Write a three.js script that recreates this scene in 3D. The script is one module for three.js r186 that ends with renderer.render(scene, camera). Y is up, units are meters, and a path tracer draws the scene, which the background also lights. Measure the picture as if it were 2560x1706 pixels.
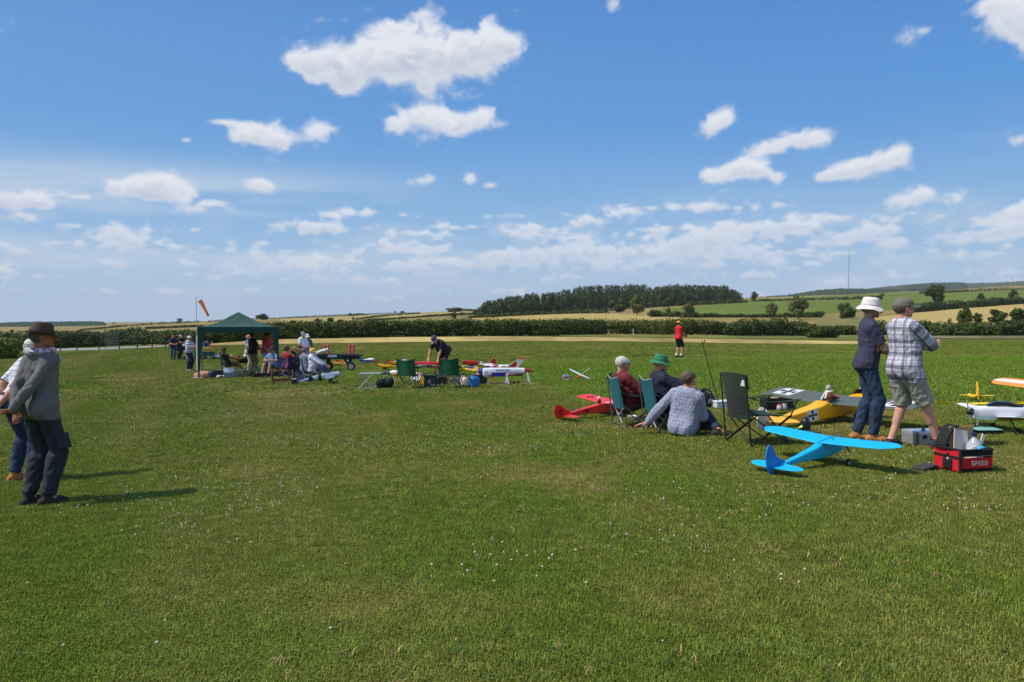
import * as THREE from 'three';
import { mergeGeometries } from 'three/addons/utils/BufferGeometryUtils.js';
import { RoundedBoxGeometry } from 'three/addons/geometries/RoundedBoxGeometry.js';
import { TextGeometry } from 'three/addons/geometries/TextGeometry.js';
import { FontLoader } from 'three/addons/loaders/FontLoader.js';

// ---------------------------------------------------------------- camera, sky, sun, exposure
const scene = new THREE.Scene();
const FOCAL = 1900, CX = 1280, CY = 853, HORIZON = 800;             // in pixels of the 2560 x 1706 photograph
const EYE = 1.58, PITCH = -Math.atan((CY - HORIZON) / FOCAL);
const camera = new THREE.PerspectiveCamera(2 * Math.atan(CY / FOCAL) * 180 / Math.PI, 2560 / 1706, 0.1, 20000);
camera.position.set(0, EYE, 0);
camera.rotation.set(PITCH, 0, 0);
const renderer = new THREE.WebGLRenderer({ antialias: true });
renderer.setSize(1024, 682);
renderer.toneMapping = THREE.LinearToneMapping;
renderer.toneMappingExposure = 0.93;
renderer.shadowMap.enabled = true;
const SUN_DIR = new THREE.Vector3(-0.60, 0.80, 0.13).normalize();
const sun = new THREE.DirectionalLight(new THREE.Color(1, 0.94, 0.84), 4.6);
sun.position.copy(SUN_DIR).multiplyScalar(300);
sun.castShadow = true; sun.shadow.mapSize.set(4096, 4096);
Object.assign(sun.shadow.camera, { left: -150, right: 150, top: 150, bottom: -150, near: 1, far: 800 });
scene.add(sun, sun.target);

// ---------------------------------------------------------------- seeded chance and noise
function rng(seed) { let a = seed >>> 0; return () => { a = (a + 0x6D2B79F5) | 0; let t = Math.imul(a ^ (a >>> 15), 1 | a); t = (t + Math.imul(t ^ (t >>> 7), 61 | t)) ^ t; return ((t ^ (t >>> 14)) >>> 0) / 4294967296; }; }
const clamp = (x, a = 0, b = 1) => Math.min(b, Math.max(a, x)), mix = (a, b, t) => a + (b - a) * t;
const smooth = (a, b, x) => { const t = clamp((x - a) / (b - a)); return t * t * (3 - 2 * t); };
const PERM = (() => { const r = rng(77), p = [...Array(256).keys()]; for (let i = 255; i > 0; i--) { const j = Math.floor(r() * (i + 1)); [p[i], p[j]] = [p[j], p[i]]; } return Uint8Array.from([...p, ...p]); })();
function noise2(x, y) {                                              // value noise, 0..1
  const xi = Math.floor(x), yi = Math.floor(y), xf = x - xi, yf = y - yi, u = xf * xf * (3 - 2 * xf), v = yf * yf * (3 - 2 * yf);
  const h = (i, j) => PERM[PERM[(xi + i) & 255] + ((yi + j) & 255)] / 255;
  return mix(mix(h(0, 0), h(1, 0), u), mix(h(0, 1), h(1, 1), u), v);
}
function fbm(x, y, n = 5) { let s = 0, a = 0.5, t = 0; for (let i = 0; i < n; i++) { s += a * noise2(x, y); t += a; x = x * 2.03 + 17.1; y = y * 2.03 + 9.7; a *= 0.5; } return s / t; }
function noise3(x, y, z) {
  const xi = Math.floor(x), yi = Math.floor(y), zi = Math.floor(z), xf = x - xi, yf = y - yi, zf = z - zi;
  const u = xf * xf * (3 - 2 * xf), v = yf * yf * (3 - 2 * yf), w = zf * zf * (3 - 2 * zf);
  const h = (i, j, k) => PERM[PERM[PERM[(xi + i) & 255] + ((yi + j) & 255)] + ((zi + k) & 255)] / 255;
  return mix(mix(mix(h(0, 0, 0), h(1, 0, 0), u), mix(h(0, 1, 0), h(1, 1, 0), u), v), mix(mix(h(0, 0, 1), h(1, 0, 1), u), mix(h(0, 1, 1), h(1, 1, 1), u), v), w);
}
const lin = (r, g, b) => [r, g, b].map((c) => { c /= 255; return c <= 0.04045 ? c / 12.92 : ((c + 0.055) / 1.055) ** 2.4; });

// ---------------------------------------------------------------- the sky: clear air, haze and fair weather clouds
function pixelDir(px, py) { const a = (CY - py) / FOCAL, c = Math.cos(PITCH), s = Math.sin(PITCH); return [(px - CX) / FOCAL, a * c + s, a * s - c]; }
const azel = (px, py) => { const [x, y, z] = pixelDir(px, py); return [Math.atan2(x, -z) * 180 / Math.PI, Math.atan2(y, Math.hypot(x, z)) * 180 / Math.PI]; };
// each cloud: lumps [px, py, rx, ry, weight] where the photograph has them
const CLOUDS = [
  [[830, 165, 95, 68, 1], [930, 150, 120, 80, 1], [1040, 140, 115, 90, 1], [1150, 140, 110, 85, 1], [1235, 115, 75, 65, 1], [1285, 110, 35, 40, .8], [1065, 215, 32, 36, .85], [770, 165, 40, 40, .7], [728, 148, 26, 26, .7], [1050, 35, 32, 26, .6], [860, 210, 60, 40, .8], [985, 70, 60, 30, .6]],
  [[995, 312, 52, 36, .9], [1075, 292, 70, 30, .85], [1130, 318, 76, 52, 1], [1200, 298, 46, 36, .9], [1060, 305, 50, 30, .5]],
  [[600, 340, 35, 28, .8], [650, 340, 70, 45, 1], [700, 355, 45, 35, .9], [575, 308, 55, 14, .6], [785, 345, 55, 42, .55], [800, 320, 30, 22, .5]],
  [[290, 470, 45, 28, .9], [350, 465, 60, 42, 1], [410, 458, 60, 46, 1], [455, 480, 45, 28, .9], [390, 490, 90, 20, .8]],
  [[55, 500, 70, 34, 1], [110, 508, 48, 26, .9], [0, 505, 50, 30, .9]],
  [[640, 462, 40, 26, .75], [670, 468, 30, 18, .6]], [[1030, 455, 50, 16, .45], [1070, 445, 28, 16, .45]], [[1175, 448, 22, 22, .7], [1225, 462, 26, 12, .55]], [[465, 350, 22, 9, .5]],
  [[1780, 315, 42, 34, .8], [1815, 300, 32, 32, .7]],
  [[1930, 372, 60, 24, .8], [1985, 350, 60, 32, .85], [2050, 345, 42, 30, .7]],
  [[1800, 445, 60, 28, .8], [1860, 425, 60, 38, 1], [1900, 420, 40, 30, .9], [1770, 432, 30, 12, .4]], [[1945, 445, 28, 24, .65]],
  [[2070, 440, 50, 20, .85], [2130, 425, 60, 34, .9], [2190, 410, 55, 38, .95], [2240, 395, 40, 34, .75], [2260, 375, 24, 18, .5]],
  [[2280, 500, 60, 30, .85], [2320, 485, 40, 26, .8]], [[2385, 505, 60, 26, .6]],
  [[2520, 40, 60, 70, 1], [2570, 90, 60, 60, 1], [2480, 15, 50, 30, .8], [2590, 20, 60, 60, 1]], [[2255, 95, 40, 34, .55], [2310, 75, 26, 14, .35]], [[1530, 15, 20, 24, .5]], [[2545, 350, 40, 20, .45]],
  [[800, 575, 60, 24, .85], [840, 570, 35, 20, .7], [700, 575, 45, 18, .5]], [[310, 600, 110, 36, .65], [280, 580, 55, 26, .5], [350, 610, 60, 20, .6]], [[900, 470, 1, 1, 0]],
  [[1030, 620, 90, 24, .7], [965, 608, 26, 20, .6], [1080, 622, 50, 16, .6]], [[740, 655, 110, 26, .7], [800, 645, 50, 18, .6], [640, 630, 40, 20, .5]],
  [[1290, 575, 55, 26, .7], [1340, 580, 40, 22, .5]], [[1452, 600, 36, 24, .8]], [[1620, 595, 18, 12, .6]], [[1550, 583, 12, 9, .4]],
  [[1290, 640, 80, 28, .8], [1390, 635, 90, 28, .85], [1480, 635, 90, 26, .8], [1560, 630, 60, 22, .7], [1330, 660, 120, 20, .6]],
  [[1780, 585, 80, 34, .85], [1830, 565, 50, 26, .85], [1740, 600, 60, 24, .7]], [[1930, 575, 70, 30, .85], [1980, 560, 60, 24, .85], [2030, 565, 50, 20, .6]],
  [[2080, 600, 110, 30, .75], [2180, 580, 80, 28, .8], [2220, 575, 40, 20, .6]], [[1680, 620, 100, 32, .85], [1790, 625, 120, 36, .8], [1880, 635, 100, 30, .6]],
  [[2500, 560, 110, 40, .7], [2550, 530, 60, 34, .8], [2450, 600, 110, 26, .6], [2540, 590, 70, 26, .7]], [[2230, 610, 50, 26, .6]], [[1940, 655, 50, 18, .7]], [[1780, 660, 40, 14, .7]], [[2080, 640, 50, 22, .6]], [[2330, 625, 50, 12, .5]], [[2395, 637, 34, 10, .6]],
  [[1000, 665, 70, 18, .7], [1080, 655, 60, 18, .7], [1160, 660, 90, 20, .7], [1230, 640, 60, 22, .7]], [[470, 660, 40, 16, .6]], [[600, 680, 70, 14, .5]], [[210, 675, 30, 12, .4]], [[30, 725, 40, 14, .4]],
  [[1850, 590, 90, 30, .5]], [[1600, 660, 110, 22, .6], [1500, 665, 100, 22, .6]],
];
function makeSky() {
  const W = 4096, Hh = 2048, data = new Float32Array(W * Hh * 4), r = rng(5);
  const lumps = [];
  for (const c of CLOUDS) for (const [px, py, rx, ry, w] of c) { const [a, e] = azel(px, py), [a2] = azel(px + rx, py), [, e2] = azel(px, py - ry); lumps.push([a, e, Math.abs(a2 - a) * 0.86, Math.abs(e2 - e) * 0.84, w]); }
  for (let i = 0; i < 190; i++) {                                    // the same fair weather clouds all round
    const az = 37 + r() * 286, el = 3 + 40 * r() ** 1.7, s = (1.2 + 2.6 * r()) * (0.5 + el / 28);
    for (let k = 0; k < 3; k++) lumps.push([az + (r() - 0.5) * s * 2.6, el + (r() - 0.5) * s * 0.5, s * (0.7 + r() * 0.5), s * (0.35 + 0.25 * r()), 0.6 + 0.4 * r()]);
  }
  for (let i = 0; i < 620; i++) {                                    // rows of little cumulus towards the horizon
    const az = -180 + 360 * r(), el = 1.2 + 6.8 * r() ** 1.2, s = (0.5 + 1.1 * r()) * (0.5 + el / 9);
    for (let k = 0; k < 4; k++) lumps.push([az + (r() - 0.5) * s * 3, el + r() * s * 0.18, s * (0.35 + r() * 0.4), s * (0.13 + 0.17 * r()), 0.35 + 0.45 * r(), 1]);
  }
  for (const l of lumps) l[0] = ((l[0] + 540) % 360) - 180;
  // rows of lumps by elevation bin to keep it quick
  const rowL = Array.from({ length: Hh }, () => []);
  for (const l of lumps) { const lo = Math.floor((l[1] - l[3] * 2 + 90) / 180 * Hh), hi = Math.ceil((l[1] + l[3] * 2 + 90) / 180 * Hh); for (let y = Math.max(0, lo); y <= Math.min(Hh - 1, hi); y++) rowL[y].push(l); }
  const dens = new Float32Array(W * Hh), shade = new Float32Array(W * Hh);
  for (let y = Hh / 2 | 0; y < Hh; y++) {
    const el = (y + 0.5) / Hh * 180 - 90, row = rowL[y];
    if (!row.length) continue;
    for (const [a, e, rx, ry, w, lone] of row) {
      const x0 = Math.floor((a - rx * 2 + 180) / 360 * W), x1 = Math.ceil((a + rx * 2 + 180) / 360 * W), dy = (el - e) / ry;
      for (let xx = x0; xx <= x1; xx++) {
        const x = (xx + W * 2) % W, dx = ((xx + 0.5) / W * 360 - 180 - a) / rx, q = dx * dx + dy * dy * (dy < 0 ? 1.25 : 1);
        if (q < 4) { const g = w * Math.exp(-q * 1.1), i = y * W + x; dens[i] = lone ? Math.max(dens[i], g) : dens[i] + g - dens[i] * g * 0.62; shade[i] += g * -dy; }
      }
    }
  }
  const top = lin(64, 122, 200), mid = lin(95, 155, 219), low = lin(148, 188, 226), hor = lin(184, 204, 226);
  for (let y = 0; y < Hh; y++) {
    const el = (y + 0.5) / Hh * 180 - 90;
    for (let x = 0; x < W; x++) {
      const az = (x + 0.5) / W * 360 - 180, i = y * W + x;
      const e = Math.max(0, el), c = [0, 0, 0], t1 = smooth(0, 7.5, e), t2 = smooth(5, 15, e), t3 = smooth(11, 30, e);
      const west = smooth(60, -60, az > 120 ? az - 360 : az);        // paler towards the sun
      for (let k = 0; k < 3; k++) { let v = mix(hor[k], low[k], t1); v = mix(v, mid[k], t2); v = mix(v, top[k], t3); c[k] = mix(v, low[k], 0.22 * west * t2); }
      if (el > 62) for (let k = 0; k < 3; k++) c[k] *= 0.92;
      if (el > 0) {
        const ac = az * Math.cos(Math.min(el, 60) * Math.PI / 180);
        // thin high veils, and low banks that thicken towards the horizon
        const veil = smooth(0.5, 0.85, fbm(az * 0.045 + 3, el * 0.32 + az * 0.02 + 8, 5)) * 0.26 * smooth(1, 9, el) * smooth(60, 15, el) + 0.88 * smooth(0.30, 0.66, fbm(az * 0.05 + 40, el * 0.45 - az * 0.012, 5)) * smooth(11.8, 8.0, el) * smooth(2, 6, el) * smooth(2, -22, az > 100 ? az - 360 : az);
        const bank = smooth(0.50, 0.66, fbm(az * 0.22 + 11, el * 0.75 + 31, 7)) * smooth(9.0, 5, el) * smooth(0.2, 2.0, el);
        const wl = smooth(13, 5, el), wx = (fbm(ac * 0.7 + 5, el * 0.9 + 88, 4) - 0.5) * 2.6, wy = (fbm(ac * 0.7 + 63, el * 0.9 + 21, 4) - 0.5) * 2.0, n = mix(fbm((ac + wx) * 0.6 + 50, (el + wy) * 0.9 + 50, 7), wl > 0 ? fbm((ac + wx * 0.3) * 1.25 + 20, (el + wy * 0.3) * 2.6 + 90, 7) : 0, wl), n2 = fbm((ac + wx * 0.7) * 2.1 + 9, (el + wy * 0.7) * 2.6 + 70, 6);
        let d = dens[i], a = 0, sh = 0;
        if (d > 0.02) { a = smooth(0.16, 0.84, d * 1.06 + ((n - 0.5) * mix(1.15, 1.7, wl) + (n2 - 0.5) * 0.40) * (1 - 0.45 * smooth(0.9, 1.6, d))); sh = clamp(shade[i] / (d + 0.2) * 1.05 + 0.42 + (n2 - 0.5) * 0.9 + (n - 0.5) * 0.7); }
        const haze = smooth(0.5, 11, el), hi = lin(233, 236, 242), lo = lin(168, 180, 203);
        for (let k = 0; k < 3; k++) {
          c[k] = mix(c[k], lin(205, 218, 232)[k], veil);
          c[k] = mix(c[k], mix(lin(176, 197, 221)[k], lin(214, 222, 233)[k], n2), bank * 0.45);
          const thick = smooth(0.55, 1.5, d), col = mix(hi[k], lo[k], sh * (0.3 + 0.7 * thick));
          c[k] = mix(c[k], mix(mix(c[k], col, 0.75), col, haze), a * mix(0.66, 0.96, haze));
        }
      }
      data[i * 4] = c[0] * 1.075; data[i * 4 + 1] = c[1] * 1.075; data[i * 4 + 2] = c[2] * 1.075; data[i * 4 + 3] = 1;
    }
  }
  return { data, W, Hh };
}
{
  // u runs so that the middle of the map looks along -z once turned; see the lookup of three.js: u = atan2(z, x) / 2pi + 0.5
  const { data, W, Hh } = makeSky(), out = new Float32Array(data.length);
  for (let x = 0; x < W; x++) {
    const th = ((x + 0.5) / W - 0.5) * 2 * Math.PI, dx = Math.cos(th), dz = Math.sin(th);
    let az = Math.atan2(dx, -dz) * 180 / Math.PI; const fx = ((az + 180) / 360 * W) - 0.5, sx = (Math.round(fx) + W) % W;
    for (let y = 0; y < Hh; y++) { const a = (y * W + sx) * 4, b = (y * W + x) * 4; out[b] = data[a]; out[b + 1] = data[a + 1]; out[b + 2] = data[a + 2]; out[b + 3] = 1; }
  }
  const t = new THREE.DataTexture(out, W, Hh, THREE.RGBAFormat, THREE.FloatType);
  t.mapping = THREE.EquirectangularReflectionMapping; t.magFilter = THREE.LinearFilter; t.minFilter = THREE.LinearFilter; t.needsUpdate = true;
  scene.background = t; scene.environment = t; scene.backgroundIntensity = 1; scene.environmentIntensity = 1;
}

// ---------------------------------------------------------------- small helpers
const taken = new Map();
function numbered(name) { const n = taken.get(name) ?? 0; taken.set(name, n + 1); return n ? `${name}_${String(n).padStart(3, '0')}` : name; }
const mats = new Map();
function M(r, g, b, rough = 0.6, metal = 0, extra) {                 // linear colour
  const key = [r, g, b, rough, metal, JSON.stringify(extra ?? 0)].join();
  if (!mats.has(key)) { const m = new THREE.MeshStandardMaterial({ roughness: rough, metalness: metal, side: THREE.DoubleSide, ...extra }); m.color.setRGB(r, g, b); mats.set(key, m); }
  return mats.get(key);
}
const S = (r, g, b, rough, metal, extra) => M(...lin(r, g, b), rough, metal, extra);      // colour as seen, sRGB
const VC = new THREE.MeshStandardMaterial({ vertexColors: true, roughness: 0.85, side: THREE.DoubleSide });
const VCleaf = new THREE.MeshPhysicalMaterial({ vertexColors: true, roughness: 0.8, specularIntensity: 0.35, side: THREE.DoubleSide });
const VCland = new THREE.MeshPhysicalMaterial({ vertexColors: true, roughness: 1, specularIntensity: 0.1, side: THREE.DoubleSide });
function tag(o, label, category, group, kind) { if (label) o.userData.label = label; if (category) o.userData.category = category; if (group) o.userData.group = group; if (kind) o.userData.kind = kind; return o; }
function thing(name, label, category, [x, y, z] = [0, 0, 0], heading = [0, 1], group) {   // heading: where its +z points
  const o = new THREE.Group(); o.name = numbered(name); scene.add(o); o.position.set(x, y, z); o.rotation.y = Math.atan2(heading[0], heading[1]);
  return tag(o, label, category, group);
}
function clean(g) { g = g.index ? g.toNonIndexed() : g; const o = new THREE.BufferGeometry(); o.setAttribute('position', g.attributes.position); if (!g.attributes.normal) g.computeVertexNormals(); o.setAttribute('normal', g.attributes.normal); return o; }
function join(gs) { return gs.length === 1 ? gs[0] : mergeGeometries(gs.map(clean)); }
function part(name, geos, material, parent = scene, label) {
  const g = Array.isArray(geos) ? join(geos) : geos, m = new THREE.Mesh(g, material);
  m.name = parent === scene ? numbered(name) : name; m.castShadow = m.receiveShadow = true; parent.add(m); if (label) m.userData.label = label;
  return m;
}
const at = (g, x = 0, y = 0, z = 0, rx = 0, ry = 0, rz = 0) => g.applyMatrix4(new THREE.Matrix4().compose(new THREE.Vector3(x, y, z), new THREE.Quaternion().setFromEuler(new THREE.Euler(rx, ry, rz)), new THREE.Vector3(1, 1, 1)));
const box = (w, h, d, x = 0, y = 0, z = 0, r = 0.006, ry = 0) => at(new RoundedBoxGeometry(w, h, d, 2, Math.min(r, w / 2.1, h / 2.1, d / 2.1)), x, y, z, 0, ry, 0);
const V = (a) => new THREE.Vector3(...a);
function tube(a, b, r, r2 = r, n = 8) {                              // a straight rod between two points
  const A = V(a), B = V(b), d = B.clone().sub(A), g = new THREE.CylinderGeometry(r2, r, d.length(), n);
  g.applyQuaternion(new THREE.Quaternion().setFromUnitVectors(new THREE.Vector3(0, 1, 0), d.normalize())); const m = A.add(B).multiplyScalar(0.5); return g.translate(m.x, m.y, m.z);
}
const cyl = (r1, r2, h, x = 0, y = 0, z = 0, n = 16) => new THREE.CylinderGeometry(r2, r1, h, n).translate(x, y + h / 2, z);     // r1 below, r2 above, from y up
const ball = (rx, ry, rz, x = 0, y = 0, z = 0, n = 14) => new THREE.SphereGeometry(1, n, Math.ceil(n * 0.7)).scale(rx, ry, rz).translate(x, y, z);
const pipe = (pts, r, n = 24, m = 6) => new THREE.TubeGeometry(new THREE.CatmullRomCurve3(pts.map(V)), n, r, m);
const lathe = (pts, n = 20) => new THREE.LatheGeometry(pts.map((p) => new THREE.Vector2(...p)), n);
const wheel = (r, w, x, y, z, axis = 'x') => { const g = new THREE.TorusGeometry(r - w / 2, w / 2, 8, 20); if (axis === 'x') g.rotateY(Math.PI / 2); return g.translate(x, y, z); };
const hub = (r, w, x, y, z) => new THREE.CylinderGeometry(r, r, w, 18).rotateZ(Math.PI / 2).translate(x, y, z);
function grid(nu, nv, f) {                                           // open surface, f(u, v) -> point
  const p = [], ix = []; for (let j = 0; j <= nv; j++) for (let i = 0; i <= nu; i++) p.push(...f(i / nu, j / nv));
  for (let j = 0; j < nv; j++) for (let i = 0; i < nu; i++) { const a = j * (nu + 1) + i, b = a + 1, c = a + nu + 1, d = c + 1; ix.push(a, b, d, a, d, c); }
  const g = new THREE.BufferGeometry(); g.setAttribute('position', new THREE.Float32BufferAttribute(p, 3)); g.setIndex(ix); g.computeVertexNormals(); return g;
}
function slab(nu, nv, f, t = 0.004) {                                // a surface with thickness t
  const g = grid(nu, nv, f), P = g.attributes.position, N = g.attributes.normal, off = (k) => (u, v) => { const i = Math.round(v * nv) * (nu + 1) + Math.round(u * nu); return [P.getX(i) + N.getX(i) * k, P.getY(i) + N.getY(i) * k, P.getZ(i) + N.getZ(i) * k]; };
  const top = off(t / 2), bot = off(-t / 2), edge = (q, n) => grid(n, 1, (u, v) => (v < 0.5 ? bot : top)(...q(u)));
  return join([grid(nu, nv, top), grid(nu, nv, bot), edge((u) => [u, 0], nu), edge((u) => [u, 1], nu), edge((u) => [0, u], nv), edge((u) => [1, u], nv)]);
}
function loft(loops, caps = true) {                                  // closed loops of points, end to end
  const n = loops[0].length, p = [], ix = []; for (const l of loops) for (const q of l) p.push(...q);
  for (let j = 0; j < loops.length - 1; j++) for (let i = 0; i < n; i++) { const a = j * n + i, b = j * n + (i + 1) % n, c = a + n, d = b + n; ix.push(a, b, d, a, d, c); }
  if (caps) for (const j of [0, loops.length - 1]) { const c = p.length / 3, l = loops[j]; p.push(...[0, 1, 2].map((k) => l.reduce((s, q) => s + q[k], 0) / n)); for (let i = 0; i < n; i++) ix.push(c, j * n + i, j * n + (i + 1) % n); }
  const g = new THREE.BufferGeometry(); g.setAttribute('position', new THREE.Float32BufferAttribute(p, 3)); g.setIndex(ix); g.computeVertexNormals(); return g;
}
const superLoop = (z, w, yb, yt, e = 2.4, n = 20, x0 = 0) => [...Array(n).keys()].map((i) => { const a = i / n * 2 * Math.PI, c = Math.cos(a), s = Math.sin(a), f = (v) => Math.sign(v) * Math.abs(v) ** (2 / e); return [x0 + w * f(c), (yb + yt) / 2 + (yt - yb) / 2 * f(s), z]; });
function colourise(g, f) { const P = g.attributes.position, c = new Float32Array(P.count * 3); for (let i = 0; i < P.count; i++) c.set(f(P.getX(i), P.getY(i), P.getZ(i), i), i * 3); g.setAttribute('color', new THREE.BufferAttribute(c, 3)); return g; }

// ---------------------------------------------------------------- the land: one sheet, a gently tilted mown field, a dip behind the hedge, hills beyond
const COLS = [-500, 0, 200, 430, 640, 900, 1180, 1500, 1700, 1900, 2100, 2330, 2560, 3060];
const KNOT = [80, 100, 112, 150, 220, 300, 420, 600, 900, 1500, 3000, 9000];
const PROFILE = [                                                    // the row of the photograph at which the land lies, by column and distance
  [895, 880, 873, 862, 845, 838, 832, 826, 822, 818, 812, 807], [890, 876, 870, 858, 843, 837, 832, 827, 823, 818, 811, 806], [880, 870, 866, 856, 843, 836, 831, 826, 822, 816, 810, 806],
  [868, 858, 853, 850, 842, 834, 824, 814, 806, 808, 808, 805], [861, 848, 845, 845, 838, 826, 812, 803, 798, 803, 805, 804], [857, 843, 841, 842, 830, 815, 803, 794, 788, 800, 803, 803],
  [855, 841, 838, 838, 822, 805, 792, 783, 777, 790, 800, 802], [854, 842, 838, 834, 815, 800, 788, 780, 772, 780, 795, 801], [857, 845, 840, 834, 815, 802, 786, 765, 755, 760, 785, 799],
  [861, 848, 842, 835, 818, 804, 785, 760, 745, 745, 765, 796], [864, 850, 844, 836, 818, 803, 785, 758, 740, 738, 752, 790], [858, 848, 842, 832, 812, 797, 780, 755, 735, 726, 738, 780],
  [856, 846, 838, 826, 806, 790, 772, 748, 728, 714, 722, 770], [856, 846, 836, 824, 802, 786, 768, 744, 722, 708, 716, 765]];
const LK = KNOT.map(Math.log);
function profileRow(px, d) {
  let i = 0; while (i < COLS.length - 2 && px > COLS[i + 1]) i++;
  const t = smooth(0, 1, clamp((px - COLS[i]) / (COLS[i + 1] - COLS[i]))) * 0.5 + clamp((px - COLS[i]) / (COLS[i + 1] - COLS[i])) * 0.5, l = Math.log(d);
  let k = 0; while (k < LK.length - 2 && l > LK[k + 1]) k++;
  const s = clamp((l - LK[k]) / (LK[k + 1] - LK[k])), q = (j) => mix(PROFILE[i][j], PROFILE[i + 1][j], t);
  const y0 = q(Math.max(0, k - 1)), y1 = q(k), y2 = q(k + 1), y3 = q(Math.min(LK.length - 1, k + 2)), m1 = (y2 - y0) / 2 * 0.6, m2 = (y3 - y1) / 2 * 0.6, s2 = s * s, s3 = s2 * s;
  return (2 * s3 - 3 * s2 + 1) * y1 + (s3 - 2 * s2 + s) * m1 + (-2 * s3 + 3 * s2) * y2 + (s3 - s2) * m2;
}
function landY(x, z) {
  const r = Math.hypot(x, z), az = clamp(Math.atan2(x, -z), -0.75, 0.75), d = r * Math.cos(az);
  const near = -0.011 * clamp(-z, -60, 120) + 0.035 * (x > 0 ? 9 * Math.tanh(x / 9) : 30 * Math.tanh(x / 30));
  if (d < 45) return near;
  const px = CX + FOCAL * Math.tan(az), [, dy, dz] = pixelDir(px, profileRow(px, Math.max(80, d))), far = EYE + dy / -dz * d;
  return mix(near, far, smooth(45, 80, d));
}
const toPx = (x, y, z) => { const c = Math.cos(PITCH), s = Math.sin(PITCH), Y = y - EYE, y2 = Y * c + z * s, z2 = -Y * s + z * c; return [CX + FOCAL * x / -z2, CY - FOCAL * y2 / -z2, -z2]; };
function G(px, py, lift = 0) {                                       // the point of the land seen at a pixel
  const [dx, dy, dz] = pixelDir(px, py); let t0 = 1, t = 1;
  for (; t < 9000; t0 = t, t *= 1.012) if (EYE + dy * t < landY(dx * t, dz * t)) break;
  for (let i = 0; i < 30; i++) { const m = (t0 + t) / 2; if (EYE + dy * m < landY(dx * m, dz * m)) t = m; else t0 = m; }
  const x = dx * t, z = dz * t; return [x, landY(x, z) + lift, z];
}
const on = (x, z, lift = 0) => [x, landY(x, z) + lift, z];
const ppm = (p) => FOCAL / -p[2];                                    // pixels of the photograph to the metre at a point
const GRASS = [0.118, 0.172, 0.021], DRY = [0.235, 0.210, 0.062], LUSH = [0.096, 0.190, 0.015];
// how dry / how lush the turf is at a place: worn strips and patches, and the long fresh strip behind the models
function turf(x, z) {
  const d = -z, a = fbm(x * 0.33 + 20, z * 0.33 + 5, 4), b = fbm(x * 1.1 + z * 0.5 + 3, z * 1.1 + 60, 3), c = fbm(x * 0.05 + 9, z * 0.16 + 2, 4);
  let dry = smooth(0.48, 0.82, a * 0.5 + b * 0.5) * 0.75 + 0.10 + 1.0 * (fbm((0.92 * x - 0.39 * z) * 0.95 + 40, (0.39 * x + 0.92 * z) * 0.06, 3) - 0.5) + 0.12 * smooth(0.45, 0.7, c) * smooth(12, 25, d);
  let lush = smooth(0.55, 0.8, fbm(x * 0.5 + 70, z * 0.5 + 70, 3)) * 0.4;
  const wild = wildness(x, z); lush = mix(lush, 0.7 - 0.45 * smooth(0.45, 0.7, c), wild); dry *= 1 - 0.75 * wild;
  return [clamp(dry), clamp(lush)];
}
function wildness(x, z) {                                            // 0 mown, 1 the longer fresh grass beyond the pits on the right
  const d = -z, n = (fbm(x * 0.18 + 4, z * 0.3 + 4, 3) - 0.5) * 4, near = 12.3 + 0.6 * Math.max(0, 5 - x) + 7 * smooth(1.6, 0.2, x);
  return smooth(near, near + 2.6, d + n * 0.5) * smooth(39, 30, d + n) * smooth(-12, 0, x + n);
}
const grassColour = (x, z, r) => { const [dry, lush] = turf(x, z), k = 0.62 + 0.76 * r; return [0, 1, 2].map((i) => mix(mix(GRASS[i], DRY[i], dry), LUSH[i], lush * (1 - dry * 0.6)) * k); };
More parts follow.
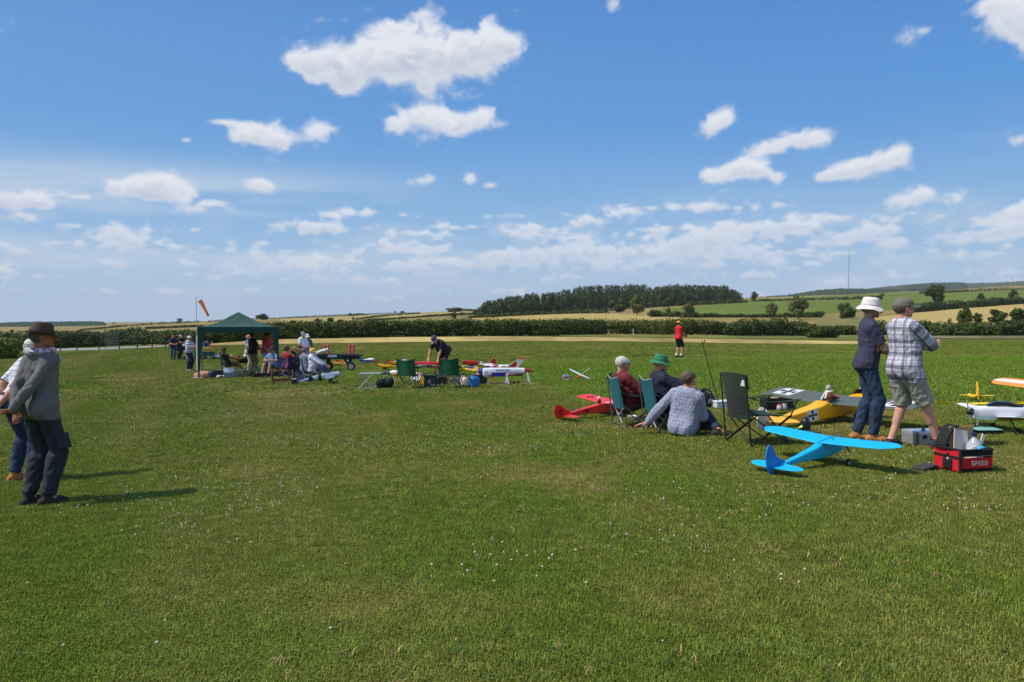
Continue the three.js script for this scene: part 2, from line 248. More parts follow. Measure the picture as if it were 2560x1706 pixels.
{
  const rs = [0]; for (let r = 0.6; r < 9200; r *= r < 130 ? 1.045 : 1.03) rs.push(r);
  const as = []; for (let a = -180; a < 180; a += Math.abs(a) < 42 ? 0.5 : 4) as.push(a * Math.PI / 180);
  const p = [], c = [], uv = [], ix = [];
  for (const r of rs) for (const a of as) {
    const x = r * Math.sin(a), z = -r * Math.cos(a), y = landY(x, z); p.push(x, y, z); uv.push(x / 1.6, z / 1.6);
    const px = CX + FOCAL * Math.tan(clamp(a, -0.75, 0.75)), far = smooth(104, 130, r * Math.cos(clamp(a, -0.75, 0.75)));
    const n = fbm(x * 0.01 + 3, z * 0.004 + 7, 4), strip = noise2(x * 0.02, z * 0.006);
    const wheat = [0.33, 0.27, 0.105].map((v, i) => mix(v, [0.16, 0.17, 0.06][i], smooth(0.4, 0.75, n) * 0.6) * (0.9 + 0.2 * strip)), gr = grassColour(x, z, 0.5), k = smooth(30, 70, r);
    c.push(...gr.map((v, i) => mix(mix(v * 0.72, v * 0.8, k), wheat[i], far)));
  }
  const n = as.length; for (let j = 0; j < rs.length - 1; j++) for (let i = 0; i < n; i++) { const a = j * n + i, b = j * n + (i + 1) % n, e = a + n, f = b + n; ix.push(a, f, b, a, e, f); }
  const g = new THREE.BufferGeometry(); g.setAttribute('position', new THREE.Float32BufferAttribute(p, 3)); g.setAttribute('color', new THREE.Float32BufferAttribute(c, 3)); g.setAttribute('uv', new THREE.Float32BufferAttribute(uv, 2)); g.setIndex(ix); g.computeVertexNormals();
  const N = 512, img = new Uint8Array(N * N * 4), r = rng(31);       // grain of thatch and clippings
  const wrapFbm = (x, y) => { const f = (X, Y) => fbm(X * 14, Y * 14, 4); const a = x, b = y; return mix(mix(f(a, b), f(a - 1, b), smooth(0.7, 1, a)), mix(f(a, b - 1), f(a - 1, b - 1), smooth(0.7, 1, a)), smooth(0.7, 1, b)); };
  for (let y = 0; y < N; y++) for (let x = 0; x < N; x++) { const v = 150 + 90 * (wrapFbm(x / N, y / N) - 0.5) + 110 * (r() - 0.5), i = (y * N + x) * 4; img[i] = clamp(v + 14 * (r() - 0.5) + 6, 0, 255); img[i + 1] = clamp(v, 0, 255); img[i + 2] = clamp(v - 8, 0, 255); img[i + 3] = 255; }
  const t = new THREE.DataTexture(img, N, N); t.colorSpace = THREE.SRGBColorSpace; t.wrapS = t.wrapT = THREE.RepeatWrapping; t.magFilter = THREE.LinearFilter; t.needsUpdate = true;
  const m = new THREE.MeshPhysicalMaterial({ vertexColors: true, map: t, roughness: 1, specularIntensity: 0.1 }); m.color.setRGB(2.6, 2.6, 2.6);
  const land = part('ground', g, m); tag(land, 'mown grass airfield that falls gently to a hedge and rises into farmland', null, null, 'structure');
}
// a field laid on the land between an upper and a lower line of the photograph
const along = (line, px) => { let i = 0; while (i < line.length - 2 && px > line[i + 1][0]) i++; return mix(line[i][1], line[i + 1][1], clamp((px - line[i][0]) / (line[i + 1][0] - line[i][0]))); };
function field(name, label, top, bot, colour, vary, lift, rows = 10, cols = 90, streak = 1) {
  const x0 = bot[0][0], x1 = bot[bot.length - 1][0], p = [], c = [], ix = [];
  for (let j = 0; j <= rows; j++) for (let i = 0; i <= cols; i++) {
    const px = mix(x0, x1, i / cols), wob = (fbm(i * 0.25, j * 0.1 + x0, 3) - 0.5) * 1.2, py = mix(along(bot, px), along(top, px), j / rows) + (j === 0 || j === rows ? wob : 0);
    const q = G(px, py, lift); p.push(...q); const n = fbm(q[0] * 0.06 * streak, q[2] * 0.02, 4), n2 = noise2(q[0] * 0.9, q[2] * 0.5);
    c.push(...colour.map((v, k) => v * (1 + (n - 0.5) * vary * 2 + (n2 - 0.5) * vary)));
  }
  for (let j = 0; j < rows; j++) for (let i = 0; i < cols; i++) { const a = j * (cols + 1) + i, b = a + 1, e = a + cols + 1, f = e + 1; ix.push(a, b, f, a, f, e); }
  const g = new THREE.BufferGeometry(); g.setAttribute('position', new THREE.Float32BufferAttribute(p, 3)); g.setAttribute('color', new THREE.Float32BufferAttribute(c, 3)); g.setIndex(ix); g.computeVertexNormals();
  return tag(part(name, g, VCland), label, null, null, 'structure');
}
field('stubble_strip', 'pale gold strip of cut hay along the foot of the hedge', [[330, 856], [480, 852], [640, 850], [850, 847], [1000, 844], [1280, 842], [1500, 844], [1700, 847], [2000, 852], [2330, 855]], [[330, 863], [480, 864], [640, 862], [850, 858], [1000, 856], [1280, 853], [1500, 854], [1700, 858], [2000, 862], [2330, 859]], [0.40, 0.295, 0.11], 0.6, 0.03, 8, 160, 2.2);
field('car_park', 'pale gravel car park behind the wire fence', [[120, 873], [250, 870], [420, 864]], [[120, 879], [250, 875], [420, 867]], [0.30, 0.29, 0.26], 0.12, 0.03, 4, 40);
field('meadow', 'rough grass verge below the hedge', [[640, 842], [1000, 838], [1280, 836], [1700, 838], [2300, 838]], [[640, 848], [1000, 842], [1280, 840], [1700, 845], [2300, 851]], [0.17, 0.17, 0.045], 0.4, 0.02, 5, 120, 3);
field('green_field', 'green pasture on the slope right of the wood', [[1640, 775], [1740, 766], [1880, 756], [2060, 752], [2180, 748], [2330, 738], [2560, 728]], [[1640, 783], [1740, 787], [1880, 790], [2000, 788], [2150, 780], [2250, 775], [2330, 765], [2560, 750]], [0.125, 0.170, 0.030], 0.14, 0.12, 14, 120);
field('green_field', 'narrow green pasture above the long field hedge', [[1890, 750], [2000, 744], [2150, 737], [2330, 728], [2560, 722]], [[1890, 754], [2000, 750], [2150, 746], [2330, 737], [2560, 727]], [0.125, 0.170, 0.032], 0.14, 0.16, 8, 60);
field('wheat_field', 'ripe wheat field at the right below the pasture', [[2184, 794], [2284, 784], [2430, 770], [2560, 760]], [[2184, 812], [2284, 808], [2381, 812], [2478, 808], [2560, 798]], [0.43, 0.315, 0.105], 0.10, 0.12, 8, 60);
field('wheat_field', 'ripe wheat field in front of the wood', [[1180, 793], [1358, 786], [1477, 783], [1567, 787], [1700, 793]], [[1180, 803], [1358, 803], [1477, 803], [1567, 803], [1700, 803]], [0.40, 0.30, 0.10], 0.12, 0.12, 6, 70);
field('wheat_field', 'pale wheat field on the long slope left of the wood', [[700, 797], [850, 792], [1000, 785], [1150, 780]], [[700, 808], [850, 803], [1000, 795], [1150, 788]], [0.34, 0.275, 0.10], 0.12, 0.12, 8, 60);
field('rough_field', 'dry olive pasture behind the bushes', [[2039, 797], [2110, 795], [2181, 793]], [[2039, 822], [2110, 822], [2181, 818]], [0.20, 0.18, 0.06], 0.2, 0.10, 6, 20);
field('soil_strip', 'strip of bare brown earth below the right hand bushes', [[2300, 841], [2420, 840], [2700, 838]], [[2300, 847], [2420, 847], [2700, 847]], [0.17, 0.145, 0.085], 0.5, 0.06, 4, 50, 4);

// ---------------------------------------------------------------- leaves: crowns are made of many small leaf sprays
function leafMass(lumps, count, size, colour, seed, vary = 0.35, fill = 0.55, tones = 0.36) {       // lumps: [x, y, z, rx, ry, rz]
  const r = rng(seed), vol = lumps.map((l) => (l[3] * l[4] * l[5]) ** (2 / 3)), tot = vol.reduce((a, b) => a + b, 0), P = [], C = [];
  const dot = new THREE.Vector3(), q = new THREE.Vector3(), t1 = new THREE.Vector3(), t2 = new THREE.Vector3();
  lumps.forEach((l, li) => {
    const n = Math.max(8, Math.round(count * vol[li] / tot)), tone = 1 - tones / 2 + tones * r();
    for (let i = 0; i < n; i++) {
      dot.set(r() * 2 - 1, r() * 2 - 1, r() * 2 - 1); if (dot.lengthSq() < 1e-4) continue; dot.normalize();
      const nn = noise3(dot.x * 2.2 + li * 7.3, dot.y * 2.2 + 3, dot.z * 2.2), rad = (0.78 + 0.45 * nn) * (1 - fill * r() ** 2.2);
      q.set(l[0] + dot.x * l[3] * rad, l[1] + dot.y * l[4] * rad, l[2] + dot.z * l[5] * rad);
      dot.set(dot.x / l[3], dot.y / l[4] + 0.25 / l[4], dot.z / l[5]).normalize(); dot.x += (r() - 0.5) * 1.3; dot.y += (r() - 0.5) * 1.3; dot.z += (r() - 0.5) * 1.3; dot.normalize();
      t1.set(r() - 0.5, r() - 0.5, r() - 0.5).cross(dot).normalize(); t2.crossVectors(dot, t1);
      const s = size * (0.6 + 0.8 * r()), w = s * (0.45 + 0.3 * r()), k = tone * (1 - vary + 2 * vary * r()), yel = (r() - 0.4) * 0.25;
      const v = [[-1, 0], [0.1, -w / s], [1, 0], [-0.1, w / s]].map(([a, b]) => [q.x + t1.x * a * s + t2.x * b * s, q.y + t1.y * a * s + t2.y * b * s, q.z + t1.z * a * s + t2.z * b * s]);
      P.push(...v[0], ...v[1], ...v[2], ...v[0], ...v[2], ...v[3]); for (let j = 0; j < 6; j++) C.push(colour[0] * k * (1 + yel), colour[1] * k, colour[2] * k * (1 - yel));
    }
  });
  const g = new THREE.BufferGeometry(); g.setAttribute('position', new THREE.Float32BufferAttribute(P, 3)); g.setAttribute('color', new THREE.Float32BufferAttribute(C, 3)); g.computeVertexNormals(); return g;
}
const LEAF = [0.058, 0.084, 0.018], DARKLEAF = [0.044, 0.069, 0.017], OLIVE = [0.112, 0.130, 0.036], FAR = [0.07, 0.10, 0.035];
const BARK = M(0.09, 0.07, 0.05, 0.95);
let leafSeed = 100;
// a tree standing at the point of land seen at (px, base row), its crown as tall and wide as in the photograph
function tree(label, px, base, top, width, colour = LEAF, { n = 900, round = 0.5, clear = 0.16, kind = 'tree', group, category = 'tree' } = {}) {
  const p = G(px, base), k = 1 / ppm(p), Hh = (base - top) * k, W = width * k, r = rng(leafSeed += 7), o = thing(kind, label, category, p, [0, 1], group);
  const lumps = [], c0 = Hh * clear, ch = Hh - c0;
  for (let i = 0; i < 11; i++) { const t = (i + 0.5) / 11, y = c0 + ch * (0.12 + 0.76 * t), prof = Math.sin(Math.PI * clamp(0.12 + t * 0.8)) ** round, a = r() * 6.28, m = W / 2 * prof * 0.55 * Math.sqrt(r()); lumps.push([Math.cos(a) * m, y, Math.sin(a) * m, W / 2 * (0.42 + 0.2 * r()) * prof, ch * (0.17 + 0.07 * r()), W / 2 * (0.42 + 0.2 * r()) * prof]); }
  const limbs = [tube([0, -0.1, 0], [0.02 * W, c0 + ch * 0.45, 0], Hh * 0.022 + 0.04, Hh * 0.012 + 0.02, 7)];
  for (let i = 0; i < 5; i++) { const l = lumps[2 + i * 2]; limbs.push(tube([0, c0 + ch * (0.05 + 0.06 * i), 0], [l[0], l[1], l[2]], Hh * 0.009 + 0.02, 0.02, 5)); }
  part('trunk', limbs, BARK, o); part('crown', leafMass(lumps, n, Math.max(0.1, W * 0.05 + 0.05), colour, leafSeed), VCleaf, o); return o;
}
// a hedge or row of bushes along a line of the photograph: [px, base row, top row]
function hedge(label, line, thick, colour, { n = 3000, step = 0.8, name = 'hedge', category = 'hedge', leaf, ragged = 0.25, group, stems = true } = {}) {
  const r = rng(leafSeed += 13), pts = [], lumps = []; let origin;
  for (let i = 0; i < line.length; i++) pts.push([G(line[i][0], line[i][1]), line[i]]);
  origin = pts[0][0]; const o = thing(name, label, category, origin, [0, 1], group), sticks = [];
  for (let i = 0; i < pts.length - 1; i++) {
    const [A, a] = pts[i], [B, b] = pts[i + 1], len = Math.hypot(B[0] - A[0], B[2] - A[2]), m = Math.max(2, Math.ceil(len / (step * thick)));
    for (let j = 0; j < m; j++) {
      const t = (j + r() * 0.6) / m, x = mix(A[0], B[0], t), z = mix(A[2], B[2], t), y = landY(x, z), hA = (a[1] - a[2]) / ppm(A), hB = (b[1] - b[2]) / ppm(B), h = mix(hA, hB, t) * (1 - ragged / 2 + ragged * r()), dz = (r() - 0.5) * thick * 0.4;
      lumps.push([x - origin[0], y - origin[1] + h * 0.62, z - origin[2] + dz, thick * (0.6 + 0.3 * r()), h * 0.40, thick * 0.55], [x - origin[0] + (r() - 0.5) * thick * 0.5, y - origin[1] + h * 0.28, z - origin[2] + dz, thick * (0.65 + 0.2 * r()), h * 0.33, thick * 0.55]);
      if (j % 2 === 0) sticks.push(tube([x - origin[0], y - origin[1] - 0.05, z - origin[2]], [x - origin[0] + (r() - 0.5) * 0.4, y - origin[1] + h * 0.7, z - origin[2]], 0.035 * Math.max(1, thick / 2), 0.02, 4));
    }
  }
  part('foliage', leafMass(lumps, n, leaf ?? Math.max(0.12, thick * 0.09), colour, leafSeed, 0.35), VCleaf, o);
  if (stems && sticks.length) part('stems', sticks, BARK, o).userData.kind = 'stuff';
  return o;
}
// hedges nearest first
hedge('long clipped dark hedge across the middle behind the hay strip', [[636, 849, 808], [800, 846, 802], [950, 843, 799], [1100, 841, 799], [1280, 840, 798], [1400, 840, 797]], 2.2, LEAF, { n: 52000, leaf: 0.13, ragged: 0.08, step: 0.55 });
hedge('dark hedge behind the man in the red shirt', [[1400, 838, 797], [1500, 836, 798], [1600, 836, 799], [1700, 838, 797], [1790, 838, 800]], 2.4, LEAF, { n: 34000, leaf: 0.13, ragged: 0.14, step: 0.6 });
hedge('dark hedge seen through the green gazebo', [[478, 862, 830], [540, 858, 824], [640, 851, 812]], 2.2, LEAF, { n: 13000, leaf: 0.15, ragged: 0.15 });
hedge('dense hedge behind the slatted panel at the left', [[80, 872, 832], [150, 870, 829], [210, 868, 826], [270, 866, 828]], 2.6, DARKLEAF, { n: 14000, leaf: 0.15, ragged: 0.2 });
hedge('tall round hedge clump between two gaps at the left', [[285, 864, 824], [310, 863, 821], [330, 862, 821], [352, 862, 825]], 2.8, DARKLEAF, { n: 8000, leaf: 0.15, ragged: 0.15 });
hedge('low hedge behind the fence left of the windsock pole', [[362, 862, 830], [400, 861, 828], [440, 861, 826], [482, 861, 826]], 2.4, LEAF, { n: 9000, leaf: 0.15, ragged: 0.12 });
hedge('hedge behind the brown hat at the left edge', [[-60, 874, 830], [0, 873, 832], [50, 872, 832], [85, 872, 834]], 2.6, LEAF, { n: 9000, leaf: 0.15 });
{
  const o = hedge('rounded yellow green bush with brown foot at the left edge', [[-30, 898, 846], [5, 897, 843], [36, 895, 852]], 1.5, [0.13, 0.17, 0.03], { n: 5000, leaf: 0.09, name: 'bush', category: 'bush', ragged: 0.2 });
  void o;
}
const bushes = (label, line, n, thick = 2.4, colour = LEAF) => hedge(label, line, thick, colour, { n, name: 'bush', category: 'bush', leaf: 0.17, ragged: 0.35 });
bushes('rounded bush left of the gap, end of the red shirt hedge', [[1796, 838, 804], [1822, 838, 806]], 3000);
bushes('high bushy hedge left of the man in the white hat', [[1832, 840, 800], [1890, 840, 797], [1940, 840, 796], [1990, 840, 802], [2030, 841, 808]], 12000, 2.8);
bushes('low round bush right of the high bushy hedge', [[2046, 845, 815], [2084, 845, 817]], 3500, 2.2);
bushes('bush just left of the navy shirt', [[2094, 838, 812], [2128, 838, 812]], 2800, 2.4);
bushes('bush between the two standing men', [[2180, 838, 804], [2260, 839, 808]], 4500, 2.4);
bushes('dark bushes right of the plaid shirt', [[2280, 840, 802], [2320, 840, 800], [2362, 840, 806]], 5500, 2.6);
bushes('wide clump of bushes below the wheat at the right', [[2384, 840, 812], [2440, 840, 807], [2484, 840, 812]], 6000, 2.6);
bushes('dark bush at the right edge below the wheat', [[2508, 840, 806], [2570, 840, 800], [2640, 840, 800]], 5500, 2.6, DARKLEAF);
// hedgerows between the far fields
const row = (label, line, n, colour = DARKLEAF, thick = 3) => hedge(label, line, thick, colour, { n, name: 'field_hedge', category: 'hedge', leaf: 0.55, ragged: 0.5, stems: false });
row('field hedge along the ridge left of the wood', [[520, 806, 801], [640, 799, 795], [760, 795, 791], [880, 790, 786], [1000, 784, 780], [1190, 779, 774]], 5200);
row('field hedge that climbs aslant to the ridge', [[893, 800, 796], [966, 791, 787], [1048, 785, 780]], 1600);
row('lower field hedge below the aslant one', [[925, 802, 798], [1021, 796, 792], [1130, 789, 784], [1197, 787, 782]], 2400);
row('field hedge on the left hand slope above the gazebo', [[365, 823, 818], [440, 820, 815], [505, 817, 812]], 1500);
row('dark hedge rising along the far slope at the left', [[205, 826, 822], [300, 818, 813], [400, 811, 806], [500, 806, 802]], 2600);
row('hedge along the foot of the wood', [[1180, 796, 790], [1260, 792, 784], [1340, 788, 780], [1430, 785, 777], [1520, 784, 773]], 4200, LEAF);
row('hedge between the wood and the green pasture', [[1600, 772, 765], [1690, 766, 757], [1780, 762, 753], [1870, 757, 749]], 2800, LEAF);
row('hedge between the two green pastures', [[1880, 755, 749], [2000, 752, 746], [2100, 750, 743], [2200, 747, 738]], 2600);
row('bushy hedge along the bottom of the green pasture', [[1640, 793, 778], [1720, 794, 782], [1800, 794, 786], [1900, 794, 786], [2060, 794, 780]], 4800, LEAF, 3);
row('thick hedge above the wheat field at the right', [[2270, 782, 762], [2340, 776, 756], [2430, 770, 752], [2560, 760, 742]], 9000, DARKLEAF, 4.5);
row('hedge on the skyline of the right hand pasture', [[2300, 735, 728], [2420, 730, 723], [2560, 725, 718]], 3000);
// single trees
const T = [
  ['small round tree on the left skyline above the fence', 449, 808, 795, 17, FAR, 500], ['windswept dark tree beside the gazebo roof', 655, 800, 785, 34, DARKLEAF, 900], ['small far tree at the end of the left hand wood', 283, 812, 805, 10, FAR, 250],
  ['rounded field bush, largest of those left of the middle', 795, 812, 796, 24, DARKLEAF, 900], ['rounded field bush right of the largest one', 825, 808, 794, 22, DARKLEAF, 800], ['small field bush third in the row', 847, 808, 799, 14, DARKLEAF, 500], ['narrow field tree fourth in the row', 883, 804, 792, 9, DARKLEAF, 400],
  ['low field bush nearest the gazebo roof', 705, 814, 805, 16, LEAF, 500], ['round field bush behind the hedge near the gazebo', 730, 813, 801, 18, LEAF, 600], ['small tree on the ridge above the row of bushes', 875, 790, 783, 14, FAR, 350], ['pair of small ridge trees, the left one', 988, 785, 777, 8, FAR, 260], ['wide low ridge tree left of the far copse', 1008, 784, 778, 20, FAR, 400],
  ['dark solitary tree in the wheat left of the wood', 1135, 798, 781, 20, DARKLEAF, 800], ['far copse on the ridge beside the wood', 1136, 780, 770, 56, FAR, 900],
  ['olive tree that stands before the middle of the wood', 1593, 789, 740, 48, OLIVE, 2600], ['spreading bush at the left of the olive tree', 1545, 781, 747, 46, LEAF, 2000], ['leafy tree in front of the wood above the red shirt', 1721, 795, 754, 36, OLIVE, 2000], ['bright round tree in the right part of the wood', 1660, 772, 732, 38, LEAF, 1600], ['low bush right of the olive tree', 1632, 793, 774, 36, LEAF, 900], ['small bush between olive tree and leafy tree', 1671, 792, 769, 18, LEAF, 700],
  ['round dark tree on the skyline right of the wood', 1886, 754, 729, 22, DARKLEAF, 900], ['broad tree in the green pasture, left of the tall one', 1932, 796, 758, 38, OLIVE, 1900], ['tall full tree in the middle of the green pasture', 1995, 799, 742, 50, OLIVE, 3000], ['twin leaning trees left of the white hat', 2116, 797, 758, 56, LEAF, 2200],
  ['dark round tree just above the grey cap brim', 2339, 762, 714, 52, DARKLEAF, 2600], ['small tree behind the white hat', 2204, 752, 732, 18, LEAF, 500], ['little tree in the right hand pasture', 2452, 752, 733, 22, LEAF, 700], ['round tree near the right edge of the pasture', 2533, 747, 724, 26, DARKLEAF, 900],
  ['bushy tree in front of the wheat, right of the plaid shirt', 2412, 815, 771, 42, LEAF, 2200], ['low tree between the two wheat trees', 2446, 812, 783, 30, LEAF, 1200], ['round tree in front of the wheat near the right edge', 2491, 810, 774, 46, LEAF, 2200], ['dark tree at the right edge of the wheat', 2545, 812, 772, 50, DARKLEAF, 2400], ['thin sapling in front of the wheat', 2375, 815, 794, 12, OLIVE, 350],
  ['small shrub on the far left field', 30, 832, 824, 14, LEAF, 300],
];
for (const [label, px, base, top, w, c, n] of T) tree(label, px, base, top, w, c, { n, group: 'single trees in the fields', clear: w > (base - top) * 1.2 ? 0.02 : 0.12 });
{ // the wood: one dark mass of crowns
  const r = rng(9), lumps = [], topL = [[1196, 776], [1216, 756], [1269, 745], [1329, 737], [1388, 734], [1448, 720], [1522, 717], [1596, 715], [1632, 722], [1686, 715], [1760, 717], [1814, 718], [1848, 736]], botL = [[1190, 792], [1340, 786], [1507, 780], [1580, 774], [1656, 768], [1775, 760], [1850, 754]], O = G(1500, 782), trunks = [];
  for (let k = 0; k < 4; k++) for (let px = 1194; px < 1848; px += 10) {
    const q = px + (r() - 0.5) * 9, b = along(botL, q) - k * 1.2, t = along(topL, q), p = G(q, b), z = p[2] * (1 + 0.03 * k), x = p[0] * (1 + 0.03 * k), y = landY(x, z), s = -z / FOCAL, h = Math.max(3, (b - t) * s * (k === 0 ? 0.55 + 0.3 * r() : k === 1 ? 0.8 + 0.1 * r() : 0.93 + 0.1 * r())), w = 7 * s + 5 * s * r();
    for (let j = 0; j < 3; j++) lumps.push([x - O[0] + (r() - 0.5) * w * 0.6, y - O[1] + h * (0.30 + 0.25 * j), z - O[2] + (r() - 0.5) * 3, w * (1.0 - 0.14 * j), h * 0.26, w]);
    if (k === 0) trunks.push(tube([x - O[0], y - O[1], z - O[2]], [x - O[0], y - O[1] + h * 0.6, z - O[2]], 0.2, 0.12, 5));
  }
  const o = thing('woodland', 'dense dark wood on the rise right of the middle', 'wood', O); o.userData.kind = 'stuff';
  part('crowns', leafMass(lumps, 110000, 0.62, [0.046, 0.070, 0.018], 41, 0.4, 0.35, 0.7), VCleaf, o); part('trunks', trunks, BARK, o).userData.kind = 'stuff';
}
// far woods and hills that fade into the air
function farRidge(name, label, d, top, base, colour, kind, rough, seed) {
  const n = 220, x0 = top[0][0], x1 = top[top.length - 1][0], p = [], c = [], ix = [], r = rng(seed);
  for (let i = 0; i <= n; i++) {
    const px = mix(x0, x1, i / n), ends = smooth(0, 0.03, i / n) * smooth(1, 0.97, i / n), tp = along(top, px) + (fbm(i * 0.45 + seed, seed, 3) - 0.5) * rough, bs = along(base, px);
    for (let j = 0; j <= 4; j++) { const py = mix(bs + 6, mix(bs, tp, ends), Math.sin(j / 4 * Math.PI / 2)), dd = d * (1 + 0.10 * (1 - Math.cos(j / 4 * Math.PI / 2))), v = pixelDir(px, py); p.push(v[0] / -v[2] * dd, EYE + v[1] / -v[2] * dd, -dd); const k = 0.75 + 0.5 * fbm(i * 0.3 + seed * 3, j * 0.8, 3); c.push(...colour.map((q) => q * k)); }
    { const v = pixelDir(px, bs + 12), dd = d * 1.5; p.push(v[0] / -v[2] * dd, EYE + v[1] / -v[2] * dd, -dd); c.push(...colour); }
  }
  for (let i = 0; i < n; i++) for (let j = 0; j < 5; j++) { const a = i * 6 + j; ix.push(a, a + 6, a + 7, a, a + 7, a + 1); }
  const g = new THREE.BufferGeometry(); g.setAttribute('position', new THREE.Float32BufferAttribute(p, 3)); g.setAttribute('color', new THREE.Float32BufferAttribute(c, 3)); g.setIndex(ix); g.computeVertexNormals();
  return tag(part(name, g, VCland), label, null, null, kind);
}
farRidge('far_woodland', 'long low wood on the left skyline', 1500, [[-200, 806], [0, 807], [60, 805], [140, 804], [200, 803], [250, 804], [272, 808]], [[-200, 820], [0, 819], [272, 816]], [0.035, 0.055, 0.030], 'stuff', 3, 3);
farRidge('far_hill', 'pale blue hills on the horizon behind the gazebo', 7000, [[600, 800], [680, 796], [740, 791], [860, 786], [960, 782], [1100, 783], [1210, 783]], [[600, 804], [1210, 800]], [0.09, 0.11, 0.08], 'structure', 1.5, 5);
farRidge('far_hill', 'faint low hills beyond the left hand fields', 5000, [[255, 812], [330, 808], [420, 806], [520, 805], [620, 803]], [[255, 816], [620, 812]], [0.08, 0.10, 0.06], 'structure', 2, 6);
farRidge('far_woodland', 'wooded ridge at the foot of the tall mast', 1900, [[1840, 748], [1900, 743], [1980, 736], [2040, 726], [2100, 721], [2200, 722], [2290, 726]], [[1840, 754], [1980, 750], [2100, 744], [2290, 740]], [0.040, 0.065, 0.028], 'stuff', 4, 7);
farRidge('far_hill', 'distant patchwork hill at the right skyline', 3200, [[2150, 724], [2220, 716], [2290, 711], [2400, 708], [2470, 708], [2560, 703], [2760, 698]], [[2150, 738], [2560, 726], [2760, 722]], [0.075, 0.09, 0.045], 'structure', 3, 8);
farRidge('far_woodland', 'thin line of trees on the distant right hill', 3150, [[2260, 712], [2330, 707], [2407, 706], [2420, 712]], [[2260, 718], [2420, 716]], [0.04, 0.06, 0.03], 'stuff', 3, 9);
scene.fog = new THREE.FogExp2(new THREE.Color().setRGB(0.80, 0.89, 1.0), 0.00006);

// ---------------------------------------------------------------- turf: tufts of real blades near the camera, wider tufts further out, clover heads among them
function tuftGeometry(blades, spread, len, wid, seed) {
  const r = rng(seed), P = [], C = [];
  for (let i = 0; i < blades; i++) {
    const a = r() * 6.283, m = spread * Math.sqrt(r()), x = Math.cos(a) * m, z = Math.sin(a) * m, b = r() * 6.283, h = len * (0.45 + 0.75 * r()), lean = h * (0.25 + 0.9 * r()), w = wid * (0.6 + 0.7 * r()), cx = Math.cos(b), cz = Math.sin(b), sx = -cz * w / 2, sz = cx * w / 2;
    const mid = [x + cx * lean * 0.35, h * 0.62, z + cz * lean * 0.35], tip = [x + cx * lean, h * (0.95 - 0.35 * r()), z + cz * lean], k = 0.72 + 0.56 * r(), straw = r() < 0.22 ? 1 : 0;
    P.push(x - sx, -0.01, z - sz, x + sx, -0.01, z + sz, mid[0] + sx * 0.8, mid[1], mid[2] + sz * 0.8, x - sx, -0.01, z - sz, mid[0] + sx * 0.8, mid[1], mid[2] + sz * 0.8, mid[0] - sx * 0.8, mid[1], mid[2] - sz * 0.8, mid[0] - sx * 0.8, mid[1], mid[2] - sz * 0.8, mid[0] + sx * 0.8, mid[1], mid[2] + sz * 0.8, ...tip);
    for (let j = 0; j < 9; j++) C.push(k * (straw ? 1.75 : 1), k * (straw ? 1.2 : 1), k * (straw ? 1.5 : 1));
  }
  const g = new THREE.BufferGeometry(); g.setAttribute('position', new THREE.Float32BufferAttribute(P, 3)); g.setAttribute('color', new THREE.Float32BufferAttribute(C, 3)); g.computeVertexNormals(); return g;
}
const bladeMat = new THREE.MeshPhysicalMaterial({ vertexColors: true, roughness: 0.8, specularIntensity: 0.3, side: THREE.DoubleSide });
function turfField(name, label, geo, d0, d1, step, hgt, test, seed, gain = 1) {
  const r = rng(seed), put = [], tan = 0.74;
  for (let d = d0; d < d1; d += step) for (let x = -d * tan - 0.6; x < d * tan + 0.6; x += step) {
    const X = x + (r() - 0.5) * step * 1.1, Z = -d + (r() - 0.5) * step * 1.1, k = test(X, Z); if (r() < k) put.push(X, Z, r(), r(), k);
  }
  const n = put.length / 5, im = new THREE.InstancedMesh(geo, bladeMat, n), m = new THREE.Matrix4(), q = new THREE.Quaternion(), up = new THREE.Vector3(0, 1, 0), s = new THREE.Vector3(), p = new THREE.Vector3(), c = new THREE.Color();
  for (let i = 0; i < n; i++) {
    const [x, z, a, b] = put.slice(i * 5, i * 5 + 4), [dry] = turf(x, z), h = hgt(x, z) * (0.7 + 0.6 * b) * (1 - 0.35 * dry);
    p.set(x, landY(x, z), z); q.setFromAxisAngle(up, a * 6.283); s.set(0.9 + 0.3 * b, h, 0.9 + 0.3 * b); im.setMatrixAt(i, m.compose(p, q, s));
    const g = grassColour(x, z, (a + b) / 2); c.setRGB(g[0] * gain, g[1] * gain, g[2] * gain); im.setColorAt(i, c);
  }
  im.name = numbered(name); tag(im, label, null, null, 'stuff'); scene.add(im); return im;
}
turfField('short_grass', 'short mown turf in the foreground', tuftGeometry(72, 0.065, 0.028, 0.0032, 1), 2.6, 9, 0.062, () => 1, () => 1, 11, 1.25);
turfField('short_grass', 'short mown turf a few steps away', tuftGeometry(60, 0.11, 0.030, 0.0052, 2), 9, 20, 0.125, (x, z) => 1 - 0.9 * wildness(x, z), () => 1, 12, 1.25);
turfField('short_grass', 'short mown turf in the middle distance', tuftGeometry(40, 0.22, 0.040, 0.014, 3), 20, 48, 0.27, (x, z) => 1 - 0.9 * wildness(x, z), () => 1, 13, 1.25);
turfField('short_grass', 'short mown turf of the distant flying strip', tuftGeometry(40, 0.42, 0.045, 0.03, 6), 48, 80, 0.55, (x, z) => smooth(82, 74, -z), () => 1, 15, 1.25);
turfField('long_grass', 'fresh longer grass in the unmown strip behind the models', tuftGeometry(44, 0.14, 0.060, 0.008, 4), 11, 40, 0.17, (x, z) => wildness(x, z), (x, z) => 0.35 + 1.0 * fbm(x * 0.7, z * 0.7, 3), 14, 1.25);
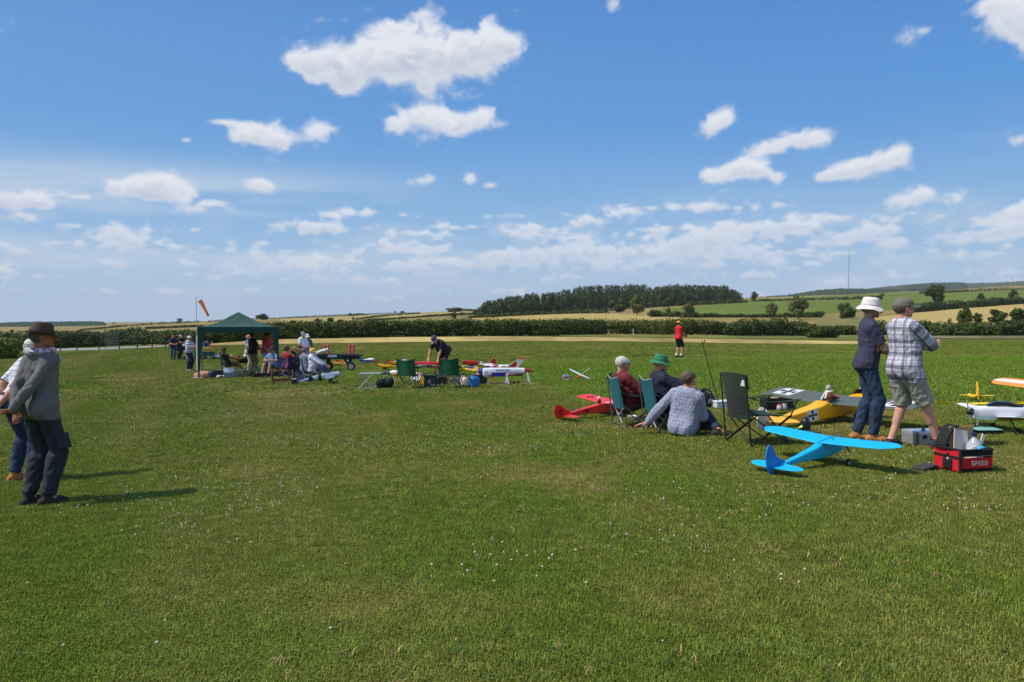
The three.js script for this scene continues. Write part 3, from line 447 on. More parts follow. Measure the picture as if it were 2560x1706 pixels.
{ // coarser weeds and stray stalks that stand out of the mown turf
  const r = rng(61), put = []; for (let i = 0; i < 9000; i++) { const d = 2.8 + 20 * r() ** 0.7, x = (r() * 2 - 1) * d * 0.72; if (fbm(x * 0.9 + 11, d * 0.9 + 3, 3) > 0.52) put.push([x, -d, r(), r()]); }
  const im = new THREE.InstancedMesh(tuftGeometry(12, 0.035, 0.050, 0.0065, 9), bladeMat, put.length), m = new THREE.Matrix4(), q = new THREE.Quaternion(), c = new THREE.Color();
  put.forEach(([x, z, a, b], i) => { q.setFromAxisAngle(new THREE.Vector3(0, 1, 0), a * 6.283); im.setMatrixAt(i, m.compose(new THREE.Vector3(x, landY(x, z), z), q, new THREE.Vector3(1, 0.45 + 0.5 * b, 1))); b > 0.8 ? c.setRGB(0.27, 0.26, 0.09) : c.setRGB(0.075, 0.16, 0.03); im.setColorAt(i, c); });
  im.name = 'weeds'; tag(im, 'coarse weeds and dry stalks scattered through the turf', null, null, 'stuff'); scene.add(im);
}
{ // clover heads
  const r = rng(23), put = [];
  for (let i = 0; i < 60000; i++) {
    const d = 3 + 21 * r() ** 0.6, x = (r() * 2 - 1) * d * 0.72, z = -d, k = smooth(0.45, 0.80, fbm(x * 0.8 + 30, z * 0.8 + 12, 4)) * (x < 0 ? 0.8 : 0.45) * smooth(3.4, 6, d) + 0.012;
    if (r() < k * 0.34) put.push([x, z, 0.6 + 0.6 * r(), r()]);
  }
  const g = mergeGeometries([ball(0.008, 0.007, 0.008, 0, 0.033, 0, 7), tube([0, 0, 0], [0, 0.032, 0], 0.0012, 0.0012, 4)].map(clean));
  const im = new THREE.InstancedMesh(g, M(1, 1, 1, 0.9), put.length), m = new THREE.Matrix4(), c = new THREE.Color(), q = new THREE.Quaternion();
  put.forEach(([x, z, s, v], i) => { im.setMatrixAt(i, m.compose(new THREE.Vector3(x, landY(x, z), z), q, new THREE.Vector3(s, 0.75 + 0.5 * v, s))); c.setRGB(0.56, 0.51 - 0.12 * (v > 0.8), 0.38 - 0.05 * v); im.setColorAt(i, c); });
  im.name = 'clover_flowers'; tag(im, 'white clover heads scattered through the turf', null, null, 'stuff'); scene.add(im);
}

// ---------------------------------------------------------------- people: distance fields meshed by surface nets
function surfaceNets(f, lo, hi, h) {
  const n = [0, 1, 2].map((k) => Math.ceil((hi[k] - lo[k]) / h) + 1), [nx, ny, nz] = n, v = new Float32Array(nx * ny * nz).fill(9), B = 5, half = B * h * 0.87;
  for (let bz = 0; bz < nz; bz += B) for (let by = 0; by < ny; by += B) for (let bx = 0; bx < nx; bx += B) {
    const c = f(lo[0] + (bx + B / 2) * h, lo[1] + (by + B / 2) * h, lo[2] + (bz + B / 2) * h), far = Math.abs(c) > half * 1.6 + 0.02;
    for (let z = bz; z < Math.min(bz + B, nz); z++) for (let y = by; y < Math.min(by + B, ny); y++) for (let x = bx; x < Math.min(bx + B, nx); x++)
      v[(z * ny + y) * nx + x] = far ? c : f(lo[0] + x * h, lo[1] + y * h, lo[2] + z * h);
  }
  const id = new Int32Array(nx * ny * nz).fill(-1), P = [], ix = [];
  for (let z = 0; z < nz - 1; z++) for (let y = 0; y < ny - 1; y++) for (let x = 0; x < nx - 1; x++) {
    let m = 0; const o = (z * ny + y) * nx + x;
    for (let k = 0; k < 8; k++) if (v[o + (k & 1) + ((k >> 1) & 1) * nx + (k >> 2) * nx * ny] < 0) m |= 1 << k;
    if (m === 0 || m === 255) continue;
    let sx = 0, sy = 0, sz = 0, c = 0;
    for (let a = 0; a < 8; a++) for (let s = 1; s < 8; s <<= 1) { const b = a | s; if (b === a || ((m >> a) & 1) === ((m >> b) & 1)) continue; const va = v[o + (a & 1) + ((a >> 1) & 1) * nx + (a >> 2) * nx * ny], vb = v[o + (b & 1) + ((b >> 1) & 1) * nx + (b >> 2) * nx * ny], t = va / (va - vb); sx += (a & 1) + ((b & 1) - (a & 1)) * t; sy += ((a >> 1) & 1) + (((b >> 1) & 1) - ((a >> 1) & 1)) * t; sz += (a >> 2) + ((b >> 2) - (a >> 2)) * t; c++; }
    id[o] = P.length / 3; P.push(lo[0] + (x + sx / c) * h, lo[1] + (y + sy / c) * h, lo[2] + (z + sz / c) * h);
  }
  const quad = (a, b, c, d, flip) => { if (a < 0 || b < 0 || c < 0 || d < 0) return; flip ? ix.push(a, c, b, a, d, c) : ix.push(a, b, c, a, c, d); };
  for (let z = 1; z < nz - 1; z++) for (let y = 1; y < ny - 1; y++) for (let x = 1; x < nx - 1; x++) {
    const o = (z * ny + y) * nx + x, s = v[o] < 0;
    if (s !== v[o + 1] < 0) quad(id[o], id[o - nx], id[o - nx - nx * ny], id[o - nx * ny], s);
    if (s !== v[o + nx] < 0) quad(id[o], id[o - nx * ny], id[o - nx * ny - 1], id[o - 1], s);
    if (s !== v[o + nx * ny] < 0) quad(id[o], id[o - 1], id[o - 1 - nx], id[o - nx], s);
  }
  for (let i = 0; i < ix.length; i += 3) { const t = ix[i + 1]; ix[i + 1] = ix[i + 2]; ix[i + 2] = t; }
  const g = new THREE.BufferGeometry(); g.setAttribute('position', new THREE.Float32BufferAttribute(P, 3)); g.setIndex(ix); g.computeVertexNormals(); return g;
}
const smin = (a, b, k) => { const h = Math.max(k - Math.abs(a - b), 0) / k; return Math.min(a, b) - h * h * k * 0.25; };
// a list of tapered capsules {a, b, ra, rb, k} as one field; grow swells them
function fieldOf(list, grow = 0) {
  const L = list.map((c) => { const ab = c.b.map((v, i) => v - c.a[i]); return [...c.a, ...ab, Math.max(1e-9, ab.reduce((s, v) => s + v * v, 0)), c.ra + grow + (c.grow ?? 0), (c.rb ?? c.ra) + grow + (c.grow ?? 0), (c.k ?? 0.03) * 0.55]; });
  return (x, y, z) => { let d = 9; for (let i = 0; i < L.length; i++) { const c = L[i], px = x - c[0], py = y - c[1], pz = z - c[2]; let t = (px * c[3] + py * c[4] + pz * c[5]) / c[6]; t = t < 0 ? 0 : t > 1 ? 1 : t; const ex = px - c[3] * t, ey = py - c[4] * t, ez = pz - c[5] * t, e = Math.sqrt(ex * ex + ey * ey + ez * ez) - (c[7] + (c[8] - c[7]) * t); d = smin(d, e, c[9]); } return d; };
}
function bounds(list, pad) { const lo = [9, 9, 9], hi = [-9, -9, -9]; for (const c of list) for (const [q, r] of [[c.a, c.ra], [c.b, c.rb ?? c.ra]]) for (let i = 0; i < 3; i++) { lo[i] = Math.min(lo[i], q[i] - r - (c.grow ?? 0) - pad); hi[i] = Math.max(hi[i], q[i] + r + (c.grow ?? 0) + pad); } return [lo, hi]; }
const add = (a, b) => a.map((v, i) => v + b[i]), sub = (a, b) => a.map((v, i) => v - b[i]), mul = (a, k) => a.map((v) => v * k), dot = (a, b) => a[0] * b[0] + a[1] * b[1] + a[2] * b[2], len = (a) => Math.hypot(...a), unit = (a) => mul(a, 1 / (len(a) || 1)), lerp = (a, b, t) => a.map((v, i) => mix(v, b[i], t)), cross = (a, b) => [a[1] * b[2] - a[2] * b[1], a[2] * b[0] - a[0] * b[2], a[0] * b[1] - a[1] * b[0]];
function bend(a, b, l1, l2, hint) {                                  // the joint between a and b, and where b really ends up
  let d = sub(b, a), L = len(d); const m = (l1 + l2) * 0.998; if (L > m) { b = add(a, mul(d, m / L)); d = sub(b, a); L = m; }
  const u = unit(d), x = (l1 * l1 - l2 * l2 + L * L) / (2 * L), h = Math.sqrt(Math.max(0, l1 * l1 - x * x)), n = unit(sub(hint, mul(u, dot(hint, u)))); return [add(a, add(mul(u, x), mul(n, h))), b];
}
const euler = (rx, ry, rz) => { const m = new THREE.Matrix4().makeRotationFromEuler(new THREE.Euler(rx, ry, rz, 'YXZ')); return m; };
const rot = (m, v) => { const q = V(v).applyMatrix4(m); return [q.x, q.y, q.z]; };
const SKIN = lin(196, 140, 112), TAN = lin(172, 112, 84), PALE = lin(214, 160, 134);
const plain = (c, v = 0.06) => (x, y, z) => { const k = 1 + v * 2 * (noise3(x * 38, y * 38, z * 38) - 0.5); return c.map((q) => q * k); };
/* a person. pose: hip height, lean, twist, head turn and nod, hands and feet as points of the person's own frame (facing +z, left = +x) */
function person(o) {
  const k = (o.H ?? 1.76) / 1.75, cell = o.cell ?? 0.02, P = { hip: 0.93, hipZ: 0, lean: 0, side: 0, twist: 0, look: 0, nod: 0, belly: 0.01, ...o.pose }, fat = o.fat ?? 1;
  const T = new THREE.Matrix4().multiply(euler(P.lean, P.twist, P.side)), pel = [0, P.hip * k, P.hipZ * k], tp = (x, y, z) => add(pel, rot(T, [x * k, y * k, z * k]));
  // torso, arms, legs
  const torso = [
    { a: tp(-0.082 * fat, 0.36, 0.0), b: tp(0.082 * fat, 0.36, 0.0), ra: 0.098 * k, k: 0.07 }, { a: tp(-0.122, 0.452, -0.015), b: tp(0.122, 0.452, -0.015), ra: 0.054 * k, k: 0.08 }, { a: tp(-0.05, 0.47, -0.02), b: tp(0.05, 0.47, -0.02), ra: 0.075 * k, k: 0.06 },
    { a: tp(-0.075 * fat, 0.17, 0.01 + P.belly), b: tp(0.075 * fat, 0.17, 0.01 + P.belly), ra: (0.098 + P.belly * 0.8) * k, k: 0.09 }, { a: tp(-0.068, 0.02, -0.01), b: tp(0.068, 0.02, -0.01), ra: 0.102 * k, k: 0.08 },
    { a: tp(-0.082 * fat, 0.265, 0.004 + P.belly * 0.6), b: tp(0.082 * fat, 0.265, 0.004 + P.belly * 0.6), ra: (0.096 + P.belly * 0.5) * k, k: 0.06 }, { a: tp(-0.074 * fat, 0.095, P.belly * 0.6), b: tp(0.074 * fat, 0.095, P.belly * 0.6), ra: (0.099 + P.belly * 0.5) * k, k: 0.06 }, { a: tp(-0.105, 0.415, -0.008), b: tp(0.105, 0.415, -0.008), ra: 0.078 * k, k: 0.06 }];
  const hipL = add(pel, rot(euler(P.lean * 0.2, P.twist, P.side), [0.092 * k, -0.02 * k, 0])), hipR = add(pel, rot(euler(P.lean * 0.2, P.twist, P.side), [-0.092 * k, -0.02 * k, 0])), leg = {}, arm = {};
  const butt = [{ a: tp(-0.07, -0.02, -0.055), b: tp(-0.07, -0.04, -0.05), ra: 0.078 * k, k: 0.06 }, { a: tp(0.07, -0.02, -0.055), b: tp(0.07, -0.04, -0.05), ra: 0.078 * k, k: 0.06 }];
  for (const s of ['L', 'R']) {
    const sg = s === 'L' ? 1 : -1, hip = s === 'L' ? hipL : hipR, f = P['foot' + s] ?? [sg * 0.09, 0, 0], yaw = (P['toe' + s] ?? sg * 12) * Math.PI / 180, pitch = (P['tip' + s] ?? 0) * Math.PI / 180;
    const fw = [Math.sin(yaw) * Math.cos(pitch), Math.sin(pitch), Math.cos(yaw) * Math.cos(pitch)], ankle0 = [f[0] * k, (f[1] + 0.085) * k, f[2] * k];
    const [knee, ankle] = bend(hip, ankle0, 0.435 * k, 0.425 * k, P['knee' + s] ?? [sg * 0.15, 0, 1]), upv = unit(sub([0, 1, 0], mul(fw, fw[1])));
    leg[s] = { hip, knee, ankle, heel: add(add(ankle, mul(fw, -0.045 * k)), mul(upv, -0.055 * k)), toe: add(add(ankle, mul(fw, 0.165 * k)), mul(upv, -0.06 * k)), ball: add(add(ankle, mul(fw, 0.10 * k)), mul(upv, -0.055 * k)), fw, upv };
    const sh = tp(sg * 0.168 * (0.5 + fat / 2), 0.436, -0.01), hd = P['hand' + s] ?? [sg * 0.27, 0.80, 0.06], [el, wr] = bend(sh, mul(hd, k), 0.295 * k, 0.255 * k, P['elbow' + s] ?? [sg * 0.5, -0.2, -1]);
    arm[s] = { sh, el, wr, dir: unit(P['reach' + s] ?? sub(wr, el)), palm: unit(P['palm' + s] ?? [-sg, 0, 0.2]) };
  }
  const thighs = [], shins = [], uppers = [], fores = [];
  for (const s of ['L', 'R']) {
    const { hip, knee, ankle } = leg[s], back = unit(sub([0, 0, -1], mul(unit(sub(ankle, knee)), dot([0, 0, -1], unit(sub(ankle, knee))))));
    thighs.push({ a: hip, b: knee, ra: 0.078 * k, rb: 0.051 * k, k: 0.05, leg: s }); shins.push({ a: knee, b: ankle, ra: 0.049 * k, rb: 0.035 * k, k: 0.03, leg: s }, { a: add(lerp(knee, ankle, 0.18), mul(back, 0.018)), b: add(lerp(knee, ankle, 0.48), mul(back, 0.012)), ra: 0.052 * k, rb: 0.038 * k, k: 0.05, leg: s });
    const A = arm[s]; uppers.push({ a: A.sh, b: A.el, ra: 0.049 * k, rb: 0.039 * k, k: 0.05, arm: s }); fores.push({ a: A.el, b: lerp(A.el, A.wr, 0.35), ra: 0.041 * k, rb: 0.042 * k, k: 0.03, arm: s }, { a: lerp(A.el, A.wr, 0.35), b: A.wr, ra: 0.042 * k, rb: 0.027 * k, k: 0.02, arm: s });
  }
  // head
  const nk = tp(0, 0.52, -0.015), Hm = new THREE.Matrix4().multiplyMatrices(euler(P.lean * (P.level ?? 0.35), P.twist, P.side * 0.4), euler(P.nod, P.look, 0)), hp = (x, y, z) => add(nk, rot(Hm, [x * k, y * k, z * k]));
  const headL = [
    { a: hp(0, 0.155, 0.005), b: hp(0, 0.15, 0.045), ra: 0.078 * k, rb: 0.072 * k, k: 0.03 }, { a: hp(0, 0.165, -0.012), b: hp(0, 0.165, 0.0), ra: 0.082 * k, k: 0.04 }, { a: hp(-0.025, 0.085, 0.055), b: hp(0.025, 0.085, 0.055), ra: 0.042 * k, k: 0.05 }, { a: hp(0, 0.058, 0.088), b: hp(0, 0.056, 0.088), ra: 0.022 * k, k: 0.03 },
    { a: hp(0, 0.135, 0.112), b: hp(0, 0.108, 0.128), ra: 0.010 * k, rb: 0.015 * k, k: 0.016 }, { a: hp(-0.03, 0.152, 0.100), b: hp(0.03, 0.152, 0.100), ra: 0.012 * k, k: 0.02 }, { a: hp(-0.018, 0.082, 0.103), b: hp(0.018, 0.082, 0.103), ra: 0.009 * k, k: 0.012 },
    ...[-1, 1].flatMap((s) => [{ a: hp(s * 0.078, 0.145, 0.0), b: hp(s * 0.079, 0.11, 0.008), ra: 0.013 * k, rb: 0.009 * k, k: 0.006 }, { a: hp(s * 0.084, 0.15, -0.012), b: hp(s * 0.082, 0.12, -0.008), ra: 0.009 * k, k: 0.006 }, { a: hp(s * 0.045, 0.112, 0.075), b: hp(s * 0.045, 0.108, 0.07), ra: 0.024 * k, k: 0.03 }]),
    { a: add(nk, [0, -0.05, 0]), b: hp(0, 0.08, 0.0), ra: 0.060 * k, rb: 0.056 * k, k: 0.03 }];
  // hands: palm and five bent fingers
  const hands = [];
  for (const s of ['L', 'R']) {
    const A = arm[s], d = A.dir, n = unit(sub(A.palm, mul(d, dot(A.palm, d)))), sg = s === 'L' ? 1 : -1, w = mul(cross(d, n), sg), curl = P['curl' + s] ?? P.curl ?? 0.45, kk = k * (cell > 0.012 ? 1.15 : 1), list = [];
    // w points to the thumb side
    const W = P['thumb' + s] === -1 ? mul(w, -1) : w, at3 = (f, u, q) => add(A.wr, add(add(mul(d, f * kk), mul(W, u * kk)), mul(n, q * kk)));
    for (const u of [-0.026, -0.009, 0.009, 0.026]) list.push({ a: at3(0.0, u * 0.6, 0), b: at3(0.085, u, 0), ra: 0.0135 * kk, rb: 0.0125 * kk, k: 0.012 });
    const L = [[0.030, 0.046], [0.010, 0.052], [-0.010, 0.047], [-0.029, 0.036]];
    for (const [u, l] of L) { let f = 0.086, q = 0, an = curl * 0.6; let p0 = at3(f, u, q), r = 0.0098; for (let j = 0; j < 3; j++) { const ll = l * [0.9, 0.62, 0.5][j]; f += Math.cos(an) * ll; q += Math.sin(an) * ll; const p1 = at3(f, u * (1 + 0.05 * j), q); list.push({ a: p0, b: p1, ra: r * kk, rb: r * 0.93 * kk, k: 0.003 }); p0 = p1; r *= 0.93; an += curl; } }
    list.push({ a: at3(0.018, 0.022, 0.006), b: at3(0.052, 0.048, 0.016), ra: 0.0145 * kk, rb: 0.0115 * kk, k: 0.01 }, { a: at3(0.052, 0.048, 0.016), b: at3(0.082, 0.056, 0.026), ra: 0.0112 * kk, rb: 0.0095 * kk, k: 0.004 }, { a: A.wr, b: lerp(A.wr, A.el, 0.18), ra: 0.026 * kk, rb: 0.028 * kk, k: 0.02 });
    hands.push(list);
  }
  const root = thing('person', o.label, 'person', o.at, o.heading, o.group), skin = o.skin ?? SKIN, geos = [];
  const inv = new THREE.Matrix4().makeTranslation(...nk).multiply(Hm).invert();
  const face = (x, y, z) => {
    const q = V([x, y, z]).applyMatrix4(inv).divideScalar(k), ax = Math.abs(q.x); let c = skin.map((v) => v * (0.94 + 0.12 * noise3(x * 60, y * 60, z * 60)));
    if (q.z > 0.085 && Math.abs(q.y - 0.083) < 0.007 && ax < 0.024) c = [c[0] * 0.8, c[1] * 0.55, c[2] * 0.55];
    if (q.z > 0.075 && Math.hypot((ax - 0.031) / 0.013, (q.y - 0.136) / 0.007) < 1) c = Math.abs(ax - 0.031) < 0.006 ? [0.02, 0.02, 0.025] : [0.55, 0.52, 0.5];
    if (q.z > 0.08 && Math.abs(q.y - 0.154) < 0.006 && ax > 0.012 && ax < 0.05) c = (o.brow ?? [0.12, 0.1, 0.08]);
    if (o.beard && q.z > 0.02 && q.y < 0.092 && q.y > 0.03 && !(Math.abs(q.y - 0.083) < 0.007 && ax < 0.024)) c = o.beard;
    return c;
  };
  const limbs = [...torso.map((c) => ({ ...c, grow: -0.012 })), ...butt.map((c) => ({ ...c, grow: -0.012 })), ...thighs, ...shins, ...uppers, ...fores];
  for (const s of ['L', 'R']) limbs.push({ a: leg[s].ankle, b: leg[s].ball, ra: 0.036 * k, rb: 0.026 * k, k: 0.02 }, { a: leg[s].ankle, b: leg[s].heel, ra: 0.036 * k, rb: 0.03 * k, k: 0.02 });
  const tint = (g, f) => colourise(g, f);
  { const [lo, hi] = bounds(limbs, cell * 2.5); geos.push(tint(surfaceNets(fieldOf(limbs), lo, hi, cell), (x, y, z) => skin.map((v) => v * (0.93 + 0.14 * noise3(x * 30, y * 30, z * 30))))); }
  { const h = Math.min(cell, Math.max(0.0045, cell * 0.5)), [lo, hi] = bounds(headL, h * 3), f0 = fieldOf(headL), e = [hp(-0.031, 0.134, 0.115), hp(0.031, 0.134, 0.115)], f = (x, y, z) => { let d = f0(x, y, z); for (const q of e) { const s = 0.020 * k - Math.hypot(x - q[0], y - q[1], z - q[2]); d = Math.max(d, s); } return d; }; geos.push(tint(surfaceNets(f, lo, hi, h), face)); if (cell < 0.013) for (const s of [-1, 1]) { const c = hp(s * 0.031, 0.136, 0.088); geos.push(tint(clean(ball(0.013 * k, 0.013 * k, 0.013 * k, ...c, 10)), face)); } }
  for (const l of hands) { const h = cell < 0.013 ? 0.0034 : 0.008, [lo, hi] = bounds(l, h * 3); geos.push(tint(surfaceNets(fieldOf(l), lo, hi, h), (x, y, z) => skin.map((v) => v * (0.92 + 0.16 * noise3(x * 90, y * 90, z * 90))))); }
  const flat = geos.map((g) => { const q = g.index ? g.toNonIndexed() : g, b = new THREE.BufferGeometry(); for (const n of ['position', 'normal', 'color']) b.setAttribute(n, q.attributes[n]); return b; });
  part('body', mergeGeometries(flat), VC, root);
  // clothes: the same limbs swollen, folded a little, cut at hem, cuff, waist and neck
  const planeCut = (p, n) => (x, y, z) => (x - p[0]) * n[0] + (y - p[1]) * n[1] + (z - p[2]) * n[2];
  const ridge = (n) => Math.abs(2 * n - 1) - 0.45, fold = (x, y, z, amp) => { const w = noise3(x * 6 + 3, y * 6, z * 6) * 0.5; return amp * (0.55 * ridge(noise3(x * 10 + w * 3, y * 7 + x * 5 + w, z * 10)) + 0.95 * ridge(noise3(x * 22 + y * 9, y * 12 + w * 4, z * 22 + 5)) + 0.3 * (noise3(x * 40, y * 40 + 7, z * 40) - 0.5)); };
  const upT = unit(rot(T, [0, 1, 0]));
  function cloth(name, list, grow, cuts, colour, amp, hollow, material = VC) {
    const fa = fieldOf(list.filter((c) => !c.limb), grow), fb0 = list.filter((c) => c.limb), fb = fb0.length ? fieldOf(fb0, grow) : null, first = cuts[0], f0 = (x, y, z) => { const a = Math.max(fa(x, y, z), first(x, y, z)); return fb ? smin(a, fb(x, y, z), 0.03) : a; }, [lo, hi] = bounds(list, grow + cell * 3 + amp * 2), f = (x, y, z) => { let d = f0(x, y, z); if (d > 0.1 || d < -0.1) return d; d += fold(x, y, z, amp); for (let i = 1; i < cuts.length; i++) d = Math.max(d, cuts[i](x, y, z)); return d; };
    return part(name, tint(surfaceNets(f, lo, hi, cell), colour), material, root);
  }
  // colour functions get the point, and for sleeves the frame of the arm
  const limbCut = (c, t) => { const p = lerp(c.a, c.b, t), n = unit(sub(c.b, c.a)), L = len(sub(c.b, c.a)); return (x, y, z) => { const q = (x - c.a[0]) * n[0] + (y - c.a[1]) * n[1] + (z - c.a[2]) * n[2], px = x - c.a[0] - n[0] * q, py = y - c.a[1] - n[1] * q, pz = z - c.a[2] - n[2] * q; return Math.hypot(px, py, pz) < (c.arm ? 0.092 : 0.16) && q > L * t * 0.6 ? q - L * t : -9; }; };
  const Tinv = new THREE.Matrix4().makeTranslation(...pel).multiply(T).invert();
  const local = (x, y, z) => { const q = V([x, y, z]).applyMatrix4(Tinv).divideScalar(k); return [q.x, q.y, q.z]; };
  const armOf = (x, y, z) => { let best = null, bd = 0.5; for (const s of ['L', 'R']) for (const [A, B, off] of [[arm[s].sh, arm[s].el, 0], [arm[s].el, arm[s].wr, 0.3]]) { const n = unit(sub(B, A)), q = sub([x, y, z], A), t = clamp(dot(q, n), 0, len(sub(B, A))), e = sub(q, mul(n, t)), d = len(e); if (d < bd) { bd = d; const ax = unit(cross(n, [0.3, 0.2, 1])), ay = cross(n, ax); best = [t + off, Math.atan2(dot(e, ax), dot(e, ay)) * 0.06, d]; } } return best; };
  const top = o.top;
  if (top) {
    const long = top.sleeve === 'long', sl = top.sleeve === 'none' ? [] : [...uppers, ...(long ? fores.map((c, i) => (i % 2 ? { ...c, b: lerp(c.a, c.b, (top.cuff ?? 0.93) - 0.06), rb: mix(c.ra, c.rb, top.cuff ?? 0.93) } : c)) : [])], loose = (top.loose ?? 0.014) * 0.72, hem = top.hem ?? -0.09;
    const list = [...torso.map((c) => ({ ...c })), ...(hem < 0 ? [{ ...torso[4], grow: 0.008 }, ...butt.map((c) => ({ ...c, grow: 0.010 })), ...thighs.map((c) => ({ a: c.a, b: lerp(c.a, c.b, 0.25), ra: 0.078 * k, rb: 0.074 * k, k: 0.06, grow: (o.bottom?.thigh ?? (o.bottom?.short ? 0.022 : 0.008)) * 0.75 }))] : []), ...sl.map((c) => ({ ...c, limb: 1, grow: top.sleeveGrow ?? 0.004 }))];
    const cuts = [planeCut(tp(0, hem, 0), mul(upT, -1)), (x, y, z) => 0.066 * k - Math.hypot(x - nk[0], (y - nk[1] - 0.035) * 0.8, z - nk[2] - 0.012)];
    if (!long && sl.length) for (const c of uppers) cuts.push(limbCut(c, top.cuff ?? 0.72));
    const paint = (x, y, z) => { const a = armOf(x, y, z), q = local(x, y, z), arms = a && a[2] < 0.085 && (Math.abs(q[0]) > 0.17 || q[1] < 0.3 && a[2] < 0.065 && a[0] > 0.12); return top.colour(q, arms ? a : null, x, y, z); };
    cloth(top.name ?? 'shirt', list, loose, cuts, paint, top.amp ?? 0.009);
    if (top.collar) { const c = [...Array(15).keys()].map((i) => { const a = i / 15 * 6.283; return tp(Math.cos(a) * 0.066, 0.515 + 0.012 * Math.sin(a) * -1, -0.012 + Math.sin(a) * 0.066); }); part('collar', new THREE.TubeGeometry(new THREE.CatmullRomCurve3(c.map(V), true), 30, 0.014 * k, 6, true), M(...top.collar, 0.9), root); }
  }
  const bot = o.bottom;
  if (bot) {
    const short = bot.short, lg = [...thighs.map((c) => ({ ...c, grow: (bot.thigh ?? (short ? 0.022 : 0.008)) * 0.75 })), ...(short && short < 1.02 ? [] : shins.map((c) => ({ ...c, grow: (bot.shin ?? 0.016) * 0.8 })))], list = [torso[4], torso[6], ...butt, ...lg.map((c) => ({ ...c, limb: 1 }))];
    if (short > 1) list.push();
    const cuts = [planeCut(tp(0, bot.waist ?? Math.min(0.085, (top?.hem ?? 0.05) + 0.06), 0), upT)];
    if (short) for (const c of thighs) cuts.push(limbCut(c, Math.min(short, 0.99))); else for (const c of [shins[0], shins[2]]) cuts.push(limbCut(c, bot.cuff ?? 0.97));
    cloth(short ? 'shorts' : 'trousers', list, 0.008, cuts, (x, y, z) => bot.colour(x, y, z, local(x, y, z)), bot.amp ?? 0.010);
    if (bot.belt) { const c = [...Array(18).keys()].map((i) => { const a = i / 18 * 6.283; return tp(Math.cos(a) * 0.172 * fat, 0.075, Math.sin(a) * (0.128 + P.belly) + P.belly * 0.5); }); part('belt', new THREE.TubeGeometry(new THREE.CatmullRomCurve3(c.map(V), true), 36, 0.016, 6, true), M(...bot.belt, 0.6), root); }
  }
  for (const s of ['L', 'R']) {
    const { ankle, heel, ball: bl, toe, fw, upv } = leg[s], sw = cross(upv, fw), h = Math.min(cell, 0.012), col = o.shoes?.colour ?? [0.03, 0.03, 0.03], sole = o.shoes?.sole ?? [0.04, 0.035, 0.03];
    const list = [{ a: heel, b: lerp(heel, bl, 0.5), ra: 0.043 * k, rb: 0.041 * k, k: 0.03 }, { a: lerp(heel, bl, 0.5), b: bl, ra: 0.042 * k, rb: 0.046 * k, k: 0.03 }, { a: add(bl, mul(sw, 0.01)), b: add(toe, mul(fw, -0.02)), ra: 0.044 * k, rb: 0.034 * k, k: 0.03 }, { a: add(ankle, mul(upv, (o.shoes?.high ?? 0) * k)), b: add(ankle, mul(upv, -0.03)), ra: 0.046 * k, rb: 0.048 * k, k: 0.03 }];
    const bottom = planeCut(add(heel, mul(upv, -0.030 * k)), mul(upv, -1)), topc = planeCut(add(ankle, mul(upv, ((o.shoes?.high ?? 0) + 0.012) * k)), upv), f0 = fieldOf(list), [lo, hi] = bounds(list, h * 3);
    part('shoe', tint(surfaceNets((x, y, z) => Math.max(f0(x, y, z), bottom(x, y, z), topc(x, y, z)), lo, hi, h), (x, y, z) => (-bottom(x, y, z) < 0.016 ? sole : col.map((v) => v * (0.85 + 0.3 * noise3(x * 50, y * 50, z * 50))))), VC, root);
    if (o.socks) part('sock', tube(add(ankle, mul(upv, -0.02)), add(ankle, mul(unit(sub(leg[s].knee, ankle)), o.socks.h ?? 0.05)), 0.046 * k, 0.046 * k, 12), M(...o.socks.colour, 0.9), root);
  }
  const hm = new THREE.Matrix4().makeTranslation(...nk).multiply(Hm).multiply(new THREE.Matrix4().makeScale(k, k, k)), inHead = (g) => g.applyMatrix4(hm);
  if (o.hair) {                                                      // hair: a swollen scalp without the face
    const h = Math.max(0.006, cell * 0.6), line = o.hair.line ?? 0.19, long = o.hair.low ?? 0.075, puff = o.hair.puff ?? 0.010, hl = [headL[0], headL[1], headL[headL.length - 1]], f0 = fieldOf(hl, puff), [lo, hi] = bounds(hl, puff + h * 3);
    const f = (x, y, z) => { const q = V([x, y, z]).applyMatrix4(inv).divideScalar(k), d = f0(x, y, z) + (noise3(x * 70, y * 40, z * 70) - 0.5) * 0.010 + puff * 0.7 * smooth(0.10, long, q.y); return Math.max(d, q.z * 0.9 - (q.y - long) * 1.05 - 0.005 + (q.y > line ? 0 : 0.004), long - q.y, q.y < 0.15 && q.z > -0.012 ? (q.z + 0.012) * 1.5 : -9, o.hat ? q.y - 0.168 : -9); };
    const g0 = o.hair.bald; const ff = g0 ? (x, y, z) => { const q = V([x, y, z]).applyMatrix4(inv).divideScalar(k); return Math.max(f(x, y, z), q.y - 0.185); } : f;
    part('hair', tint(surfaceNets(ff, lo, hi, h), (x, y, z) => o.hair.colour.map((v) => v * (0.78 + 0.44 * noise3(x * 160, y * 30, z * 160)))), VC, root);
  }
  const hat = o.hat;
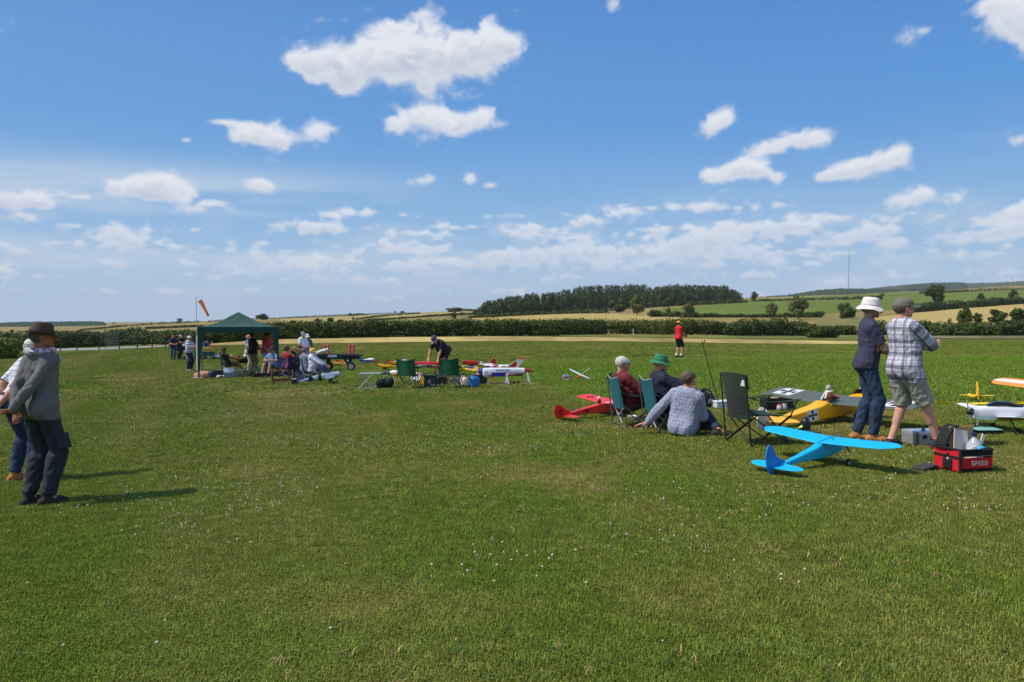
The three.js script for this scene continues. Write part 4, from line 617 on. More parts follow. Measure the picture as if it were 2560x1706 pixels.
  if (hat) {
    const mt = M(...hat.colour, hat.rough ?? 0.85), tilt = new THREE.Matrix4().makeTranslation(0, 0.175, 0.005).multiply(euler(hat.tilt ?? 0.06, 0, 0)), put = (g) => inHead(g.applyMatrix4(tilt));
    if (hat.kind === 'cap') {
      const dome = grid(22, 8, (u, v) => { const a = u * 6.283, e = v * Math.PI / 2, r = Math.cos(e), y = Math.sin(e) ** 0.8; return [Math.cos(a) * 0.092 * r, y * 0.088 - 0.005, Math.sin(a) * 0.112 * r + 0.005]; });
      const visor = slab(14, 6, (u, v) => { const a = mix(0.22, Math.PI - 0.22, u), r = 1 + v * 0.72; return [Math.cos(a) * 0.094 * (1 + v * 0.05), 0.0 - v * 0.022 - 0.018 * Math.cos(a) ** 2 * (0.4 + v), Math.sin(a) * 0.115 * r + 0.005]; }, 0.004);
      const h = part('cap', put(dome), mt, root); part('visor', put(visor), hat.visor ? M(...hat.visor, 0.85) : mt, h); if (hat.band) part('cap_band', put(lathe([[0.095, -0.004], [0.1, 0.012], [0.099, 0.014], [0.094, -0.002]], 22).scale(1, 1, 1.2)), M(...hat.band, 0.9), h);
      part('cap_button', put(ball(0.008, 0.006, 0.008, 0, 0.085, 0.005, 8)), mt, h);
    } else {
      const brimR = hat.brim ?? 0.06, drop = hat.drop ?? 0.03, ch = hat.height ?? 0.105, wav = hat.wave ?? 0.008, flat = hat.flat ?? 0;
      const crown = grid(28, 10, (u, v) => { const a = u * 6.283, t = v, r = t < 0.62 ? mix(1.03, hat.taper ?? 0.88, t / 0.62) : (hat.taper ?? 0.88) * Math.sqrt(Math.max(0, 1 - ((t - 0.62) / 0.38) ** 2)) , y = t < 0.62 ? t / 0.62 * ch * 0.72 : ch * (0.72 + 0.28 * Math.sin((t - 0.62) / 0.38 * Math.PI / 2)), dent = flat * Math.exp(-((Math.cos(a) * r) ** 2) * 14) * smooth(0.6, 0.95, t) * 0.03; return [Math.cos(a) * 0.09 * r, y - 0.004 - dent + wav * 0.3 * Math.sin(a * 3), Math.sin(a) * 0.108 * r]; });
      const brim = slab(36, 6, (u, v) => { const a = u * 6.283, up = (hat.curl ?? 0) * Math.cos(a) ** 2 * v * v; return [Math.cos(a) * (0.091 + brimR * v), -drop * v ** (hat.pow ?? 1) + up - 0.002 + wav * v * Math.sin(a * 4 + 1) + wav * v * Math.sin(a * 7) * 0.5, Math.sin(a) * (0.109 + brimR * v)]; }, 0.005);
      const h = part('hat', put(crown), mt, root); part('brim', put(brim), mt, h); part('hat_band', put(lathe([[0.0925, 0.0], [0.0965, 0.003], [0.0955, 0.022], [0.0915, 0.02]], 28).scale(1, 1, 1.18)), M(...(hat.band ?? hat.colour.map((v) => v * 0.8)), 0.8), h);
    }
  }
  if (o.glasses) part('sunglasses', inHead(join([...[-1, 1].map((s) => ball(0.024, 0.018, 0.008, s * 0.032, 0.136, 0.108, 10)), ...[-1, 1].map((s) => tube([s * 0.055, 0.142, 0.10], [s * 0.086, 0.142, 0.0], 0.003)), tube([-0.012, 0.14, 0.112], [0.012, 0.14, 0.112], 0.003)])), M(0.01, 0.01, 0.012, 0.15), root);
  root.userData.body = undefined; delete root.userData.body;
  return { root, tp, hp, leg, arm, k, hm, inHead, local };
}
// shirts
const plaid = (base, lines) => (q, a) => {                           // lines: [period, phase, width, colour, axis, strength]
  const u = a ? a[1] : Math.atan2(q[0], Math.abs(q[2]) + 0.10) * 0.15 + q[0] * 0.35 + (q[2] > 0 ? 0.04 : 0), v = a ? a[0] : q[1]; let c = base;
  for (const [p, ph, w, col, ax, s] of lines) { const t = (((ax ? v : u) / p + ph) % 1 + 1) % 1; if (t < w) c = c.map((x, i) => mix(x, col[i], s)); }
  return c;
};
const PROPS = [];

// ---------------------------------------------------------------- model aeroplanes: nose to +z, resting on their wheels at the origin
const font = await new FontLoader().loadAsync('fonts/droid/droid_sans_bold.typeface.json');
function lettering(text, size, depth, m, parent, [x, y, z], ry = 0, rx = 0, name = 'lettering') { const g = new TextGeometry(text, { font, size, depth, curveSegments: 3 }); g.computeBoundingBox(); const b = g.boundingBox; g.translate(-(b.max.x + b.min.x) / 2, -(b.max.y + b.min.y) / 2, 0); return part(name, at(g, x, y, z, rx, ry, 0), m, parent); }
const foil = (s) => 2.6 * (0.2969 * Math.sqrt(s) - 0.126 * s - 0.3516 * s * s + 0.2843 * s ** 3 - 0.1036 * s ** 4);
function wingSpec(w) {                                               // planform: leading edge and chord along the half span
  const half = w.span / 2; return (x) => {
    const t = clamp(Math.abs(x) / half), tip = w.tip === 'round' ? Math.sqrt(Math.max(0.0004, 1 - smooth(1 - (w.tipLen ?? 0.25), 1, t) ** 2 * 0.995 * (t > 1 - (w.tipLen ?? 0.25) ? ((t - 1 + (w.tipLen ?? 0.25)) / (w.tipLen ?? 0.25)) ** 1.2 : 0))) : 1;
    const c0 = mix(w.root, w.tipChord ?? w.root, t), c = c0 * tip, le = w.z - (w.sweep ?? 0) * t * half - (c0 - c) * (w.tipBias ?? 0.45); return [le, c, w.y + Math.tan(w.dihedral ?? 0) * Math.abs(x)];
  };
}
function wingGeo(w, n = 26) {
  const f = wingSpec(w), loops = [], ss = [0, 0.03, 0.1, 0.2, 0.35, 0.5, 0.68, 0.85, 1], half = w.span / 2;
  for (let i = 0; i <= n; i++) { const q = i / n * 2 - 1, x = half * Math.sign(q) * Math.min(0.9995, Math.abs(q) ** 0.85), [le, c, y] = f(x); loops.push([...ss.map((s) => [x, y + c * w.t * foil(s) , le - c * s]), ...ss.slice(1, -1).reverse().map((s) => [x, y - c * w.t * 0.35 * foil(s), le - c * s])]); }
  return loft(loops);
}
const onWing = (w, lift = 0.003) => { const f = wingSpec(w); return (x, s) => { const [le, c, y] = f(x); return [x, y + c * w.t * foil(clamp(s)) + lift, le - c * s]; }; };
function finGeo(pts, t, x0 = 0) {                                    // a thin upright outline [z, y]
  const s = new THREE.Shape(); pts.forEach(([z, y], i) => (i ? s.lineTo(z, y) : s.moveTo(z, y))); s.closePath();
  const g = new THREE.ExtrudeGeometry(s, { depth: t, bevelEnabled: true, bevelThickness: t * 0.25, bevelSize: t * 0.25, bevelSegments: 1, curveSegments: 8 }); return g.translate(0, 0, -t / 2).rotateY(-Math.PI / 2).translate(x0, 0, 0);
}
const rounded = (pts, n = 5) => new THREE.CatmullRomCurve3(pts.map(([a, b]) => new THREE.Vector3(a, b, 0)), true, 'catmullrom', 0.4).getPoints(pts.length * n).slice(0, -1).map((v) => [v.x, v.y]);
function crossGeo(f, n = 4) {                                        // iron cross in the unit square mapped by f(u, v)
  const gs = []; for (const [dx, dy] of [[1, 0], [-1, 0], [0, 1], [0, -1]]) gs.push(grid(n, n, (u, v) => { const r = u * 0.40, h = mix(0.045, 0.145, Math.max(0, u) ** 1.6) * (v * 2 - 1); return f(0.5 + dx * r - dy * h, 0.5 + dy * r + dx * h); })); gs.push(grid(2, 2, (u, v) => f(0.455 + 0.09 * u, 0.455 + 0.09 * v))); return join(gs);
}
const BLACK = S(20, 20, 22, 0.5), RUBBER = S(26, 26, 27, 0.85), WHITEPAINT = S(232, 232, 230, 0.4), STEEL = S(120, 122, 126, 0.35, 0.8), GREYPLASTIC = S(150, 152, 155, 0.5);
function propeller(o, z, y, len, col = BLACK, turn = 0.6, spinner) {
  const p = part('propeller', at(join([-1, 1].map((s) => { const g = ball(0.014, len / 4, 0.005, 0, s * len / 4, 0, 8); return g; })), 0, y, z, 0, 0, turn), col, o); if (spinner) part('spinner', at(lathe([[0.001, 0.05], [0.012, 0.035], [0.02, 0.015], [0.024, 0]], 14), 0, y, z - 0.01, Math.PI / 2), spinner, o); return p;
}
function gear(o, track, r, y, z, w = 0.025, legCol = STEEL, zw = 0) { for (const s of [-1, 1]) { part('landing_gear_leg', [tube([s * 0.03, y, z + 0.03], [s * track / 2, r, zw], 0.004), tube([s * 0.03, y, z - 0.07], [s * track / 2, r, zw], 0.004)], legCol, o); const wl = part('wheel', wheel(r, w, s * track / 2 + s * 0.012, r, zw), RUBBER, o); part('wheel_hub', hub(r * 0.5, w * 0.8, s * track / 2 + s * 0.012, r, zw), GREYPLASTIC, wl); } }
function stand(o, p, heading, pitch = 0, roll = 0) { o.rotation.order = 'YXZ'; o.rotation.x = -pitch; o.rotation.z = roll; return o; }
const plane = (label, p, heading, pitch = 0, group, roll = 0) => stand(thing('model_aeroplane', label, 'model aeroplane', p, heading, group), p, heading, pitch, roll);
function speckle(base, v = 0.05, f = 14) { return (x, y, z) => { const k = 1 + v * 2 * (noise3(x * f, y * f, z * f) - 0.5) + v * (noise3(x * f * 7, y * f * 7, z * f * 7) - 0.5); return base.map((q) => q * k); }; }
const VCp = new THREE.MeshStandardMaterial({ vertexColors: true, roughness: 0.42, side: THREE.DoubleSide });
{ // the blue high wing model
  const p = G(2066, 1164), o = plane('bright blue high wing model aeroplane nearest the camera, beside the red bag', p, [0.857, -0.516], 0.165), B = lin(14, 178, 226), D = lin(8, 124, 204);
  const w = { span: 1.66, root: 0.285, tipChord: 0.25, z: 0.185, y: 0.268, t: 0.10, dihedral: 0.045, tip: 'round', tipLen: 0.34 };
  part('wing', colourise(wingGeo(w, 40), speckle(B, 0.05, 9)), VCp, o);
  const fus = [[0.30, 0.036, 0.145, 0.225], [0.27, 0.05, 0.12, 0.235], [0.19, 0.056, 0.105, 0.262], [0.05, 0.058, 0.10, 0.272], [-0.10, 0.055, 0.105, 0.268], [-0.16, 0.05, 0.115, 0.25], [-0.45, 0.034, 0.15, 0.222], [-0.70, 0.02, 0.172, 0.205], [-0.86, 0.008, 0.178, 0.198]].map(([z, hw, a, b]) => superLoop(z, hw, a, b, 4.5, 24));
  part('fuselage', colourise(loft(fus), speckle(B, 0.04)), VCp, o);
  part('seam', grid(2, 14, (u, v) => onWing(w, 0.0035)(0.010 + 0.016 * u - 0.008, v)), M(...D, 0.5), o);
  part('hatch_ridge', [at(box(0.012, 0.012, 0.09, 0, 0, 0, 0.005), -0.05, 0.305, 0.07, -0.1, 0.5, 0)], M(...D, 0.5), o);
  const st = { span: 0.64, root: 0.20, tipChord: 0.15, z: -0.665, y: 0.205, t: 0.03, tip: 'round', tipLen: 0.6, sweep: 0.08 }; part('tailplane', colourise(wingGeo(st, 22), speckle(B, 0.04)), VCp, o);
  const fin = part('fin', colourise(finGeo(rounded([[-0.885, 0.15], [-0.905, 0.24], [-0.90, 0.35], [-0.85, 0.435], [-0.80, 0.40], [-0.745, 0.29], [-0.64, 0.215], [-0.86, 0.20]]), 0.010), speckle(D, 0.05)), VCp, o);
  part('rudder_line', [box(0.0125, 0.20, 0.003, 0, 0.29, -0.80, 0.001)], M(...lin(8, 84, 170), 0.6), fin); part('badge', [box(0.014, 0.034, 0.012, 0, 0.345, -0.83, 0.002)], BLACK, fin);
  part('tail_skid', [finGeo([[-0.87, 0.18], [-0.80, 0.18], [-0.855, 0.06]], 0.006)], M(...D, 0.5), o);
  gear(o, 0.40, 0.042, 0.12, 0.06, 0.025, STEEL, 0.085); propeller(o, 0.315, 0.185, 0.28, S(96, 100, 108, 0.5), -0.6);
  part('engine', [box(0.05, 0.05, 0.05, 0, 0.185, 0.285), box(0.03, 0.045, 0.03, 0, 0.235, 0.28)], STEEL, o);
  part('rubber_band', [tube([-0.06, 0.262, 0.20], [-0.06, 0.262, -0.12], 0.003)], S(12, 90, 170, 0.6), o);
}
{ // the yellow monoplane with the olive wing
  const p = G(2102, 1053), o = plane('large yellow model monoplane with an olive wing that bears black crosses on white', p, [0.89, -0.45], 0.165), Y = lin(250, 178, 8), Ol = lin(92, 96, 76);
  o.scale.setScalar(1.18); const w = { span: 2.30, root: 0.49, tipChord: 0.47, z: 0.24, y: 0.275, t: 0.085, dihedral: 0.03, tip: 'square', sweep: -0.0 };
  part('wing', colourise(wingGeo(w, 30), speckle(Ol, 0.05, 6)), VCp, o); const ow = onWing(w, 0.003), ow2 = onWing(w, 0.005);
  for (const sx of [1, -1]) { const q = (f) => (u, v) => f(sx * (0.70 + 0.31 * u), 0.12 + 0.66 * v); const pn = part('white_panel', grid(10, 12, q(ow)), S(214, 214, 208, 0.6), o); part('cross', crossGeo(q(ow2), 5), BLACK, pn); }
  const fus = [[0.52, 0.10, 0.11, 0.26], [0.40, 0.115, 0.095, 0.265], [0.25, 0.12, 0.09, 0.265], [0.0, 0.12, 0.09, 0.265], [-0.22, 0.115, 0.105, 0.27], [-0.30, 0.11, 0.11, 0.335], [-0.42, 0.105, 0.12, 0.305], [-0.80, 0.075, 0.175, 0.29], [-1.2, 0.02, 0.245, 0.275]].map(([z, hw, a, b]) => superLoop(z, hw, a, b, 7, 28));
  part('fuselage', colourise(loft(fus), speckle(Y, 0.04)), VCp, o);
  for (const s of [-1, 1]) { const sd = (u, v, l) => { const z = -0.50 + 0.17 * u * s - (s > 0 ? 0.17 : 0), hw = mix(0.105, 0.075, (-0.42 - z) / 0.38) + l; return [s * hw, 0.145 + 0.145 * v, z]; }; const pn = part('side_panel', grid(4, 4, (u, v) => sd(u, v, 0.003)), WHITEPAINT, o); part('cross', crossGeo((u, v) => sd(u, v, 0.005), 4), BLACK, pn); }
  part('cowling', [at(lathe([[0.03, 0.11], [0.10, 0.105], [0.135, 0.07], [0.145, 0.0], [0.14, -0.10]], 24), 0, 0.20, 0.52, Math.PI / 2)], S(158, 160, 168, 0.35, 0.4), o);
  const tail = { span: 0.74, root: 0.26, tipChord: 0.16, z: -1.04, y: 0.285, t: 0.03, tip: 'round', tipLen: 0.7 }; part('tailplane', colourise(wingGeo(tail, 20), speckle(Y, 0.04)), VCp, o);
  part('rudder', finGeo(rounded([[-1.20, 0.21], [-1.38, 0.21], [-1.42, 0.33], [-1.35, 0.42], [-1.24, 0.37]]), 0.012), S(186, 188, 186, 0.6), o);
  gear(o, 0.58, 0.095, 0.14, 0.10, 0.05, BLACK); propeller(o, 0.66, 0.20, 0.46, BLACK, 0.15);
  part('tail_skid', [tube([0, 0.26, -1.15], [0, 0.17, -1.22], 0.008)], BLACK, o);
  // the little pilot in the cockpit
  const pl = part('pilot', [ball(0.055, 0.075, 0.045, 0, 0.37, -0.16), tube([-0.05, 0.38, -0.16], [-0.09, 0.33, -0.09], 0.018), tube([0.05, 0.38, -0.16], [0.09, 0.33, -0.09], 0.018)], S(128, 72, 40, 0.8), o);
  part('pilot_head', [ball(0.034, 0.042, 0.038, 0, 0.47, -0.155)], S(176, 168, 162, 0.6), pl); part('scarf', [at(new THREE.TorusGeometry(0.034, 0.013, 8, 16), 0, 0.428, -0.157, Math.PI / 2), tube([0.02, 0.42, -0.19], [0.07, 0.33, -0.225], 0.013), tube([0.0, 0.42, -0.19], [0.0, 0.35, -0.23], 0.012)], WHITEPAINT, pl);
  part('cockpit_rim', [at(new THREE.TorusGeometry(0.075, 0.014, 8, 20), 0, 0.32, -0.16, Math.PI / 2)], BLACK, o);
}
{ // the red model behind the chairs
  const p = G(1526, 1040), o = plane('flat red model aeroplane with black crosses, left of the two seated men', p, [0.86, -0.50], 0.075), Rd = lin(236, 52, 38);
  const w = { span: 1.7, root: 0.36, tipChord: 0.33, z: 0.20, y: 0.235, t: 0.06, dihedral: 0.06, tip: 'square' };
  part('wing', colourise(wingGeo(w, 24), speckle(Rd, 0.06, 8)), VCp, o); const ow = onWing(w, 0.003); for (const s of [-1, 1]) part('cross', crossGeo((u, v) => ow(s * (0.48 + 0.22 * u), 0.22 + 0.6 * v), 4), BLACK, o);
  const fus = [[0.36, 0.05, 0.10, 0.21], [0.2, 0.06, 0.085, 0.235], [-0.22, 0.058, 0.085, 0.245], [-0.30, 0.055, 0.09, 0.235], [-0.7, 0.035, 0.115, 0.19], [-0.98, 0.012, 0.12, 0.15]].map(([z, hw, a, b]) => superLoop(z, hw, a, b, 8, 24));
  part('fuselage', colourise(loft(fus), speckle(Rd, 0.05)), VCp, o); for (const s of [-1, 1]) part('cross', crossGeo((u, v) => { const z = -0.46 - 0.14 * u; return [s * (mix(0.055, 0.035, (-0.30 - z) / 0.4) + 0.004), 0.105 + 0.11 * v, z]; }, 3), BLACK, o);
  const fin = part('fin', finGeo([[-0.78, 0.15], [-1.10, 0.10], [-1.16, 0.22], [-1.12, 0.325], [-1.05, 0.33]], 0.010), S(226, 34, 28, 0.5), o); for (const s of [-1, 1]) part('cross', crossGeo((u, v) => [s * 0.0095, 0.145 + 0.13 * v, -1.09 + 0.15 * u], 3), BLACK, fin);
  part('tailplane', colourise(wingGeo({ span: 0.62, root: 0.19, tipChord: 0.14, z: -0.84, y: 0.14, t: 0.03, tip: 'square' }, 10), speckle(Rd, 0.05)), VCp, o);
  gear(o, 0.34, 0.06, 0.10, 0.02, 0.03); propeller(o, 0.38, 0.16, 0.3, BLACK, 0.3); part('tail_wheel', wheel(0.025, 0.016, 0, 0.022, -0.99), RUBBER, o); part('canopy_strip', grid(3, 8, (u, v) => ow(-0.035 + 0.07 * u, 0.05 + 0.85 * v)), S(196, 198, 200, 0.4), o);
  const pl = part('pilot', [ball(0.035, 0.045, 0.035, 0, 0.28, -0.22)], S(60, 48, 40, 0.8), o); part('pilot_head', [ball(0.024, 0.03, 0.026, 0, 0.338, -0.22)], S(225, 222, 218, 0.6), pl);
}
{ // white and yellow trainer at the right edge
  const p = G(2506, 1080), o = plane('white low wing model aeroplane with black canopy and yellow trim at the right edge', p, [-1, 0.03], 0.02), Wt = lin(232, 233, 236);
  const fus = [[0.42, 0.055, 0.185, 0.31], [0.36, 0.075, 0.165, 0.335], [0.2, 0.085, 0.15, 0.35], [0.0, 0.085, 0.145, 0.36], [-0.3, 0.075, 0.16, 0.34], [-0.8, 0.04, 0.2, 0.3], [-1.05, 0.02, 0.22, 0.28]].map(([z, hw, a, b]) => superLoop(z, hw, a, b, 3, 24));
  part('fuselage', loft(fus), S(232, 233, 236, 0.3), o); part('canopy', loft([[0.24, 0.05, 0.33, 0.352], [0.12, 0.066, 0.33, 0.405], [-0.05, 0.07, 0.33, 0.415], [-0.24, 0.05, 0.32, 0.36]].map(([z, hw, a, b]) => superLoop(z, hw, a, b, 2.2, 18))), S(22, 24, 28, 0.12), o);
  const w = { span: 1.7, root: 0.36, tipChord: 0.26, z: 0.14, y: 0.20, t: 0.09, dihedral: 0.11, tip: 'round', tipLen: 0.12 }; part('wing', colourise(wingGeo(w, 30), (x, y, z) => (Math.abs(x) > 0.25 && z < -0.02 && z > -0.17 ? lin(226, 200, 112) : Wt)), VCp, o);
  for (const s of [-1, 1]) part('wing_stripe', grid(4, 8, (u, v) => onWing(w, 0.003)(s * (0.2 + 0.12 * u + 0.25 * (1 - v)), 0.04 + 0.42 * v)), S(58, 66, 88, 0.4), o);
  part('trim', loft([[0.12, 0.087, 0.15, 0.2], [-0.3, 0.079, 0.165, 0.22], [-0.8, 0.043, 0.205, 0.235]].map(([z, hw, a, b]) => superLoop(z, hw, a, b, 5, 18))), S(150, 130, 20, 0.4), o);
  part('spinner', at(lathe([[0.001, 0.085], [0.022, 0.05], [0.038, 0.0]], 16), 0, 0.25, 0.43, Math.PI / 2), BLACK, o); propeller(o, 0.46, 0.25, 0.32, S(120, 122, 122, 0.4), 0.35);
  part('nose_leg', [tube([0, 0.17, 0.33], [0, 0.06, 0.35], 0.010)], WHITEPAINT, o); part('wheel', wheel(0.045, 0.03, 0, 0.045, 0.35), RUBBER, o);
  for (const s of [-1, 1]) { part('landing_gear_leg', [tube([s * 0.10, 0.2, -0.02], [s * 0.24, 0.05, -0.03], 0.008)], BLACK, o); part('wheel', wheel(0.045, 0.03, s * 0.25, 0.045, -0.03), RUBBER, o); }
  part('fin', finGeo([[-0.78, 0.28], [-1.08, 0.24], [-1.12, 0.5], [-0.98, 0.5]], 0.014), WHITEPAINT, o); part('tailplane', wingGeo({ span: 0.6, root: 0.2, tipChord: 0.14, z: -0.85, y: 0.27, t: 0.04 }, 10), WHITEPAINT, o);
}
{ // orange winged glider, cut by the frame
  const p = G(2650, 1028), o = plane('orange and white winged model, only its wing half and orange fin in view', p, [0.90, -0.44], 0.24), Or = lin(245, 150, 58);
  const w = { span: 2.1, root: 0.46, tipChord: 0.36, z: 0.24, y: 0.40, t: 0.09, dihedral: 0.03, tip: 'round', tipLen: 0.2 }; part('wing', colourise(wingGeo(w, 40), (x, y, z) => { const [le, c] = wingSpec(w)(x), s = (le - z) / c; return s > 0.30 && s < 0.62 ? lin(236, 230, 226) : Or; }), VCp, o);
  part('fuselage', loft([[0.5, 0.05, 0.22, 0.36], [0.2, 0.06, 0.20, 0.40], [-0.2, 0.055, 0.2, 0.4], [-0.8, 0.02, 0.22, 0.28]].map(([z, hw, a, b]) => superLoop(z, hw, a, b, 5, 20))), S(240, 190, 60, 0.4), o);
  part('fin', finGeo(rounded([[-0.62, 0.24], [-0.86, 0.20], [-0.87, 0.36], [-0.78, 0.44], [-0.70, 0.38]]), 0.012), S(226, 92, 24, 0.5), o); part('tailplane', wingGeo({ span: 0.6, root: 0.18, tipChord: 0.14, z: -0.66, y: 0.25, t: 0.03, tip: 'round', tipLen: 0.5 }, 12), S(240, 150, 40, 0.5), o); gear(o, 0.3, 0.05, 0.2, 0.05); propeller(o, 0.52, 0.3, 0.3);
}
{ // yellow tail standing in the long grass
  const p = G(2432, 1000), o = plane('yellow model seen tail on in the long grass right of the plaid shirt', p, [0.32, -0.95], 0.02);
  part('fin', finGeo([[-0.30, 0.06], [-0.42, 0.06], [-0.40, 0.22], [-0.34, 0.30], [-0.27, 0.37], [-0.27, 0.12]], 0.012), S(240, 178, 20, 0.5), o); part('tailplane', wingGeo({ span: 0.56, root: 0.15, tipChord: 0.10, z: -0.27, y: 0.125, t: 0.03 }, 10), S(246, 205, 24, 0.5), o);
  part('fuselage', loft([[0.3, 0.02, 0.03, 0.09], [0.0, 0.025, 0.04, 0.1], [-0.4, 0.012, 0.08, 0.12]].map(([z, hw, a, b]) => superLoop(z, hw, a, b, 4, 16))), S(240, 190, 30, 0.5), o); }
{ // small model crashed in the long grass, octagonal tail
  const p = G(1438, 951), o = plane('little white and orange model tilted in the long grass behind the white haired man', p, [0.96, -0.28], 0.10, undefined, 0.0);
  const pan = part('tail_panel', finGeo([[-0.38, 0.10], [-0.33, 0.04], [-0.22, 0.02], [-0.16, 0.06], [-0.16, 0.14], [-0.21, 0.20], [-0.32, 0.21], [-0.38, 0.17]], 0.01), S(228, 226, 230, 0.5), o); for (const s of [-1, 1]) part('red_stripe', box(0.003, 0.045, 0.21, s * 0.0085, 0.115, -0.27, 0.001), S(206, 62, 74, 0.5), pan);
  part('boom', [tube([0, 0.10, -0.2], [0, 0.09, 0.12], 0.007)], BLACK, o); part('nose', [ball(0.035, 0.035, 0.09, 0, 0.09, 0.13, 12)], S(232, 84, 30, 0.5), o);
  part('wing', [at(wingGeo({ span: 0.72, root: 0.17, tipChord: 0.12, z: 0.24, y: 0.0, t: 0.1, tip: 'round' }, 16), 0.0, 0.15, 0.10, 0, 0.9, 0.5)], S(226, 232, 236, 0.45), o); part('mast', [tube([-0.02, 0.16, 0.24], [-0.04, 0.30, 0.46], 0.007)], WHITEPAINT, o);
}
{ // silver fighter in the middle
  const p = G(828, 958), o = plane('silver model fighter with black bands in front of the man in the yellow cap', p, [0.95, -0.30], 0.15), Sv = S(188, 194, 204, 0.28, 0.55);
  part('fuselage', loft([[0.30, 0.07, 0.16, 0.34], [0.1, 0.085, 0.13, 0.36], [-0.2, 0.08, 0.14, 0.36], [-0.6, 0.055, 0.17, 0.31], [-1.0, 0.02, 0.2, 0.26]].map(([z, hw, a, b]) => superLoop(z, hw, a, b, 2.2, 20))), Sv, o);
  part('band', loft([[-0.28, 0.080, 0.14, 0.356], [-0.38, 0.074, 0.147, 0.345]].map(([z, hw, a, b]) => superLoop(z, hw, a, b, 2.2, 20)), false), BLACK, o); for (const s of [-1, 1]) part('roundel', at(new THREE.CircleGeometry(0.085, 18), s * 0.072, 0.24, -0.62, 0, s * Math.PI / 2 - s * 0.09), S(24, 32, 66, 0.5), o);
  part('wing', wingGeo({ span: 1.3, root: 0.34, tipChord: 0.22, z: 0.12, y: 0.16, t: 0.09, dihedral: 0.08, tip: 'round', tipLen: 0.15 }, 24), S(206, 210, 216, 0.3, 0.5), o); part('tailplane', wingGeo({ span: 0.56, root: 0.17, tipChord: 0.11, z: -0.82, y: 0.24, t: 0.04 }, 8), Sv, o);
  const fin = part('fin', finGeo([[-0.78, 0.28], [-1.06, 0.22], [-1.08, 0.52], [-0.98, 0.54]], 0.016), S(70, 84, 112, 0.4), o); for (let i = 0; i < 5; i++) for (const s of [-1, 1]) part('stripe', box(0.002, 0.026, 0.07, s * 0.011, 0.27 + i * 0.052, -1.03, 0.0008), i % 2 ? WHITEPAINT : S(196, 44, 44, 0.5), fin);
  part('spinner', at(lathe([[0.001, 0.10], [0.02, 0.06], [0.03, 0]], 14), 0, 0.25, 0.29, Math.PI / 2), S(220, 222, 226, 0.15, 0.9), o); propeller(o, 0.34, 0.25, 0.42, BLACK, 0.1); gear(o, 0.42, 0.055, 0.14, 0.02, 0.03, BLACK); part('canopy', ball(0.045, 0.05, 0.14, 0, 0.36, -0.06), S(30, 38, 44, 0.1), o);
}
{ // the jet on white trestles
  const p = G(1285, 958), o = thing('model_jet', 'white model jet with red nose and striped wing resting on white trestles', 'model jet', p, [1, -0.05]), Wt = S(214, 219, 228, 0.35);
  part('fuselage', loft([[0.30, 0.085, 0.28, 0.43], [0.15, 0.095, 0.25, 0.44], [-0.3, 0.10, 0.23, 0.445], [-0.6, 0.105, 0.17, 0.445], [-0.86, 0.105, 0.16, 0.44], [-0.90, 0.085, 0.19, 0.41]].map(([z, hw, a, b]) => superLoop(z, hw, a, b, 2.8, 22))), Wt, o);
  part('nose_cone', at(lathe([[0.001, 0.27], [0.03, 0.18], [0.06, 0.08], [0.078, 0]], 18), 0, 0.355, 0.30, Math.PI / 2), S(186, 26, 22, 0.35), o); part('tail_pipe', at(lathe([[0.06, 0], [0.07, 0.06], [0.06, 0.14]], 16), 0, 0.34, -0.89, -Math.PI / 2), S(70, 78, 150, 0.35, 0.3), o); part('exhaust', at(lathe([[0.045, 0], [0.045, 0.06]], 14), 0, 0.34, -1.0, -Math.PI / 2), S(214, 220, 230, 0.25, 0.7), o);
  part('belly_panel', [box(0.008, 0.11, 0.46, -0.104, 0.255, -0.42, 0.003)], S(32, 26, 130, 0.4), o); part('underside', [box(0.16, 0.05, 0.5, 0, 0.235, 0.0, 0.02)], S(60, 22, 30, 0.5), o); part('side_flash', [box(0.009, 0.05, 0.16, -0.1035, 0.22, -0.66, 0.003)], S(190, 48, 76, 0.4), o);
  const up = (pts, col, t, name, x, lean) => part(name, at(finGeo(pts, t), x, 0, 0, 0, 0, lean), col, o);
  const wng = up([[0.10, 0.44], [-0.26, 0.44], [0.14, 0.70], [0.34, 0.70]].map(([z, y]) => [z, y]), S(206, 208, 198, 0.4), 0.014, 'wing', 0, 0.0); part('wing_tip', finGeo([[0.115, 0.69], [0.34, 0.69], [0.345, 0.715], [0.125, 0.715]], 0.020), S(228, 44, 28, 0.4), wng); part('red_chevron', finGeo([[-0.13, 0.505], [0.06, 0.65], [0.08, 0.50], [0.03, 0.455]], 0.017), S(176, 34, 26, 0.4), wng); part('green_chevron', finGeo([[-0.18, 0.475], [-0.12, 0.515], [0.02, 0.45], [-0.10, 0.447]], 0.0165), S(22, 110, 82, 0.4), wng);
  const t2 = up([[-0.72, 0.43], [-0.52, 0.43], [-0.42, 0.53], [-0.58, 0.53]], S(206, 206, 198, 0.4), 0.012, 'tail_fin', 0, 0); part('red_chevron', finGeo([[-0.64, 0.44], [-0.52, 0.515], [-0.46, 0.50], [-0.55, 0.44]], 0.015), S(168, 40, 32, 0.4), t2);
  part('side_wing', wingGeo({ span: 0.9, root: 0.34, tipChord: 0.2, z: 0.1, y: 0.26, t: 0.05, sweep: 0.4 }, 10), S(120, 30, 34, 0.4), o); part('red_spine', [box(0.03, 0.012, 0.5, 0, 0.449, -0.25, 0.004)], S(220, 40, 30, 0.4), o);
  lettering('VALIANT M20', 0.045, 0.003, S(46, 74, 92, 0.5), o, [-0.101, 0.385, -0.33], -Math.PI / 2); lettering('17', 0.06, 0.003, S(190, 50, 60, 0.5), o, [-0.104, 0.30, -0.80], -Math.PI / 2);
}
